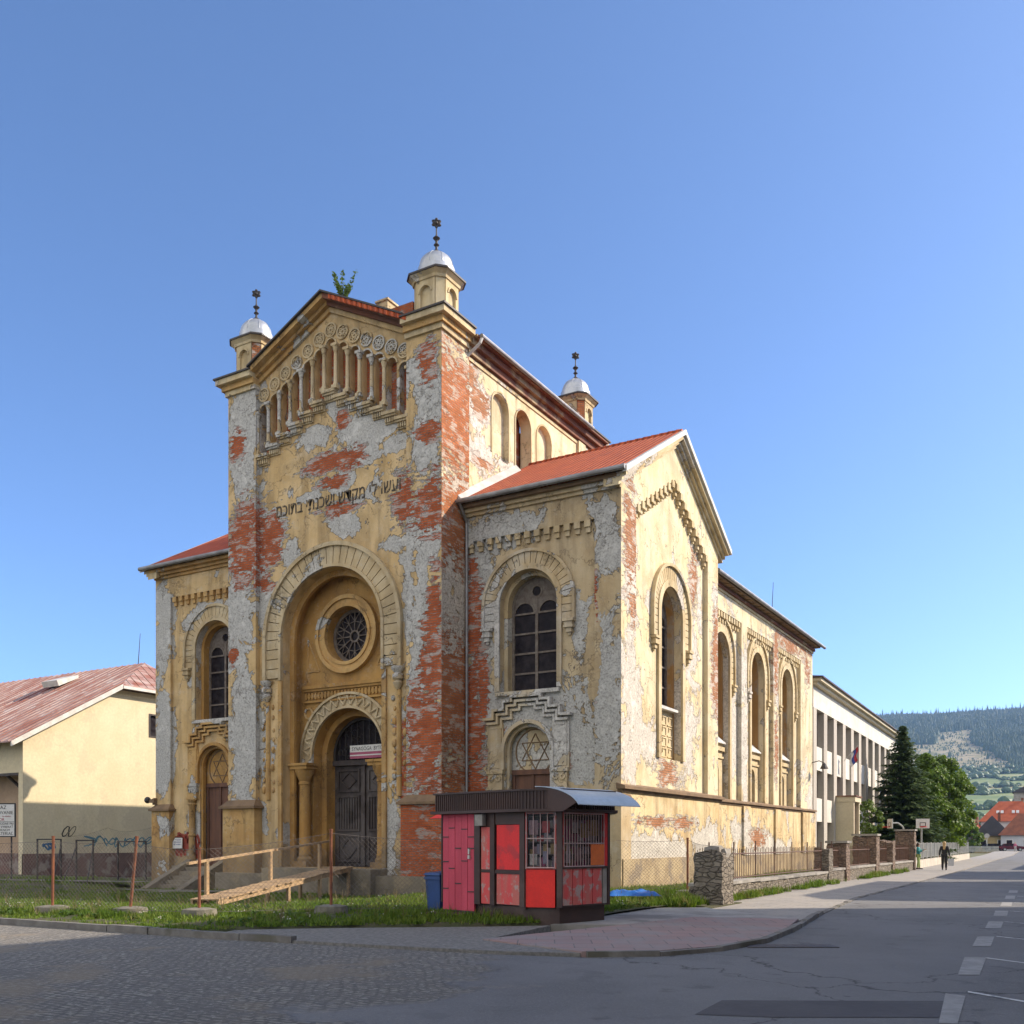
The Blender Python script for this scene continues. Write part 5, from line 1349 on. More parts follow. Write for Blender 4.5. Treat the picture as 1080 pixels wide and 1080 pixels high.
for fn, u, z, w, h, c in ((f1, 0.14, 1.18, 0.16, 0.22, 1), (f1, 0.42, 1.2, 0.12, 0.26, 2), (f2, 0.16, 1.70, 0.20, 0.28, 4), (f2, 0.42, 1.84, 0.16, 0.22, 6), (f2, 0.66, 1.74, 0.22, 0.30, 3), (f2, 0.95, 1.78, 0.26, 0.34, 3), (f2, 0.2, 1.22, 0.15, 0.24, 6), (f2, 0.5, 1.24, 0.20, 0.26, 7), (f1, 0.12, 1.80, 0.2, 0.3, 7), (f1, 0.4, 1.84, 0.17, 0.24, 0)):
    pb = MB(); fbox(pb, fn, u, u + w, z, z + h, 0.016, 0.02); pb.build('poster', gm[c], kio)
# curved canopy over the serving side
cn = MB(); N = 10
prof = [(3.26 - 0.55 + 1.32 * math.sin(a), 2.24 + 0.55 * math.cos(a)) for a in [0.05 + i * (1.25 / N) for i in range(N + 1)]]
for i in range(N):
    (xa, za), (xb, zb_) = prof[i], prof[i + 1]
    cn.hexa([(xa, 0.12, za), (xb, 0.12, zb_), (xb, 2.1, zb_), (xa, 2.1, za)], [(xa, 0.12, za + 0.015), (xb, 0.12, zb_ + 0.015), (xb, 2.1, zb_ + 0.015), (xa, 2.1, za + 0.015)])
cn.build('curved_canopy', M['canopy'], kio)
ck = MB(); ck.prism([(3.1, 2.27)] + [(x, z - 0.004) for x, z in prof if z > 2.40] + [(3.55, 2.27)], [], lambda u, z, d: (u, d, z), 0.14, 0.17)
ck.build('canopy_bracket', M['brownmetal'], kio)
aw = MB().hexa([(-0.95, 0.4, 2.20), (-0.12, 0.4, 2.20), (-0.12, 1.5, 2.20), (-0.95, 1.5, 2.20)], [(-0.90, 0.45, 2.23), (-0.12, 0.45, 2.50), (-0.12, 1.45, 2.50), (-0.90, 1.45, 2.23)])
aw.build('side_awning', M['brightred'], kio)
stp = MB().box(0.05, 1.1, -0.55, -0.1, -0.02, 0.10); stp.build('door_step', M['brownmetal'], kio)

bx = thing('blue_container', 'dark blue plastic container on the grass against the kiosk side', 'container', (1.0, -12.35, -0.02), KZ)
MB().hexa([(-0.23, -0.25, 0.06), (0.21, -0.25, 0.06), (0.21, 0.25, 0.06), (-0.23, 0.25, 0.06)], [(-0.28, -0.30, 0.90), (0.25, -0.30, 0.90), (0.25, 0.30, 0.90), (-0.28, 0.30, 0.90)]).build('body', M['blue'], bx)
MB().hexa([(-0.31, -0.33, 0.90), (0.28, -0.33, 0.90), (0.28, 0.33, 0.90), (-0.31, 0.33, 0.90)], [(-0.28, -0.30, 0.95), (0.25, -0.30, 0.95), (0.25, 0.30, 0.99), (-0.28, 0.30, 0.99)]).build('lid', M['blue'], bx)
MB().box(-0.30, 0.27, -0.315, -0.30, 0.80, 0.86).build('rim', M['blue'], bx)
for x in (-0.2, 0.17): MB().tube((x, 0.27, 0.08), (x + 0.05, 0.27, 0.08), 0.09, n=12).build('wheel', M['iron'], bx)
# crumpled blue tarpaulin
n = 22; vs = []; fs = []
for j in range(n + 1):
    for i in range(n + 1):
        u, v = i / n, j / n
        e = min(u, 1 - u, v, 1 - v)
        z = 0.02 + min(1, e * 6) * (0.10 + 0.10 * mnoise.noise(Vector((u * 5, v * 4, 2))) + 0.05 * mnoise.noise(Vector((u * 14, v * 13, 7))))
        vs.append((1.6 * (u - .5) + 0.08 * mnoise.noise(Vector((u * 4, v * 4, 5))), 0.9 * (v - .5) + 0.08 * mnoise.noise(Vector((u * 4, v * 4, 9))), max(0.01, z)))
for j in range(n):
    for i in range(n):
        a = j * (n + 1) + i; fs.append((a, a + 1, a + n + 2, a + n + 1))
M['tarp'] = simple('blue_tarpaulin', (0.03, 0.16, 0.52), (0.025, 0.12, 0.42), 5, 0.4, 0.3)
o = MB().add(vs, fs).build('tarpaulin', M['tarp'], None, True); o.location = (3.15, -6.3, 0.16); o.rotation_euler = (0, 0, 0.5)
tag(o, 'crumpled bright blue tarpaulin lying in the weeds beside the kiosk', 'tarpaulin')

# ------------------------------------------------------------------ temporary fence: rusty posts on concrete feet, slack chain link
M['rust'] = simple('rusty_steel', (0.26, 0.095, 0.045), (0.15, 0.055, 0.03), 6, 0.8, 0.4)
M['wire'] = simple('dull_wire', (0.20, 0.18, 0.165), (0.14, 0.11, 0.09), 3, 0.7, 0, metal=0.2)
M['foot'] = simple('mossy_concrete_foot', (0.23, 0.21, 0.17), (0.15, 0.14, 0.11), 5, 0.95, 0.8, 0.02, c3=(0.12, 0.13, 0.07), s3=3)
def fence_post(loc, h, lean, label, disc=0.38, square=False):
    t = thing('fence_post', label, 'fence post', loc, random.uniform(0, 3), 'loose fence posts around the yard')
    b = MB().lathe([(disc, -0.05), (disc * 1.02, 0.06), (disc * 0.97, 0.17), (disc * 0.55, 0.20)], 0, 0, 14)
    b.build('foot', M['foot'], t)
    p = MB().tube((0, 0, 0.12), (lean[0], lean[1], h), 0.034, n=8).tube((lean[0] * 0.98, lean[1] * 0.98, h - 0.01), (lean[0], lean[1], h + 0.03), 0.040, n=8)
    p.build('pole', M['rust'], t)
    return t
fps = [((-6.96, -16.93, -0.04), 1.80, (0.02, 0.0), 'straight orange-rusted post on a wide round concrete foot, nearest the left edge'),
       ((-4.87, -16.40, -0.03), 1.78, (-0.16, -0.10), 'dark rusty post leaning left on a round concrete foot'),
       ((-2.84, -16.19, 0.0), 1.50, (0.02, 0.0), 'short rusty post on a half buried foot, beside the lower end of the wooden ramp'),
       ((-1.05, -13.9, 0.0), 1.92, (0.0, 0.0), 'brown rusty post in the grass between the wooden ramp and the kiosk')]
for f_ in fps: fence_post(*f_)
fence_post((3.55, -3.0, 0.0), 1.75, (0.0, 0.0), 'dark rusty post among the weeds before the sunlit gable, by the stone pillar')
def chainlink(name, label, pts, z0, z1, pitch=0.11, r=0.0032, sag=0.05, top=True):
    """woven mesh between the given points: two families of slanting wires, tied to a top wire"""
    mb = MB()
    for (a, b) in zip(pts[:-1], pts[1:]):
        A, B = Vector((a[0], a[1], 0)), Vector((b[0], b[1], 0)); L = (B - A).length
        za0, za1, zb0, zb1 = a[2], a[3], b[2], b[3]
        def P(u, t):
            k = max(0, min(1, u / L)); p = A.lerp(B, k); lo = za0 + (zb0 - za0) * k; hi = za1 + (zb1 - za1) * k - sag * math.sin(PI * k)
            bow = 0.06 * math.sin(PI * k) * math.sin(PI * t)
            return (p.x + bow * (B - A).y / L, p.y - bow * (B - A).x / L, lo + (hi - lo) * t)
        H = (za1 - za0 + zb1 - zb0) / 2; n = int((L + H) / pitch)
        for k in range(n + 1):
            for s in (1, -1):
                u0 = k * pitch - H if s > 0 else k * pitch
                segs = []
                for q in range(5):
                    t = q / 4; u = u0 + s * t * H
                    if -0.001 <= u <= L + 0.001: segs.append(P(u, t))
                for p, q in zip(segs[:-1], segs[1:]): mb.tube(p, q, r, n=3, caps=False)
        if top:
            for t in (0.0, 1.0): mb.path([P(L * q / 8, t) for q in range(9)], r * 1.6, 4)
    o = mb.build(name, M['wire'])
    return tag(o, label, 'wire fence')
chainlink('chain_link_fence', 'slack chain link mesh hung between the rusty posts in front of the church-like facade'.replace('church-like ', ''),
          [(-15.0, -17.6, -0.1, 1.60), (-6.94, -16.93, 0.1, 1.66), (-5.0, -16.5, 0.1, 1.66), (-2.82, -16.19, 0.1, 1.48), (-1.05, -13.9, 0.1, 1.85), (1.2, -12.2, 0.1, 1.7)], 0, 0)
chainlink('chain_link_fence', 'chain link mesh stretched before the sunlit gable from the kiosk to the stone pillar',
          [(1.9, -4.6, 0.25, 1.70), (3.55, -3.0, 0.25, 1.72), (4.8, -4.6, 0.3, 1.55)], 0, 0)
chainlink('chain_link_fence', 'tall sagging chain link mesh in front of the cream barn wall',
          [(-31.0, -0.2, 0.0, 1.9), (-28.0, 0.4, 0.0, 2.35), (-26.2, 0.6, 0.0, 2.2), (-24.2, 0.7, 0.0, 2.7)], 0, 0, 0.14, 0.004, 0.12)
# black bar frames in the yard
def bar_frame(loc, rz_, w, h, label, brace):
    t = thing('bar_frame', label, 'steel frame', loc, rz_, 'black steel frames in the yard')
    MB().tube((-w / 2, 0, 0), (-w / 2, 0, h), 0.045, n=8).build('post', M['iron'], t)
    MB().tube((w / 2, 0, 0), (w / 2, 0, h), 0.045, n=8).build('post', M['iron'], t)
    MB().tube((-w / 2, 0, h - 0.03), (w / 2, 0, h - 0.03), 0.03, n=8).build('crossbar', M['iron'], t)
    for s in brace: MB().tube((s * w / 2, 0.02, h * 0.85), (s * w / 2 + 0.15 * s, -1.15, 0.0), 0.03, n=6).build('brace', M['iron'], t)
bar_frame((-28.15, -2.7, -0.15), 0.55, 1.1, 1.95, 'black steel frame with one slanting brace, leftmost in the yard', (1,))
bar_frame((-25.8, -2.5, -0.15), 0.6, 0.75, 1.9, 'narrow black steel frame with two slanting braces in the yard', (-1, 1))
bar_frame((-24.75, -0.75, -0.15), 0.55, 1.3, 1.85, 'plain black steel frame next to the synagogue corner', ())
cr = thing('plastic_crate', 'small yellow plastic crate by the barn at the left edge', 'crate', (-32.6, -3.4, -0.12))
MB().box(-0.3, 0.3, -0.2, 0.2, 0, 0.42).build('body', simple('yellow_plastic', (0.48, 0.33, 0.02), None, 3, 0.5, 0.1), cr)
MB().box(-0.33, 0.33, -0.23, 0.23, 0.42, 0.48).build('rim', simple('yellow_rim', (0.42, 0.29, 0.02), None, 3, 0.5, 0.1), cr)

# notices
M['white'] = simple('sign_white', (0.70, 0.69, 0.66), (0.62, 0.61, 0.58), 3, 0.5, 0.05)
M['ink'] = simple('sign_ink', (0.02, 0.02, 0.022), None, 3, 0.6, 0)
M['inkblue'] = simple('sign_blue', (0.03, 0.05, 0.22), None, 3, 0.6, 0)
M['inkred'] = simple('sign_red', (0.42, 0.05, 0.06), None, 3, 0.6, 0)
nb = thing('notice', 'small white notice with blue lettering on the wall left of the west steps', 'notice', (-22.55, 0.08, 1.35))
MB().prism([(-0.33, 0), (0.31, 0.0), (0.33, 0.5), (-0.15, 0.5), (-0.33, 0.30)], [], front(0), -0.05, -0.02).build('board', M['white'], nb)
bd = MB().path([(-0.33, -0.04, 0), (-0.33, -0.04, 0.30), (-0.15, -0.04, 0.5), (0.33, -0.04, 0.5)], 0.015, 5); bd.build('edge', M['ink'], nb)
text_mesh('lettering', 'POZOR', 0.11, M['inkblue'], nb, (0.05, -0.053, 0.37), (PI / 2, 0, 0), 0.001)
text_mesh('lettering', 'VSTUP ZAKÁZANÝ', 0.085, M['inkblue'], nb, (0.0, -0.053, 0.26), (PI / 2, 0, 0), 0.001, width=0.5)
text_mesh('lettering', 'OBJEKT V REKONŠTRUKCII', 0.07, M['inkblue'], nb, (0.0, -0.053, 0.16), (PI / 2, 0, 0), 0.001, width=0.52)
# graffiti
def scribble(name, label, fn, u0, u1, z0, z1, n, mat, parent, seed, w=0.03):
    r = random.Random(seed); mb = MB(); nl = max(2, n // 9); k_ = 0
    for L_ in range(nl):
        uc = u0 + (u1 - u0) * (L_ + 0.5) / nl; rw_ = (u1 - u0) / nl * 0.62; zc = (z0 + z1) / 2 + r.uniform(-0.12, 0.12) * (z1 - z0); rh = (z1 - z0) * r.uniform(0.30, 0.5)
        f1_, f2_ = r.choice((1, 1.5, 2)), r.choice((1, 1.5, 2, 2.5)); p1_, p2_ = r.uniform(0, 6.28), r.uniform(0, 6.28)
        pts = [(uc + rw_ * math.sin(f1_ * 6.28 * t + p1_) + 0.3 * rw_ * t, zc + rh * math.sin(f2_ * 6.28 * t + p2_)) for t in [i / 14 for i in range(12 + r.randint(0, 3))]]
        for (pu, pz), (uu, zz) in zip(pts[:-1], pts[1:]):
            Ln = math.hypot(uu - pu, zz - pz) + 1e-6; nx_, nz_ = -(zz - pz) / Ln * w * 0.5, (uu - pu) / Ln * w * 0.5; k_ += 1
            mb.prism([(pu - nx_, pz - nz_), (uu - nx_, zz - nz_), (uu + nx_, zz + nz_), (pu + nx_, pz + nz_)], [], fn, -0.004 - 0.0004 * (k_ % 7), 0.004)
    o = mb.build(name, mat, parent)
    if label: o['label'] = label
    return o
scribble('graffiti', 'red spray-painted tag', front(0.148), -22.75, -21.25, 0.95, 2.1, 110, simple('red_spray', (0.30, 0.045, 0.025), (0.24, 0.05, 0.03), 4, 0.8, 0), syn, 3, 0.13)

# banner over the main doors
bn = thing('banner', 'white and pink banner strip hung across the fanlight of the main portal', 'banner', (-11.6, 0.50, 5.12))
MB().box(-0.98, 0.98, 0, 0.02, 0.27, 0.55).build('white_strip', M['white'], bn)
MB().box(-0.98, 0.98, 0, 0.02, 0.0, 0.268).build('pink_strip', simple('banner_pink', (0.40, 0.10, 0.17), (0.34, 0.07, 0.13), 3, 0.6, 0), bn)
MB().box(-0.98, 0.98, -0.003, -0.001, 0.11, 0.16).build('pale_line', M['white'], bn)
text_mesh('lettering', 'SYNAGÓGA  BYTČA', 0.22, M['ink'], bn, (0, -0.004, 0.33), (PI / 2, 0, 0), 0.001, width=1.75)

# ------------------------------------------------------------------ wooden ramp to the main doors
M['plank'] = simple('raw_planks', (0.42, 0.29, 0.165), (0.33, 0.22, 0.12), 4, 0.8, 0.4, streak=False, c3=(0.24, 0.17, 0.105), s3=2.0)
A_, B_ = Vector((-6.9, -12.4, 0.02)), Vector((-10.6, -2.3, 0.66))
rp = thing('wooden_ramp', 'raw timber plank ramp with a handrail leading up to the main doors', 'ramp', (A_.x, A_.y, A_.z))
d = B_ - A_; dl = d.length; dh = Vector((d.x, d.y, 0)).normalized(); pr_ = Vector((-dh.y, dh.x, 0)) * -1.0
dk = MB(); n = 34
for k in range(n):
    a = d * (k / n); b = d * ((k + 0.9) / n); w = 0.46 + random.uniform(-0.04, 0.04)
    c = [a - pr_ * w, b - pr_ * w, b + pr_ * w, a + pr_ * w]; j = random.uniform(0, 0.012)
    dk.hexa([(v.x, v.y, v.z + 0.02 + j) for v in c], [(v.x, v.y, v.z + 0.055 + j) for v in c])
dk.build('plank_deck', M['plank'], rp)
sj = MB()
for s in (-0.38, 0.38):
    o0 = pr_ * s; q = dh.cross(Vector((0, 0, 1))) * 0.03
    c0, c1 = o0, d + o0
    sj.hexa([(c0 - q) + Vector((0, 0, -0.12)), (c1 - q) + Vector((0, 0, -0.12)), (c1 + q) + Vector((0, 0, -0.12)), (c0 + q) + Vector((0, 0, -0.12))], [(c0 - q) + Vector((0, 0, 0.019)), (c1 - q) + Vector((0, 0, 0.019)), (c1 + q) + Vector((0, 0, 0.019)), (c0 + q) + Vector((0, 0, 0.019))])
for t in (0.45, 0.7, 0.97):
    for s in (-0.36, 0.36):
        p = d * t + pr_ * s; sj.box(p.x - 0.05, p.x + 0.05, p.y - 0.05, p.y + 0.05, -0.45, p.z + 0.018)
sj.build('joist', M['plank'], rp)
hs_ = pr_ * -0.50
for t in (0.10, 0.50, 0.90):
    p = d * t + hs_
    MB().box(p.x - 0.05, p.x + 0.05, p.y - 0.05, p.y + 0.05, p.z - 0.3, p.z + 1.02).build('rail_post', M['plank'], rp)
rl = MB()
for a, b in ((0.0, 0.56), (0.52, 1.0)):
    p, q = d * a + hs_ + Vector((0, 0, 1.0)), d * b + hs_ + Vector((0, 0, 1.0)); w = pr_ * 0.045; o0 = pr_ * (0.08 if a > 0.3 else 0)
    p += o0; q += o0
    rl.hexa([p - w, q - w, q + w, p + w], [(v.x, v.y, v.z + 0.07) for v in (p - w, q - w, q + w, p + w)])
rl.build('handrail', M['plank'], rp)

# ------------------------------------------------------------------ stone fence along the street
def stone(name, c1, c2, mort):
    m = NT(name)
    X, Y, Z = m.sep(m.P)[0:3]
    w = m.vm('ADD', m.vm('MULTIPLY', m.P, (1, 1, 2.3)), m.vm('MULTIPLY', m.noise(2.5, 3, None, 0.6, 0, True), (0.35, 0.35, 0.35)))
    ed = m.voro(3.6, w, 'DISTANCE_TO_EDGE'); cc = m.voro(3.6, w, 'F1', 'Color')
    r_ = m.sep(cc)[0]
    col = m.mix(r_, c1, c2)
    col = m.mix(m.mr(m.noise(9, 6, None, 0.7), 0.4, 0.7, 0, 0.6), col, tuple(x * 0.5 for x in c1))
    col = m.mix(m.mr(ed, 0.0, 0.05, 0.85, 0.0), col, mort)
    h = m.math('ADD', m.mr(ed, 0.0, 0.12), m.math('MULTIPLY', m.noise(12, 5, None, 0.7), 0.5))
    return m.done(col, 0.92, m.bump(h, 1.0, 0.05))
M['stone'] = stone('rubble_stone', (0.27, 0.235, 0.19), (0.175, 0.15, 0.125), (0.075, 0.066, 0.055))
M['stone2'] = stone('brown_rubble', (0.27, 0.195, 0.15), (0.18, 0.13, 0.10), (0.085, 0.07, 0.06))
M['railing'] = simple('rusted_railing', (0.13, 0.06, 0.04), (0.08, 0.045, 0.035), 4, 0.75, 0.2)
sf = thing('stone_fence', 'ruined rubble stone fence with pillars and rusty iron railings along the pavement', 'stone fence', (4.7, -5.0, -0.05))
def rough_box(mb, x0, x1, y0, y1, z0, z1, jit=0.04, broken=0.0, seed=0):
    """rubble block: gridded box with every surface point pushed about"""
    r = random.Random(seed)
    n = [max(2, int((b - a) / 0.16)) for a, b in ((x0, x1), (y0, y1), (z0, z1))]
    idx = {}; vs = []
    def P(i, j, k):
        key = (i, j, k)
        if key not in idx:
            x, y, z = x0 + (x1 - x0) * i / n[0], y0 + (y1 - y0) * j / n[1], z0 + (z1 - z0) * k / n[2]
            q = Vector((x * 3 + seed, y * 3, z * 5))
            nv = mnoise.noise_vector(q)
            if k == n[2]: z += broken * mnoise.noise(Vector((x * 2.2 + seed, y * 2.2, 1))) * 1.2
            vs.append((x + jit * nv.x * 1.4, y + jit * nv.y * 1.4, z + jit * nv.z * 0.8)); idx[key] = len(vs) - 1
        return idx[key]
    fs = []
    for a in range(n[0]):
        for b in range(n[1]):
            fs.append((P(a, b, 0), P(a, b + 1, 0), P(a + 1, b + 1, 0), P(a + 1, b, 0))); fs.append((P(a, b, n[2]), P(a + 1, b, n[2]), P(a + 1, b + 1, n[2]), P(a, b + 1, n[2])))
    for a in range(n[0]):
        for c in range(n[2]):
            fs.append((P(a, 0, c), P(a + 1, 0, c), P(a + 1, 0, c + 1), P(a, 0, c + 1))); fs.append((P(a, n[1], c), P(a, n[1], c + 1), P(a + 1, n[1], c + 1), P(a + 1, n[1], c)))
    for b in range(n[1]):
        for c in range(n[2]):
            fs.append((P(0, b, c), P(0, b, c + 1), P(0, b + 1, c + 1), P(0, b + 1, c))); fs.append((P(n[0], b, c), P(n[0], b + 1, c), P(n[0], b + 1, c + 1), P(n[0], b, c + 1)))
    return mb.add(vs, fs)
OX, OY, OZ = 4.7, -5.0, -0.05
def L(x, y): return x - OX, y - OY
pil = [(-5.75, 0.80, 0.95, 1.42, 'stone', 'ruined grey stone pillar with a broken top, nearest the corner'), (10.2, 0.62, 0.75, 1.42, 'stone', None), (13.5, 0.85, 0.8, 1.62, 'stone2', None), (20.6, 1.15, 0.85, 1.98, 'stone2', None), (25.4, 0.95, 0.75, 1.7, 'stone2', None), (32.9, 1.1, 0.85, 2.35, 'stone2', None)]
for i, (y, w, dp, h, mt, lb_) in enumerate(pil):
    p = MB(); x1_ = 5.55 - OX if i == 0 else 4.78 - OX
    yy = y - OY
    rough_box(p, x1_ - w, x1_, yy, yy + dp, -0.3, h, 0.035, 0.22 if i in (0, 4) else 0.05, i * 3.7)
    o = p.build('pillar', M[mt], sf)
    if lb_: o['label'] = lb_
    if i == 0:
        q = MB(); rough_box(q, x1_ - 0.55, x1_ - 0.12, yy + 0.1, yy + 0.5, h - 0.1, h + 0.16, 0.05, 0.1, 21); rough_box(q, x1_ - 0.30, x1_ - 0.02, yy + 0.3, yy + 0.8, h - 0.15, h + 0.10, 0.05, 0.05, 25)
        ob = q.build('loose_capstone', M['concrete'], sf)
    elif i in (2, 3, 5):
        MB().box(x1_ - w - 0.06, x1_ + 0.06, yy - 0.06, yy + dp + 0.06, h + 0.03, h + 0.13).build('pillar_cap', M['concrete'], sf)
ends = [p[0] for p in pil]
for i in range(len(pil) - 1):
    ya = ends[i] + pil[i][2] + 0.01; yb = ends[i + 1] - 0.01
    hh = 0.50 if i else 0.46
    segs = [(ya, yb)] if i else [(ya, 0.2), (0.45, yb)]
    for k, (a, b) in enumerate(segs):
        w = MB(); rough_box(w, 4.72 - 0.45 - OX, 4.72 - OX + (0.16 if i == 0 and k == 0 else 0), a - OY, b - OY, -0.3, hh - 0.04 * k, 0.035, 0.05, 40 + i + k * 7)
        wb = w.build('low_wall', M['stone'], sf)
        c = MB(); rough_box(c, 4.72 - 0.50 - OX, 4.76 - OX + (0.16 if i == 0 and k == 0 else 0), a - OY, b - OY, hh - 0.02 - 0.04 * k, hh + 0.07 - 0.04 * k, 0.015, 0.0, 60 + i); c.build('coping', M['concrete'], wb)
    # iron railing
    r = MB(); xr = 4.48 - OX; zt = 1.45
    a, b = ya - OY, yb - OY
    r.tube((xr, a, hh + 0.12), (xr, b, hh + 0.12), 0.02, n=6); r.tube((xr, a, zt - 0.12), (xr, b, zt - 0.12), 0.022, n=6)
    n = int((b - a) / 0.19)
    for k in range(n):
        y = a + 0.1 + k * (b - a - 0.2) / max(1, n - 1)
        big_ = k % 12 == 5
        r.tube((xr, y, hh + 0.05), (xr, y, zt + (0.28 if big_ else 0.06) + random.uniform(-0.04, 0.03)), 0.022 if big_ else 0.011, n=5)
    r.build('railing', M['railing'], sf)

# ------------------------------------------------------------------ cream barn on the left
M['barn'] = simple('cream_render', (0.66, 0.58, 0.40), (0.61, 0.525, 0.35), 0.8, 0.9, 0.3, c3=(0.58, 0.50, 0.345), s3=0.45)
M['maroon'] = simple('maroon_plinth', (0.155, 0.085, 0.075), (0.11, 0.065, 0.06), 1.5, 0.9, 0.4, c3=(0.26, 0.22, 0.20), s3=1.2)
def rustroof():
    m = NT('rusty_sheet_roof')
    X, Y, Z = m.sep(m.P)[0:3]
    n1 = m.noise(1.1, 7, m.vm('MULTIPLY', m.P, (2.6, 0.22, 0.22)), 0.7); n2 = m.noise(2.5, 6)
    col = m.mix(m.mr(n1, 0.35, 0.65), (0.20, 0.062, 0.042), (0.42, 0.31, 0.28))
    col = m.mix(m.mr(n2, 0.5, 0.7, 0, 0.7), col, (0.30, 0.10, 0.05))
    col = m.mix(m.mr(m.noise(0.9, 7), 0.55, 0.68, 0, 0.8), col, (0.40, 0.34, 0.33))
    return m.done(col, 0.6, m.bump(n2, 0.3, 0.02), 0.15)
M['rustroof'] = rustroof()
brn = thing('barn', 'cream rendered barn with a rusty sheet metal half-hipped roof', 'barn', (-36.0, 1.1, -0.3))
BX, BY, BZ = -36.0, 1.1, -0.3
def bl(x, y, z): return (x - BX, y - BY, z - BZ)
YC = 10.6; ZE = 7.35; SL = 0.572; YH = 7.0
zrake = lambda y: 7.45 + SL * (y - 1.04) if y <= YC else 7.45 + SL * (2 * YC - 1.04 - y)
gw = MB().prism([(1.04, -0.6), (2 * YC - 1.04, -0.6), (2 * YC - 1.04, 7.3), (2 * YC - YH, zrake(YH) - 0.1), (YH, zrake(YH) - 0.1), (1.04, 7.3)], [rect(9.4, 10.4, 8.2, 9.5)], lambda u, z, d: bl(-36.0 - d, u, z), 0, 0.4)
gw.build('wall', M['barn'], brn)
MB().box(*[a - BX for a in (-36.10, -35.93)], *[a - BY for a in (1.04, 20)], *[a - BZ for a in (-0.6, 1.0)]).build('wall_plinth', M['maroon'], brn)
b = MB(); b.prism(rect(9.4, 10.4, 8.2, 9.5), [], lambda u, z, d: bl(-36.0 - d, u, z), 0.15, 0.25); wdw = b.build('window', M['glass'], brn)
b = MB(); b.prism(rect(9.32, 10.48, 8.12, 9.58), [rect(9.42, 10.38, 8.22, 9.48)], lambda u, z, d: bl(-36.0 - d, u, z), -0.03, 0.14); b.build('frame', M['darkwood'], wdw)
b = MB().box(-62 - BX, -36.4 - BX, 1.04 - BY, 1.44 - BY, 5.45 - BZ, 7.3 - BZ); b.build('wall', M['barn'], brn)
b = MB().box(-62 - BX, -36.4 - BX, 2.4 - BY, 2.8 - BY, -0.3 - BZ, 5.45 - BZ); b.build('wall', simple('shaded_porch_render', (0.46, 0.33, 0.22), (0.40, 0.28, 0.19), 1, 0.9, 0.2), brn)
b = MB().box(-62 - BX, -36.4 - BX, 2.3 - BY, 2.398 - BY, -0.3 - BZ, 1.0 - BZ); b.build('wall_plinth', M['maroon'], brn)
b = MB(); b.tube(bl(-38.2, 1.5, 5.4), bl(-36.8, 2.35, 3.9), 0.09, n=4); b.box(-62 - BX, -36.4 - BX, 1.02 - BY, 1.2 - BY, 5.3 - BZ, 5.448 - BZ); b.build('porch_brace', M['darkwood'], brn)
# roof: near slope, hip, far slope, standing seams
XG = -35.45; ridge_x = -38.0; zR = zrake(YC) + 0.12
ev_y = 0.0; ev_z = 7.45 + SL * (0.0 - 1.04) + 0.12
hz = zrake(YH) + 0.12
rf = MB()
def quad(mb, pts, t=0.06): mb.hexa([bl(*p) for p in pts], [bl(p[0], p[1], p[2] + t) for p in pts])
quad(rf, [(-64, ev_y, ev_z), (XG, ev_y, ev_z), (XG, YH, hz), (-64, YH, hz)])
quad(rf, [(-64, YH + .001, hz), (XG, YH + .001, hz), (ridge_x, YC, zR), (-64, YC, zR)])
quad(rf, [(-64, YC + .001, zR), (ridge_x, YC + .001, zR), (XG, 2 * YC - YH, hz), (XG, 2 * YC - ev_y, ev_z), (-64, 2 * YC - ev_y, ev_z)])
rf.hexa([bl(XG, YH - .05, hz - 0.03), bl(XG, 2 * YC - YH, hz - 0.03), bl(ridge_x, YC, zR)], [bl(XG, YH - .05, hz + 0.05), bl(XG, 2 * YC - YH, hz + 0.05), bl(ridge_x, YC, zR + 0.07)])
rb_ = rf.build('roof', M['rustroof'], brn)
sm_ = MB(); k = 0
x = XG - 0.3
while x > -63:
    y1 = YC if x < ridge_x else YH + (YC - YH) * (XG - x) / (XG - ridge_x)
    z1 = zR if x < ridge_x else hz + (zR - hz) * (XG - x) / (XG - ridge_x)
    sm_.tube(bl(x, ev_y, ev_z + 0.08), bl(x, y1, z1 + 0.08), 0.035, n=5); x -= 0.62
for k in range(1, 12):
    y = YH + k * (2 * (YC - YH)) / 12; t = 1 - abs(y - YC) / (YC - YH)
    sm_.tube(bl(XG, y, hz + 0.06), bl(XG + (ridge_x - XG) * t, y, hz + (zR - hz) * t + 0.08), 0.03, n=5)
sm_.build('standing_seam', M['rustroof'], rb_)
vg = MB(); vg.hexa([bl(XG - 0.02, ev_y, ev_z - 0.22), bl(XG + 0.06, ev_y, ev_z - 0.22), bl(XG + 0.06, YH, hz - 0.22), bl(XG - 0.02, YH, hz - 0.22)], [bl(XG - 0.02, ev_y, ev_z - 0.005), bl(XG + 0.06, ev_y, ev_z + 0.07), bl(XG + 0.06, YH, hz + 0.07), bl(XG - 0.02, YH, hz - 0.005)])
vg.box(XG + 0.0 - BX, XG + 0.10 - BX, YH - BY, 2 * YC - YH - BY, hz - 0.20 - BZ, hz - 0.035 - BZ)
vg.build('bargeboard', M['flash'], brn)
vg = MB().hexa([bl(-44.0, 7.6, hz + 0.6), bl(-42.4, 7.6, hz + 0.6), bl(-42.4, 9.0, hz + 1.3), bl(-44.0, 9.0, hz + 1.3)], [bl(-44.0, 7.45, hz + 0.95), bl(-42.4, 7.45, hz + 0.95), bl(-42.4, 9.0, hz + 1.5), bl(-44.0, 9.0, hz + 1.5)])
vg.build('skylight', M['flash'], rb_)
MB().tube(bl(-38.6, YC, zR), bl(-38.4, YC, zR + 2.0), 0.03, 0.015, 6).build('lightning_rod', M['iron'], rb_)
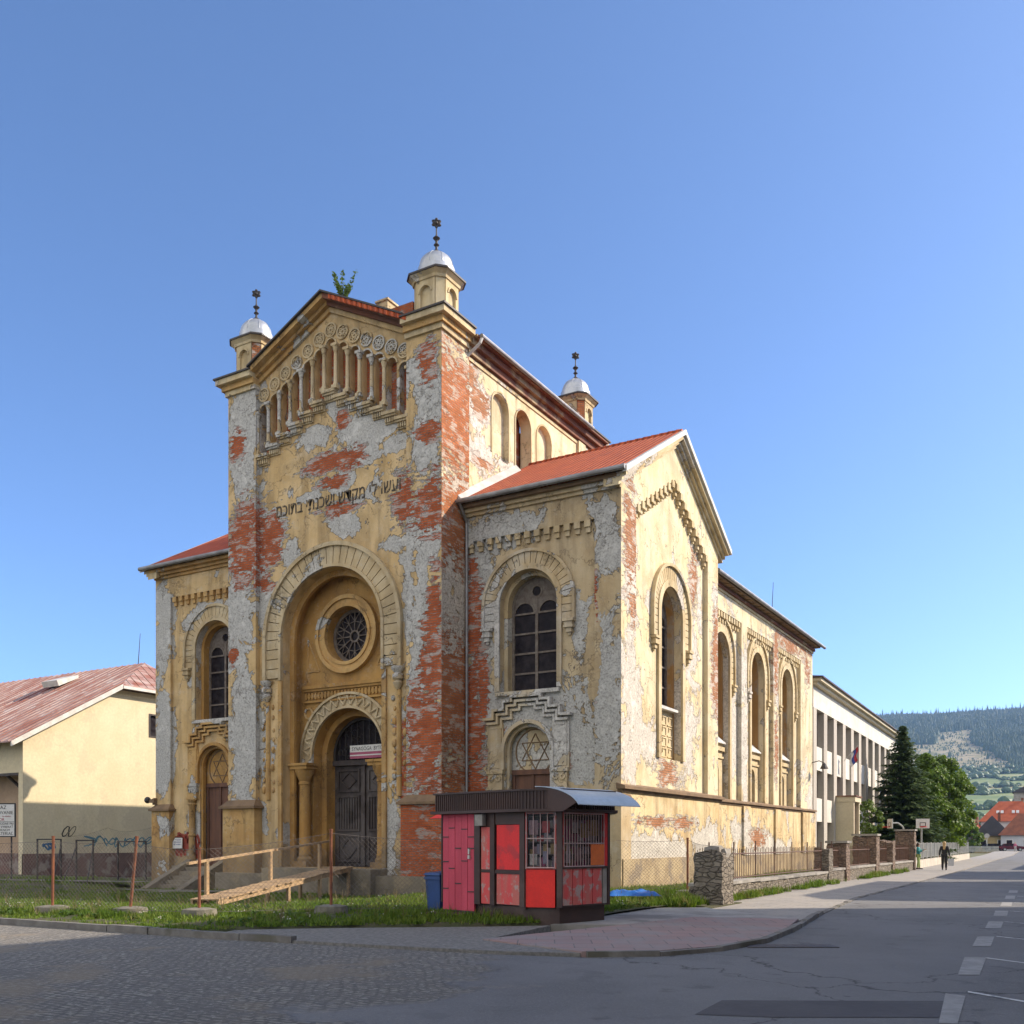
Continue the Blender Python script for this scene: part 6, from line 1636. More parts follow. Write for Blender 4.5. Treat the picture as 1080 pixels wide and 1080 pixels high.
scribble('graffiti', 'blue spray-painted tag', lambda u, z, d: bl(-36.0 - d, u, z), 4.8, 9.6, 1.35, 2.0, 70, simple('blue_spray', (0.08, 0.24, 0.30), (0.06, 0.18, 0.26), 4, 0.8, 0), brn, 5, 0.07)
scribble('graffiti', 'small blue spray-painted star', lambda u, z, d: bl(-36.0 - d, u, z), 2.2, 2.9, 1.15, 1.6, 22, simple('dark_blue_spray', (0.05, 0.15, 0.30), None, 4, 0.8, 0), brn, 9, 0.10)
scribble('graffiti', 'black spray-painted strokes', lambda u, z, d: bl(-36.0 - d, u, z), 3.4, 4.2, 1.9, 2.6, 14, M['ink'], brn, 12, 0.04)
# prohibition board at the frame's edge
sb = thing('sign_board', 'white sign board with black lettering in front of the barn porch', 'sign', (-29.93, -3.68, -0.12), 0.42)
MB().box(-1.6, 0.42, -0.02, 0.02, 2.05, 3.55).build('board', M['white'], sb)
bo = MB()
for q in ((-1.62, 0.44, 3.55, 3.60), (-1.62, 0.44, 2.0, 2.05), (0.40, 0.45, 2.051, 3.549)): bo.box(q[0], q[1], -0.03, 0.03, q[2], q[3])
bo.build('frame', M['ink'], sb)
MB().tube((0.2, 0.06, 0), (0.2, 0.06, 2.4), 0.04, n=6).tube((-1.3, 0.06, 0), (-1.3, 0.06, 2.4), 0.04, n=6).build('leg', M['iron'], sb)
for tx, sz, zz, xr, mt in (('ZÁKAZ', 0.24, 3.32, 0.0, 'ink'), ('VSTUPOVANIE', 0.22, 3.08, 0.34, 'ink'), ('do objektu', 0.10, 2.95, 0.22, 'inkred'), ('POZOR', 0.20, 2.76, -0.1, 'inkred'), ('NAHODNE PRI', 0.15, 2.58, 0.36, 'ink'), ('VYBERAŤ', 0.15, 2.43, 0.34, 'ink'), ('POD OKNOM', 0.15, 2.28, 0.18, 'ink'), ('MATERIAĽ', 0.20, 2.10, 0.34, 'ink')):
    text_mesh('lettering', tx, sz, M[mt], sb, (xr, -0.024, zz), (PI / 2, 0, 0), 0.002, 'RIGHT')
MB().box(-1.58, 0.38, -0.024, -0.021, 2.71, 2.73).build('rule_line', M['ink'], sb)

# ------------------------------------------------------------------ school behind
M['schoolwhite'] = simple('white_school_render', (0.66, 0.63, 0.56), (0.58, 0.55, 0.49), 0.7, 0.9, 0.15, c3=(0.54, 0.51, 0.45), s3=0.3)
M['pier'] = simple('grey_school_piers', (0.46, 0.42, 0.36), (0.38, 0.345, 0.30), 1.0, 0.9, 0.25, streak=True)
M['schoolcream'] = simple('cream_school_trim', (0.60, 0.53, 0.38), (0.54, 0.47, 0.33), 1, 0.9, 0.1)
M['schoolglass'] = simple('school_window_glass', (0.035, 0.033, 0.035), (0.06, 0.055, 0.05), 0.6, 0.25, 0)
M['schoolframe'] = simple('school_window_frame', (0.22, 0.18, 0.145), (0.16, 0.13, 0.11), 2, 0.7, 0)
scl = thing('school', 'long white three-storey school with grey piers and tall strip windows', 'school', (-1.3, 32.9, 0), math.atan2(1.2, 38.8))
S0 = lambda u, z, d: (-d, u, z)
nb_ = 12; PITCH = 3.45; LN = 0.9 + nb_ * PITCH + 0.4
MB().box(-14, -0.62, 0, LN, -0.5, 12.1).build('wall', M['pier'], scl)
fr2 = MB(); fbox(fr2, S0, -0.1, LN, 10.35, 11.75, -0.03, 0.63); fr2.build('frieze', M['schoolwhite'], scl)
fr2 = MB(); fbox(fr2, S0, -0.4, LN + 0.3, 11.75, 11.95, -0.35, 1.0); fbox(fr2, S0, -0.5, LN + 0.4, 11.951, 12.15, -0.6, 1.0); fr2.build('cornice', M['schoolcream'], scl)
MB().hexa([(0.75, -0.6, 12.152), (0.75, LN + 0.5, 12.152), (-14.3, LN + 0.5, 12.152), (-14.3, -0.6, 12.152)], [(0.75, -0.6, 12.24), (0.75, LN + 0.5, 12.24), (-7, LN - 3, 13.6), (-7, 3, 13.6)]).build('roof', M['brownmetal'], scl)
pr3 = MB()
for k in range(nb_ + 1):
    u = 0.45 + k * PITCH; pr3 = MB(); fbox(pr3, S0, u - 0.55 if k else 0.0, u + 0.55, 0, 10.35, -0.02, 0.62); pr3.build('pier', M['pier'], scl)
w0 = None
for k in range(nb_):
    u = 0.45 + 0.55 + k * PITCH; u1 = u + PITCH - 1.10
    sp = MB()
    for z0, z1 in ((0.0, 1.15), (3.0, 4.55), (6.4, 7.95)): fbox(sp, S0, u, u1, z0, z1, 0.10, 0.6)
    sp.build_each('spandrel', M['schoolwhite'], scl)
    for z0, z1 in ((1.15, 3.0), (4.55, 6.4), (7.95, 10.349)):
        f = MB(); f.prism(rect(u, u1, z0, z1), [rect(u + 0.12, (u + u1) / 2 - 0.06, z0 + 0.1, z1 - 0.1), rect((u + u1) / 2 + 0.06, u1 - 0.12, z0 + 0.1, z1 - 0.1)], S0, 0.40, 0.5)
        w = f.build('window', M['schoolframe'], scl)
        p = MB(); fbox(p, S0, u, u1, z0, z1, 0.501, 0.52); p.build('pane', M['schoolglass'], w)
# entrance porch
pc = MB().box(0.0, 1.25, 7.5, 7.75, 0, 4.5).box(0.0, 1.25, 9.6, 9.85, 0, 4.5).box(0.0, 1.35, 7.45, 9.9, 4.50, 4.85)
pc.build('porch', M['schoolcream'], scl)
MB().box(-0.1, 1.42, 7.38, 9.97, 4.852, 4.94).build('porch_capping', M['soffit'], scl)
MB().box(0.9, 1.0, 7.75, 9.6, 0, 4.5).build('porch_door', M['brownwood'], scl)
# flag
fl = thing('flag', 'white, blue and red flag on a slanting pole on the school front', 'flag', (-1.5, 43.0, 7.6))
MB().tube((0, 0, 0), (1.55, -0.3, 1.6), 0.03, n=6).build('pole', M['flash'], fl)
fl.scale = (0.68, 0.68, 0.68)
for i, (nm, c) in enumerate((('red_stripe', (0.45, 0.03, 0.04)), ('blue_stripe', (0.04, 0.08, 0.35)), ('white_stripe', (0.7, 0.7, 0.7)))):
    vs = []; fs = []
    for j in range(9):
        t = j / 8
        for q in (0, 1):
            s = (i + q) / 3
            vs.append((1.45 - 0.75 * s + 0.10 * math.sin(t * 7), -0.28 + 0.14 * s + 0.12 * math.sin(t * 6 + s * 2), 1.5 - 0.75 * s - t * 1.5))
    for j in range(8): fs.append((j * 2, j * 2 + 1, j * 2 + 3, j * 2 + 2))
    MB().add(vs, fs).build(nm, simple('flag_' + nm, c, None, 3, 0.7, 0), fl, True)

# ------------------------------------------------------------------ metal fence and schoolyard things
M['fencegrey'] = simple('galvanised_fence', (0.42, 0.43, 0.41), (0.33, 0.34, 0.33), 2, 0.6, 0.1)
mf = thing('metal_fence', 'grey mesh fence panels on a low pale wall beyond the stone fence', 'metal fence', (4.3, 36.0, 0))
fx = lambda y: -1.1 * (y / 44.0)
FN_ = 18; FL = 44.0
w = MB()
for k in range(FN_): a, b = k * FL / FN_, (k + 1) * FL / FN_; w.hexa([(fx(a) - 0.15, a, -0.2), (fx(b) - 0.15, b, -0.2), (fx(b) + 0.15, b, -0.2), (fx(a) + 0.15, a, -0.2)], [(fx(a) - 0.15, a, 0.45), (fx(b) - 0.15, b, 0.45), (fx(b) + 0.15, b, 0.45), (fx(a) + 0.15, a, 0.45)])
w.build('base_wall', simple('pale_fence_wall', (0.55, 0.50, 0.42), (0.44, 0.40, 0.34), 1.2, 0.9, 0.3), mf)
for k in range(FN_ + 1):
    y = k * FL / FN_; MB().box(fx(y) - 0.06, fx(y) + 0.06, y - 0.06, y + 0.06, 0.45, 1.62).build('post', M['fencegrey'], mf)
for k in range(FN_):
    a, b = k * FL / FN_ + 0.07, (k + 1) * FL / FN_ - 0.07
    p = MB()
    for z in (0.6, 1.05, 1.55): p.tube((fx(a), a, z), (fx(b), b, z), 0.015, n=4)
    n = 22
    for j in range(n + 1):
        y = a + (b - a) * j / n; p.tube((fx(y), y, 0.58), (fx(y), y, 1.57), 0.012, n=4)
    p.build('mesh_panel', M['fencegrey'], mf)
def hoop(loc, rz_, label):
    t = thing('basketball_hoop', label, 'basketball hoop', loc, rz_, 'basketball hoops in the schoolyard')
    MB().path([(0, 0, 0), (0, 0, 2.4), (0.12, 0, 2.75), (0.45, 0, 3.0), (1.0, 0, 3.0)], 0.06, 8).build('pole', M['fencegrey'], t)
    MB().box(1.0, 1.06, -0.45, 0.45, 2.62, 3.3).build('backboard', M['white'], t)
    b = MB()
    for q in ((-0.2, 0.2, 2.75, 2.79), (-0.2, 0.2, 3.0, 3.04)): b.box(1.061, 1.07, q[0], q[1], q[2], q[3])
    for y in (-0.2, 0.16): b.box(1.061, 1.07, y, y + 0.04, 2.791, 2.999)
    b.build('target_square', M['ink'], t)
    r = MB(); pts = [(1.35 + 0.23 * math.cos(a), 0.23 * math.sin(a), 2.72) for a in [i * PI / 8 for i in range(17)]]
    r.path(pts, 0.02, 5).tube((1.07, 0, 2.72), (1.13, 0, 2.72), 0.03, n=5); r.build('rim', M['brightred'], t)
    return t
hoop((3.6, 44.5, 0), -1.35, 'white basketball hoop facing the street with its square backboard, right of the last brick pillar')
hoop((2.6, 43.5, 0), -2.6, 'basketball hoop with its board turned sideways above the stone fence')
o = MB().box(-0.08, 0.08, -0.08, 0.08, 0, 1.65).box(-0.12, 0.12, -0.12, 0.12, 1.65, 1.70).box(-0.13, 0.13, -0.13, 0.13, 0, 0.08).build('gate_post', M['white']); o.location = (4.62, 34.4, -0.03)
tag(o, 'slim white post at the end of the stone fence', 'post')

# ------------------------------------------------------------------ trees
def leafmat(name, c1, c2, c3, trans=0.3):
    m = NT(name)
    n1 = m.noise(1.6, 4); n2 = m.noise(7, 3)
    col = m.mix(m.mr(n1, 0.35, 0.65), c1, c2)
    col = m.mix(m.mr(n2, 0.5, 0.75, 0, 0.7), col, c3)
    m.done(col, 0.55, spec=0.3)
    tr = m.t.nodes.new('ShaderNodeBsdfTranslucent'); m.s(tr.inputs[0], col)
    mx = m.t.nodes.new('ShaderNodeMixShader'); mx.inputs[0].default_value = trans
    m.t.links.new(m.bs.outputs[0], mx.inputs[1]); m.t.links.new(tr.outputs[0], mx.inputs[2]); m.t.links.new(mx.outputs[0], m.out.inputs[0])
    return m.mat
M['leaf'] = leafmat('maple_leaves', (0.12, 0.19, 0.02), (0.08, 0.145, 0.016), (0.17, 0.23, 0.03), 0.42)
M['leaf2'] = leafmat('lime_leaves', (0.13, 0.19, 0.03), (0.09, 0.15, 0.025), (0.17, 0.22, 0.04))
weeds(1500, 12)
M['needle'] = leafmat('spruce_needles', (0.06, 0.10, 0.035), (0.08, 0.12, 0.04), (0.12, 0.15, 0.045), 0.28)
M['bark'] = simple('grey_bark', (0.11, 0.085, 0.065), (0.07, 0.055, 0.045), 4, 0.9, 0.8, 0.03, streak=True)
def broadleaf(name, label, loc, h, w, seed, mat, nleaf=15000, trunk=0.2, crown0=0.16, ls=0.25):
    r = random.Random(seed)
    t = thing(name, label, 'tree', loc, 0, 'leafy trees by the schoolyard fence')
    tk = MB(); pts = [(0, 0, -0.3), (0.05, 0.0, h * 0.22), (0.12, 0.05, h * 0.45), (0.05, 0.1, h * 0.75)]
    for i in range(3): tk.tube(pts[i], pts[i + 1], trunk * (1 - 0.25 * i), trunk * (0.75 - 0.22 * i), 9)
    clumps = []
    for k in range(46):
        z = crown0 + (1 - crown0) * (r.random() ** 0.85)
        prof = math.sin(PI * min(1, max(0.02, (z - crown0) / (1 - crown0) * 0.9 + 0.12))) ** 0.6
        a = r.uniform(0, 2 * PI); rad = w * prof * (0.45 + 0.55 * math.sqrt(r.random()))
        s = w * r.uniform(0.16, 0.34)
        clumps.append((rad * math.cos(a), rad * math.sin(a), z * h - s * 0.3, s))
    clumps.append((0, 0, h - w * 0.2, w * 0.24))
    for c in clumps[::3]:
        zt = max(h * 0.18, min(c[2] - 0.3 * h * 0.3, h * 0.7)); tk.tube((0.08, 0.04, zt), (c[0] * 0.85, c[1] * 0.85, c[2]), trunk * 0.28, trunk * 0.08, 5)
    tk.build('trunk', M['bark'], t, True)
    vs = []; fs = []
    per = nleaf // len(clumps)
    for (cx, cy, cz, s) in clumps:
        for q in range(per):
            v = Vector((r.gauss(0, 1), r.gauss(0, 1), r.gauss(0, 1))).normalized() * s * (0.35 + 0.75 * r.random() ** 0.5)
            p = Vector((cx, cy, cz)) + Vector((v.x, v.y, v.z * 0.8))
            n_ = (v.normalized() + Vector((r.uniform(-1, 1), r.uniform(-1, 1), r.uniform(-0.3, 1)))).normalized()
            tx = n_.orthogonal().normalized(); tx = Matrix.Rotation(r.uniform(0, 6.28), 3, n_) @ tx; ty = n_.cross(tx)
            l = ls * r.uniform(0.6, 1.3); o = len(vs)
            vs += [p - tx * l * 0.5, p + ty * l * 0.42, p + tx * l * 0.6, p - ty * l * 0.42]
            fs.append((o, o + 1, o + 2, o + 3))
    MB().add(vs, fs).build('crown', M[mat], t, recalc=False)
    return t
def spruce(label, loc, h, w, seed):
    r = random.Random(seed)
    t = thing('spruce_tree', label, 'tree', loc)
    MB().tube((0, 0, -0.3), (0, 0, h * 0.97), 0.22, 0.02, 8).build('trunk', M['bark'], t, True)
    vs = []; fs = []
    z = 0.5
    while z < h - 0.1:
        f = 1 - z / h; R_ = w * (f ** 0.85) * r.uniform(0.72, 1.12) + 0.08
        nb = max(5, int(9 + 9 * f))
        for k in range(nb):
            a = 2 * PI * k / nb + r.uniform(-0.3, 0.3); rr = R_ * r.uniform(0.75, 1.1)
            ns = max(4, int(rr / 0.13))
            for s in range(ns):
                q = (s + r.random()) / ns; d_ = rr * q
                zz = z - d_ * 0.30 + 0.22 * rr * q * q + r.uniform(-0.06, 0.06)
                p = Vector((d_ * math.cos(a), d_ * math.sin(a), zz))
                for u in (-1, 1):
                    aa = a + u * r.uniform(0.4, 1.0); l = r.uniform(0.3, 0.6) * (0.6 + 0.6 * f)
                    e = p + Vector((l * math.cos(aa), l * math.sin(aa), -l * r.uniform(0.1, 0.6)))
                    sd = Vector((-math.sin(aa), math.cos(aa), r.uniform(-.5, .5))) * r.uniform(0.07, 0.15); o = len(vs)
                    vs += [p - sd, p + sd, e]; fs.append((o, o + 1, o + 2))
        z += r.uniform(0.15, 0.24) * (0.75 + 0.5 * f)
    MB().add(vs, fs).build('crown', M['needle'], t, recalc=False)
    return t
spruce('tall dark green spruce with a pointed top in front of the school', (0.7, 55.0, 0), 11.4, 4.0, 3)
broadleaf('maple_tree', 'dense green maple with rounded crown, directly beside the dark spruce', (1.2, 64.5, 0), 9.4, 2.7, 5, 'leaf')
broadleaf('maple_tree', 'green maple farthest along the street fence, its crown overhanging the pavement', (1.3, 74.0, 0), 10.3, 2.9, 9, 'leaf')
broadleaf('maple_tree', 'lower green maple in the middle of the row behind the mesh fence', (2.2, 68.5, 0), 7.6, 2.6, 14, 'leaf', 7500)
broadleaf('young_tree', 'small bright yellow-green young tree at the left foot of the spruce', (-0.35, 46.0, 0), 4.9, 0.95, 21, 'leaf2', 2600, 0.06, 0.45, 0.14)
# sapling rooted on the gable
sp_ = thing('sapling', 'small sapling growing out of the top of the tower gable', 'sapling', (-11.7, -0.9, 23.2))
tk = MB(); vs = []; fs = []; r = random.Random(5)
for k in range(13):
    a = r.uniform(0, 2 * PI); l = r.uniform(0.5, 1.35); tip = Vector((0.38 * l * math.cos(a), 0.38 * l * math.sin(a), l)); tk.tube((0, 0, -0.1), tip, 0.012, 0.004, 4)
    for q in range(60):
        p = tip * r.uniform(0.25, 1.05) + Vector((r.uniform(-.07, .07), r.uniform(-.07, .07), r.uniform(-.05, .05)))
        ax = Vector((r.uniform(-1, 1), r.uniform(-1, 1), r.uniform(-1, 1))).normalized() * 0.06; ay = ax.orthogonal().normalized() * 0.03; o = len(vs)
        vs += [p - ax, p + ay, p + ax, p - ay]; fs.append((o, o + 1, o + 2, o + 3))
tk.build('trunk', M['bark'], sp_); MB().add(vs, fs).build('crown', M['leaf2'], sp_, recalc=False)

# ------------------------------------------------------------------ people
def skin_obj(name, verts, edges, radii, mat, parent, sub=2, root=0):
    me = bpy.data.meshes.new(name); bm = bmesh.new()
    ly = bm.verts.layers.skin.verify()
    bv = []
    for i, (v, r_) in enumerate(zip(verts, radii)):
        q = bm.verts.new(v); rr = r_ if isinstance(r_, tuple) else (r_, r_); q[ly].radius = rr; q[ly].use_root = (i == root); bv.append(q)
    for a, b in edges: bm.edges.new((bv[a], bv[b]))
    bm.to_mesh(me); bm.free()
    me.materials.append(mat)
    o = bpy.data.objects.new(name, me); COL.objects.link(o); o.parent = parent
    s = o.modifiers.new('skin', 'SKIN'); s.use_smooth_shade = True
    b = o.modifiers.new('smooth', 'SUBSURF'); b.levels = 1; b.render_levels = sub
    return o
def person(label, loc, rz_, skin, jacket, trousers, hair, hlen, arm_l, arm_r, stride=0.12, h=1.68, group=None):
    t = thing('person', label, 'person', loc, rz_, group); k = h / 1.70
    S = lambda pts: [tuple(c * k for c in p) for p in pts]
    # figure faces -y in its own frame
    J = dict(pel=(0, 0, .93), wai=(0, 0, 1.08), che=(0, 0.01, 1.30), nec=(0, 0, 1.46), hb=(0, -0.01, 1.54), ht=(0, -0.015, 1.66),
             lh=(.09, 0, .90), lk=(.10, -stride * .6, .49), la=(.10, -stride, .09), lt=(.11, -stride - .14, .03),
             rh=(-.09, 0, .90), rk=(-.10, -.02, .49), ra=(-.10, stride, .10), rt=(-.11, stride - .13, .03),
             ls=(.18, 0, 1.39), rs=(-.18, 0, 1.39))
    le, lw = arm_l; re_, rw = arm_r
    names = ['pel', 'wai', 'che', 'nec', 'hb', 'ht', 'lh', 'lk', 'la', 'lt', 'rh', 'rk', 'ra', 'rt', 'ls', 'rs']
    V = [J[n_] for n_ in names] + [le, lw, re_, rw]
    def tip(w, e): 
        d_ = (Vector(w) - Vector(e)).normalized(); return tuple(Vector(w) + d_ * 0.13)
    V += [tip(lw, le), tip(rw, re_)]
    Ed = [(0, 1), (1, 2), (2, 3), (3, 4), (4, 5), (0, 6), (6, 7), (7, 8), (8, 9), (0, 10), (10, 11), (11, 12), (12, 13), (2, 14), (2, 15), (14, 16), (16, 17), (15, 18), (18, 19), (17, 20), (19, 21)]
    Rr = [.13, (.13, .10), (.15, .11), .05, .075, .085, .085, .06, .042, .04, .085, .06, .042, .04, .065, .065, .042, .032, .042, .032, .025, .025]
    skin_obj('body', S(V), Ed, [tuple(c * k for c in (q if isinstance(q, tuple) else (q, q))) for q in Rr], skin, t)
    jv = [(0, 0, .90), (0, 0, 1.08), (0, 0.01, 1.30), (0, 0, 1.42), J['ls'], le, lw, J['rs'], re_, rw]
    skin_obj('jacket', S(jv), [(0, 1), (1, 2), (2, 3), (2, 4), (4, 5), (5, 6), (2, 7), (7, 8), (8, 9)], [tuple(c * k for c in q) for q in [(.165, .135), (.16, .13), (.175, .14), (.08, .08), (.085, .085), (.065, .065), (.05, .05), (.085, .085), (.065, .065), (.05, .05)]], jacket, t)
    tv = [(0, 0, .95), J['lh'], J['lk'], (J['la'][0], J['la'][1], .08), J['rh'], J['rk'], (J['ra'][0], J['ra'][1], .09)]
    skin_obj('trousers', S(tv), [(0, 1), (1, 2), (2, 3), (0, 4), (4, 5), (5, 6)], [tuple(c * k for c in q) for q in [(.15, .12), (.105, .105), (.08, .08), (.065, .065), (.105, .105), (.08, .08), (.065, .065)]], trousers, t)
    hv = MB()
    for i in range(5): hv.ball((0, 0.02 + 0.012 * i, (1.63 - i * hlen / 5) * k), (0.105 - 0.006 * i) * k, 10, 7)
    hv.build('hair', hair, t, True)
    sh_ = MB()
    for a, b in (('la', 'lt'), ('ra', 'rt')): 
        p, q = J[a], J[b]; sh_.hexa([(p[0] - .045, q[1] - .06, 0.0), (p[0] + .045, q[1] - .06, 0.0), (p[0] + .045, p[1] + .07, 0.0), (p[0] - .045, p[1] + .07, 0.0)], [(p[0] - .035, q[1] - .04, 0.06), (p[0] + .035, q[1] - .04, 0.06), (p[0] + .045, p[1] + .06, 0.10), (p[0] - .045, p[1] + .06, 0.10)])
    sh_.build('shoes', M['ink'], t)
    return t
M['skin'] = simple('skin_tone', (0.50, 0.30, 0.21), (0.45, 0.26, 0.18), 4, 0.55, 0)
M['blackcloth'] = simple('black_cloth', (0.02, 0.02, 0.023), (0.03, 0.028, 0.03), 8, 0.9, 0.2)
M['blonde'] = simple('blonde_hair', (0.52, 0.36, 0.17), (0.40, 0.26, 0.11), 14, 0.6, 0.3)
M['darkhair'] = simple('dark_hair', (0.05, 0.032, 0.022), None, 14, 0.6, 0.3)
M['teal'] = simple('teal_cloth', (0.03, 0.26, 0.27), (0.025, 0.20, 0.22), 6, 0.8, 0.2)
M['palegreen'] = simple('pale_green_cloth', (0.36, 0.45, 0.18), (0.28, 0.36, 0.13), 6, 0.85, 0.2)
M['pinkcloth'] = simple('pink_cloth', (0.50, 0.12, 0.22), None, 6, 0.85, 0.1)
M['palecloth'] = simple('pale_cloth', (0.48, 0.46, 0.45), None, 6, 0.85, 0.1)
M['bluejean'] = simple('blue_denim', (0.06, 0.09, 0.17), None, 6, 0.85, 0.1)
person('person with long blonde hair, black jacket and black trousers walking away with a pale bag', (6.54, 32.45, -0.03), PI + 0.1, M['skin'], M['blackcloth'], M['blackcloth'], M['blonde'], 0.42, ((.25, .03, 1.12), (.27, -.03, .88)), ((-.25, .03, 1.12), (-.28, -.02, .86)))
bag = thing('carrier_bag', 'pale grey carrier bag hanging from the walking person\'s hand', 'bag', (6.90, 32.50, 0.22), 0.1)
MB().hexa([(-.15, -.07, 0), (.15, -.07, 0), (.15, .07, 0), (-.15, .07, 0)], [(-.18, -.05, .42), (.18, -.05, .42), (.18, .05, .42), (-.18, .05, .42)]).build('body', simple('bag_plastic', (0.50, 0.52, 0.55), (0.42, 0.44, 0.48), 6, 0.5, 0.1), bag)
MB().path([(-.1, 0, .42), (-.05, 0, .60), (.05, 0, .60), (.1, 0, .42)], 0.012, 5).build('handle', M['palecloth'], bag)
person('person in teal top and pale green trousers at the end of the stone fence', (4.98, 33.2, -0.03), PI * 0.5, M['skin'], M['teal'], M['palegreen'], M['darkhair'], 0.12, ((.26, -.10, 1.20), (.20, -.34, 1.28)), ((-.26, -.06, 1.14), (-.22, -.28, 1.20)), 0.05, 1.60)
person('person in a pink top crossing the far end of the street', (2.4, 168.5, -0.1), 0.6, M['skin'], M['pinkcloth'], M['palecloth'], M['blonde'], 0.25, ((.25, .03, 1.12), (.26, -.05, .88)), ((-.25, .03, 1.12), (-.26, -.05, .88)))

# ------------------------------------------------------------------ cars far down the street
def car(label, loc, rz_, paint):
    t = thing('parked_car', label, 'car', loc, rz_, 'cars parked at the end of the street')
    prof = [(-2.1, .35), (-2.12, .75), (-2.0, .95), (-1.75, 1.0), (-1.35, 1.42), (0.35, 1.45), (0.95, 1.0), (1.95, .88), (2.12, .7), (2.12, .35)]
    MB().prism(prof, [], lambda u, z, d: (u, d, z), -0.85, 0.85).build('body', paint, t)
    g_ = MB()
    for y0, y1 in ((-0.858, -0.852), (0.852, 0.858)):
        g_.prism([(-1.5, 1.02), (-1.25, 1.36), (-0.45, 1.38), (-0.45, 1.0)], [], lambda u, z, d: (u, d, z), y0, y1)
        g_.prism([(-0.38, 1.0), (-0.38, 1.38), (0.28, 1.38), (0.75, 1.0)], [], lambda u, z, d: (u, d, z), y0, y1)
    g_.build('window', M['glass'], t)
    g2 = MB().hexa([(-1.745, -.74, 1.04), (-1.745, .74, 1.04), (-1.40, .70, 1.40), (-1.40, -.70, 1.40)], [(-1.76, -.74, 1.05), (-1.76, .74, 1.05), (-1.415, .70, 1.41), (-1.415, -.70, 1.41)]); g2.build('rear_window', M['glass'], t)
    for x in (-1.3, 1.3):
        for y in (-0.86, 0.70):
            w = MB().tube((x, y, .32), (x, y + .16, .32), .32, n=16).build('wheel', M['ink'], t)
            MB().tube((x, y - .005, .32), (x, y + .165, .32), .19, n=12).build('rim', M['fencegrey'], w)
    for y in (-.72, .72): MB().box(-2.135, -2.10, y - .12, y + .12, .68, .86).build('tail_light', M['red'], t)
    return t
car('dark maroon car parked in front of the brown-roofed house at the street end', (1.4, 176, -0.1), 0.2, simple('maroon_paint', (0.10, 0.015, 0.03), None, 2, 0.25, 0))
car('black car parked before the white house front at the end of the street', (-1.6, 178, -0.1), 0.4, simple('black_paint', (0.015, 0.016, 0.02), None, 2, 0.25, 0))

# ------------------------------------------------------------------ houses at the far end
def house(label, loc, rz_, w, d, he, hr, wallm, roofm, hip=False, wins=2, group='houses at the end of the street'):
    t = thing('house', label, 'house', loc, rz_, group)
    MB().box(-w / 2, w / 2, 0, d, -0.6, he).build('wall', wallm, t)
    e = 0.5; r = MB(); x0, x1, y0, y1 = -w / 2 - e, w / 2 + e, -e, d + e; zl = he - 0.15
    if hip: r.hexa([(x0, y0, zl), (x1, y0, zl), (x1, y1, zl), (x0, y1, zl)], [(x0 + d * .42, d / 2 - .05, hr), (x1 - d * .42, d / 2 - .05, hr), (x1 - d * .42, d / 2 + .05, hr), (x0 + d * .42, d / 2 + .05, hr)])
    else: r.prism([(x0, zl), (x1, zl), (0, hr)], [], lambda u, z, q: (u, q, z), y0, y1)
    rr = r.build('roof', roofm, t)
    MB().box(w * .18, w * .18 + .5, d * .5, d * .5 + .5, hr - 1.2, hr + .7).build('chimney', M['soffit'], rr)
    for k in range(wins):
        x = -w / 2 + (k + .5) * w / wins
        f = MB().prism(rect(x - .6, x + .6, 1.0, 2.4), [rect(x - .5, x + .5, 1.1, 2.3)], front(0), -.05, 0.02).build('window', M['white'], t)
        MB().box(x - .5, x + .5, -.02, -.01, 1.1, 2.3).build('pane', M['glass'], f)
    return t
M['farred'] = simple('orange_red_roof', (0.42, 0.10, 0.04), (0.34, 0.075, 0.03), 1, 0.85, 0.2)
M['farbrown'] = simple('brown_tile_roof', (0.26, 0.09, 0.045), (0.18, 0.065, 0.035), 1, 0.85, 0.2)
M['fardark'] = simple('dark_slate_roof', (0.07, 0.065, 0.075), (0.05, 0.05, 0.06), 1, 0.85, 0.2)
M['farwhite'] = simple('white_house_render', (0.55, 0.56, 0.58), (0.48, 0.49, 0.52), 1, 0.9, 0.1)
M['faryellow'] = simple('yellow_house_render', (0.52, 0.40, 0.20), None, 1, 0.9, 0.1)
M['fargrey'] = simple('grey_house_render', (0.36, 0.34, 0.31), None, 1, 0.9, 0.1)
hs2 = house('house with a big orange-red roof and four pale roof windows at the far street end', (-0.2, 197.0, -0.3), 0.05, 11.0, 9.0, 6.4, 10.6, M['farwhite'], M['farred'], True)
rw = MB()
for x in (-2.6, -1.8, 0.3, 1.1): rw.hexa([(x, .9, 7.95), (x + .55, .9, 7.95), (x + .55, 1.45, 8.5), (x, 1.45, 8.5)], [(x, .8, 8.05), (x + .55, .8, 8.05), (x + .55, 1.35, 8.6), (x, 1.35, 8.6)])
rw.build('roof_window', M['white'], hs2)
house('low house with a dark gable roof and yellow front, left of the parked cars', (-2.6, 184.0, -0.3), 0.1, 6.2, 7.0, 3.3, 7.2, M['faryellow'], M['fardark'])
house('house with a brown tiled hipped roof behind the maroon car', (3.6, 182.0, -0.3), 0.0, 9.0, 8.0, 3.4, 7.6, M['farwhite'], M['farbrown'], True, 3)
house('tall grey plain-walled house rising behind the red roofs at the right edge', (4.0, 238.0, -0.3), 0.0, 12.0, 9.0, 14.2, 17.5, M['fargrey'], M['fardark'])
house('small house with a reddish roof half hidden by trees beyond the maples', (-8.0, 191.0, -0.3), -0.2, 5.0, 6.0, 3.2, 6.6, M['fargrey'], M['farred'])
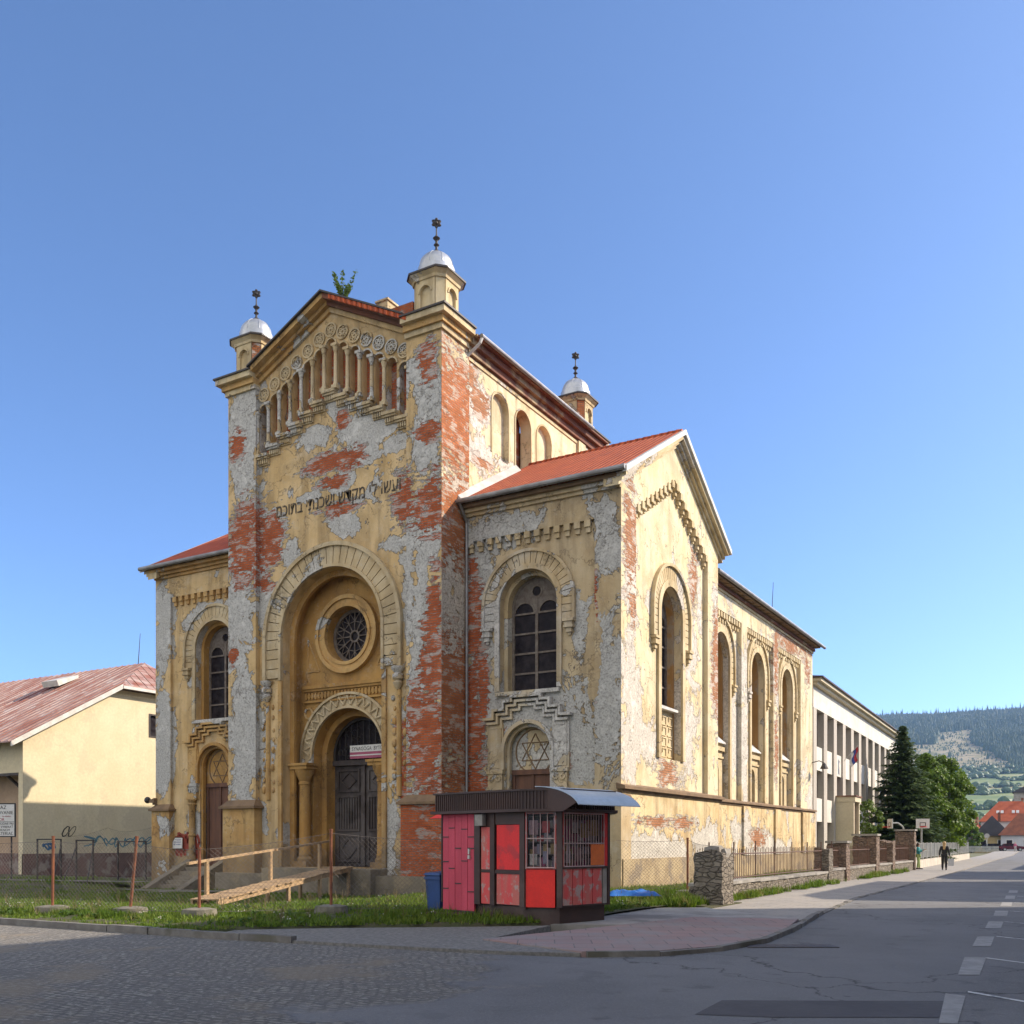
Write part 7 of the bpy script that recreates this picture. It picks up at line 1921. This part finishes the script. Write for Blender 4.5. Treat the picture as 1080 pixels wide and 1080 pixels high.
for i, (x, y, h, w, lb) in enumerate(((-5.6, 176.0, 5.2, 1.9, 'round dark garden tree beside the far yellow house'), (-9.5, 172.0, 7.0, 2.6, 'bushy garden tree just past the last maple on the far side'), (-13.0, 186.0, 8.5, 3.5, 'larger garden tree behind the far maple crowns'), (-3.0, 205, 8.0, 3.0, 'garden tree behind the far dark gable'))):
    broadleaf('garden_tree', lb, (x, y, -0.3), h, w, 40 + i, 'leaf', 2600, 0.15, 0.1, 0.4)
def street_pole(label, loc, h, disc, mat):
    t = thing('street_sign', label, 'street sign', loc)
    MB().tube((0, 0, 0), (0, 0, h), 0.05, n=6).build('pole', M['fencegrey'], t)
    MB().tube((0, -0.06, h - .4), (0, -0.03, h - .4), disc, n=16).build('sign_plate', mat, t)
street_pole('round pale road sign on a grey pole before the far yellow house', (-1.3, 157.0, -0.2), 3.3, 0.42, M['palecloth'])
street_pole('small round sign on a pole beside the far garden trees', (-3.4, 140.0, -0.2), 3.0, 0.34, M['palecloth'])
gf = thing('garden_fence', 'low pale picket fence across the far end of the street', 'fence', (-1.5, 165.0, -0.2))
p = MB()
for k in range(30): p.box(-4.5 + k * 0.2, -4.38 + k * 0.2, -.02, .02, 0, 1.1)
p.build('pickets', M['fencegrey'], gf); MB().box(-4.5, 1.5, .021, .05, .3, .4).box(-4.5, 1.5, .021, .05, .85, .95).build('rail', M['fencegrey'], gf)

# ------------------------------------------------------------------ the wooded hill
PF = [(300, -0.6), (420, 1.0), (600, 6), (1000, 34), (1500, 82), (1900, 140), (2300, 226), (2700, 316), (3000, 364), (3250, 372), (3800, 330)]
def hz_(x, y):
    for (a, za), (b, zb2) in zip(PF[:-1], PF[1:]):
        if y <= b:
            t = (y - a) / (b - a); z = za + (zb2 - za) * t; break
    else: z = PF[-1][1]
    s = max(0, (y - 300) / 2700)
    z += s * 22 * mnoise.noise(Vector((x * 0.0016, y * 0.0016, 4))) + s * 8 * mnoise.noise(Vector((x * 0.006, y * 0.006, 1)))
    return z + (x + 320) * 0.012 * s * -1
def T(x, y): return (x - 14.04) / (y + 31.2)
def cleared(x, y):
    t = T(x, y) + 0.004 * mnoise.noise(Vector((x * 0.02, y * 0.02, 0))); yy = y + 60 * mnoise.noise(Vector((x * 0.012, y * 0.012, 5)))
    if 2150 < yy < 2480 and -0.122 - (2480 - yy) * 1.5e-5 < t < -0.094 - max(0, (2480 - yy)) * 0: return True
    if 1760 < yy < 2190:
        lo = -0.150; hi = -0.094 + (2190 - yy) / 430 * 0.042
        return lo < t < hi
    return False
nx, ny = 150, 90; vs = []; fs = []
for j in range(ny + 1):
    y = 300 + 3500 * j / ny
    for i in range(nx + 1):
        x = -2600 + 5200 * i / nx - 320
        vs.append((x, y, hz_(x, y)))
for j in range(ny):
    for i in range(nx):
        a = j * (nx + 1) + i; fs.append((a, a + 1, a + nx + 2, a + nx + 1))
def hillmat():
    m = NT('hill_ground')
    X, Y, Z = m.sep(m.P)[0:3]
    strip = m.noise(0.0075, 3, m.vm('MULTIPLY', m.P, (0.35, 2.0, 0)))
    col = m.mix(m.mr(strip, 0.44, 0.50), (0.10, 0.15, 0.035), (0.15, 0.19, 0.055))
    col = m.mix(m.mr(strip, 0.56, 0.60), col, (0.28, 0.25, 0.12))
    clr = m.mix(m.mr(m.noise(0.03, 6, None, 0.7), 0.4, 0.65), (0.28, 0.235, 0.14), (0.16, 0.165, 0.07))
    clr = m.mix(m.mr(m.noise(0.06, 6, None, 0.8), 0.50, 0.60, 0, 0.85), clr, (0.095, 0.095, 0.045))
    col = m.mix(m.mr(m.math('ADD', Y, m.math('MULTIPLY', m.noise(0.01, 4), 220)), 1840, 1900), col, clr)
    return m.done(col, 0.95)
kind(MB().add(vs, fs).build('hill', hillmat(), None, True), 'structure')
r = random.Random(77); vs = []; fs = []
def cone(x, y, z, h, w):
    o = len(vs); n = 5; a0 = r.uniform(0, 6)
    for (q, zz) in ((1.0, 0.08), (0.55, 0.45)):
        for i in range(n): vs.append((x + w * q * math.cos(a0 + i * 2 * PI / n), y + w * q * math.sin(a0 + i * 2 * PI / n), z + h * zz))
    vs.append((x, y, z + h))
    for i in range(n): fs.append((o + i, o + (i + 1) % n, o + n + (i + 1) % n, o + n + i)); fs.append((o + n + i, o + n + (i + 1) % n, o + 2 * n))
cnt = 0
while cnt < 27000:
    y = r.uniform(1780, 3240); t = r.uniform(-0.22, 0.0) if r.random() < 0.82 else r.uniform(-0.7, 0.45); x = 14 + t * (y + 31)
    if cleared(x, y): 
        if r.random() > 0.02 or r.random() > 0.3: continue
    if y < 1930 + 60 * mnoise.noise(Vector((x * 0.01, 0, 0))) and r.random() < 0.75: continue
    h = r.uniform(11, 18); cone(x, y, hz_(x, y) - 1, h, h * r.uniform(0.18, 0.26)); cnt += 1
k = 0
while k < 900:
    y = r.gauss(3120, 70); t = r.uniform(-0.2, 0.0); x = 14 + t * (y + 31); h = r.uniform(16, 33); cone(x, y, hz_(x, y) - 1, h, h * 0.13); k += 1
k = 0
while k < 2600:
    y = r.uniform(1780, 2480); t = r.uniform(-0.15, -0.05); x = 14 + t * (y + 31)
    if cleared(x, y) and mnoise.noise(Vector((x * 0.02, y * 0.02, 9))) > r.uniform(-0.5, 0.35): cone(x, y, hz_(x, y) - 0.5, r.uniform(2, 6), r.uniform(0.8, 2.2))
    k += 1
M['forest'] = leafmat('distant_spruce', (0.03, 0.062, 0.026), (0.042, 0.078, 0.03), (0.06, 0.095, 0.034), 0.0)
kind(MB().add(vs, fs).build('forest', M['forest'], None, recalc=False), 'stuff')
# hedgerow trees between the fields
vs = []; fs = []
def blob(x, y, z, s):
    o = len(vs); n = 7
    rows = [(0.55, 0.0), (1.0, 0.4), (0.85, 0.8), (0.35, 1.1)]
    for q, zz in rows:
        for i in range(n):
            a = i * 2 * PI / n + q; j = r.uniform(0.8, 1.2); vs.append((x + s * q * j * math.cos(a), y + s * q * j * math.sin(a), z + s * zz * 1.1 * r.uniform(.9, 1.1)))
    for k_ in range(3):
        for i in range(n): fs.append((o + k_ * n + i, o + k_ * n + (i + 1) % n, o + (k_ + 1) * n + (i + 1) % n, o + (k_ + 1) * n + i))
    fs.append(tuple(o + 3 * n + i for i in range(n)))
for row, dens in ((480, 120), (640, 110), (820, 130), (1050, 170), (1280, 200), (1420, 150), (1560, 240), (1700, 300), (1800, 380)):
    for k in range(dens):
        t = r.uniform(-0.2, 0.0); y = row + r.gauss(0, 9) + 90 * mnoise.noise(Vector((t * 30, row, 0))); x = 14 + t * (y + 31)
        blob(x, y, hz_(x, y) - 0.5, r.uniform(2.0, 4.6) if r.random() < .88 else r.uniform(5, 8))
for row in (320, 360):
    for k in range(40):
        t = r.uniform(-0.16, -0.02); y = row + r.gauss(0, 18); x = 14 + t * (y + 31); blob(x, y, -0.6, r.uniform(3, 5.5))
M['hedge'] = leafmat('distant_hedge', (0.05, 0.085, 0.03), (0.07, 0.11, 0.035), (0.035, 0.06, 0.025), 0.0)
kind(MB().add(vs, fs).build('hedgerows', M['hedge'], None, recalc=False), 'stuff')

# ------------------------------------------------------------------ the other side of the street, out of frame: the houses and trees that shade the road
M['flatpink'] = simple('beige_block_render', (0.48, 0.42, 0.34), (0.42, 0.36, 0.29), 1, 0.9, 0.1)
def block(label, x0, x1, y0, y1, h, roofh):
    t = thing('apartment_building', label, 'building', ((x0 + x1) / 2, (y0 + y1) / 2, 0), 0, 'buildings across the street')
    w, d = (x1 - x0) / 2, (y1 - y0) / 2
    MB().box(-w, w, -d, d, -0.5, h).build('wall', M['flatpink'], t)
    if roofh: MB().prism([(-w - .5, h), (w + .5, h), (0, h + roofh)], [], lambda u, z, q: (u, q, z), -d - .4, d + .4).build('roof', M['farbrown'], t)
    else: MB().box(-w - .2, w + .2, -d - .2, d + .2, h, h + 0.4).build('roof', M['concrete'], t)
    n = int(2 * d / 3.2); fl_ = int(h / 3.1)
    for k in range(min(n, 8)):
        for q in range(min(fl_, 6)):
            y = -d + (k + .5) * 2 * d / n; z = 1.0 + q * 3.1
            f = MB().box(-w - .06, -w + .02, y - .7, y + .7, z, z + 1.5).build('window', M['white'], t)
            MB().box(-w - .065, -w - .061, y - .6, y + .6, z + .1, z + 1.4).build('pane', M['schoolglass'], f)
    return t
block('tall beige apartment block across the street from the kiosk', 21, 28, -46, 5, 18.0, 0)
block('three-storey beige house across the street from the stone fence', 21, 27, 12.5, 25, 11.8, 2.0)
block('narrow beige house across the street, second past the apartment block', 21, 27, 31, 42, 10.6, 2.0)
block('long low beige house across the street by the school', 21.5, 27.5, 49, 72, 9.0, 3.0)
block('beige house across the street opposite the maples', 21.5, 27.5, 79, 98, 8.6, 3.0)
block('last beige house across the street before the far crossing', 21.5, 27.5, 106, 150, 8.0, 3.0)
kind(MB().box(17.2, 20.0, -26, 170, -0.4, -0.02).build('far_pavement', M['grey_pave']), 'structure')

# ------------------------------------------------------------------ air
def haze(dens):
    hm = bpy.data.materials.new('valley_air'); hm.use_nodes = True; t = hm.node_tree; t.nodes.clear()
    o = t.nodes.new('ShaderNodeOutputMaterial'); v = t.nodes.new('ShaderNodeVolumePrincipled')
    v.inputs['Color'].default_value = (0.34, 0.57, 1.0, 1); v.inputs['Density'].default_value = dens; v.inputs['Anisotropy'].default_value = 0.2
    t.links.new(v.outputs[0], o.inputs['Volume'])
    ob = MB().box(-6500, 6500, -3500, 7500, -2.0, 440).build('haze', hm)
    return kind(ob, 'stuff')
haze(0.00010)
try:
    SC.cycles.use_denoising = True
    SC.cycles.volume_bounces = 0
    SC.cycles.max_bounces = 6
except Exception: pass
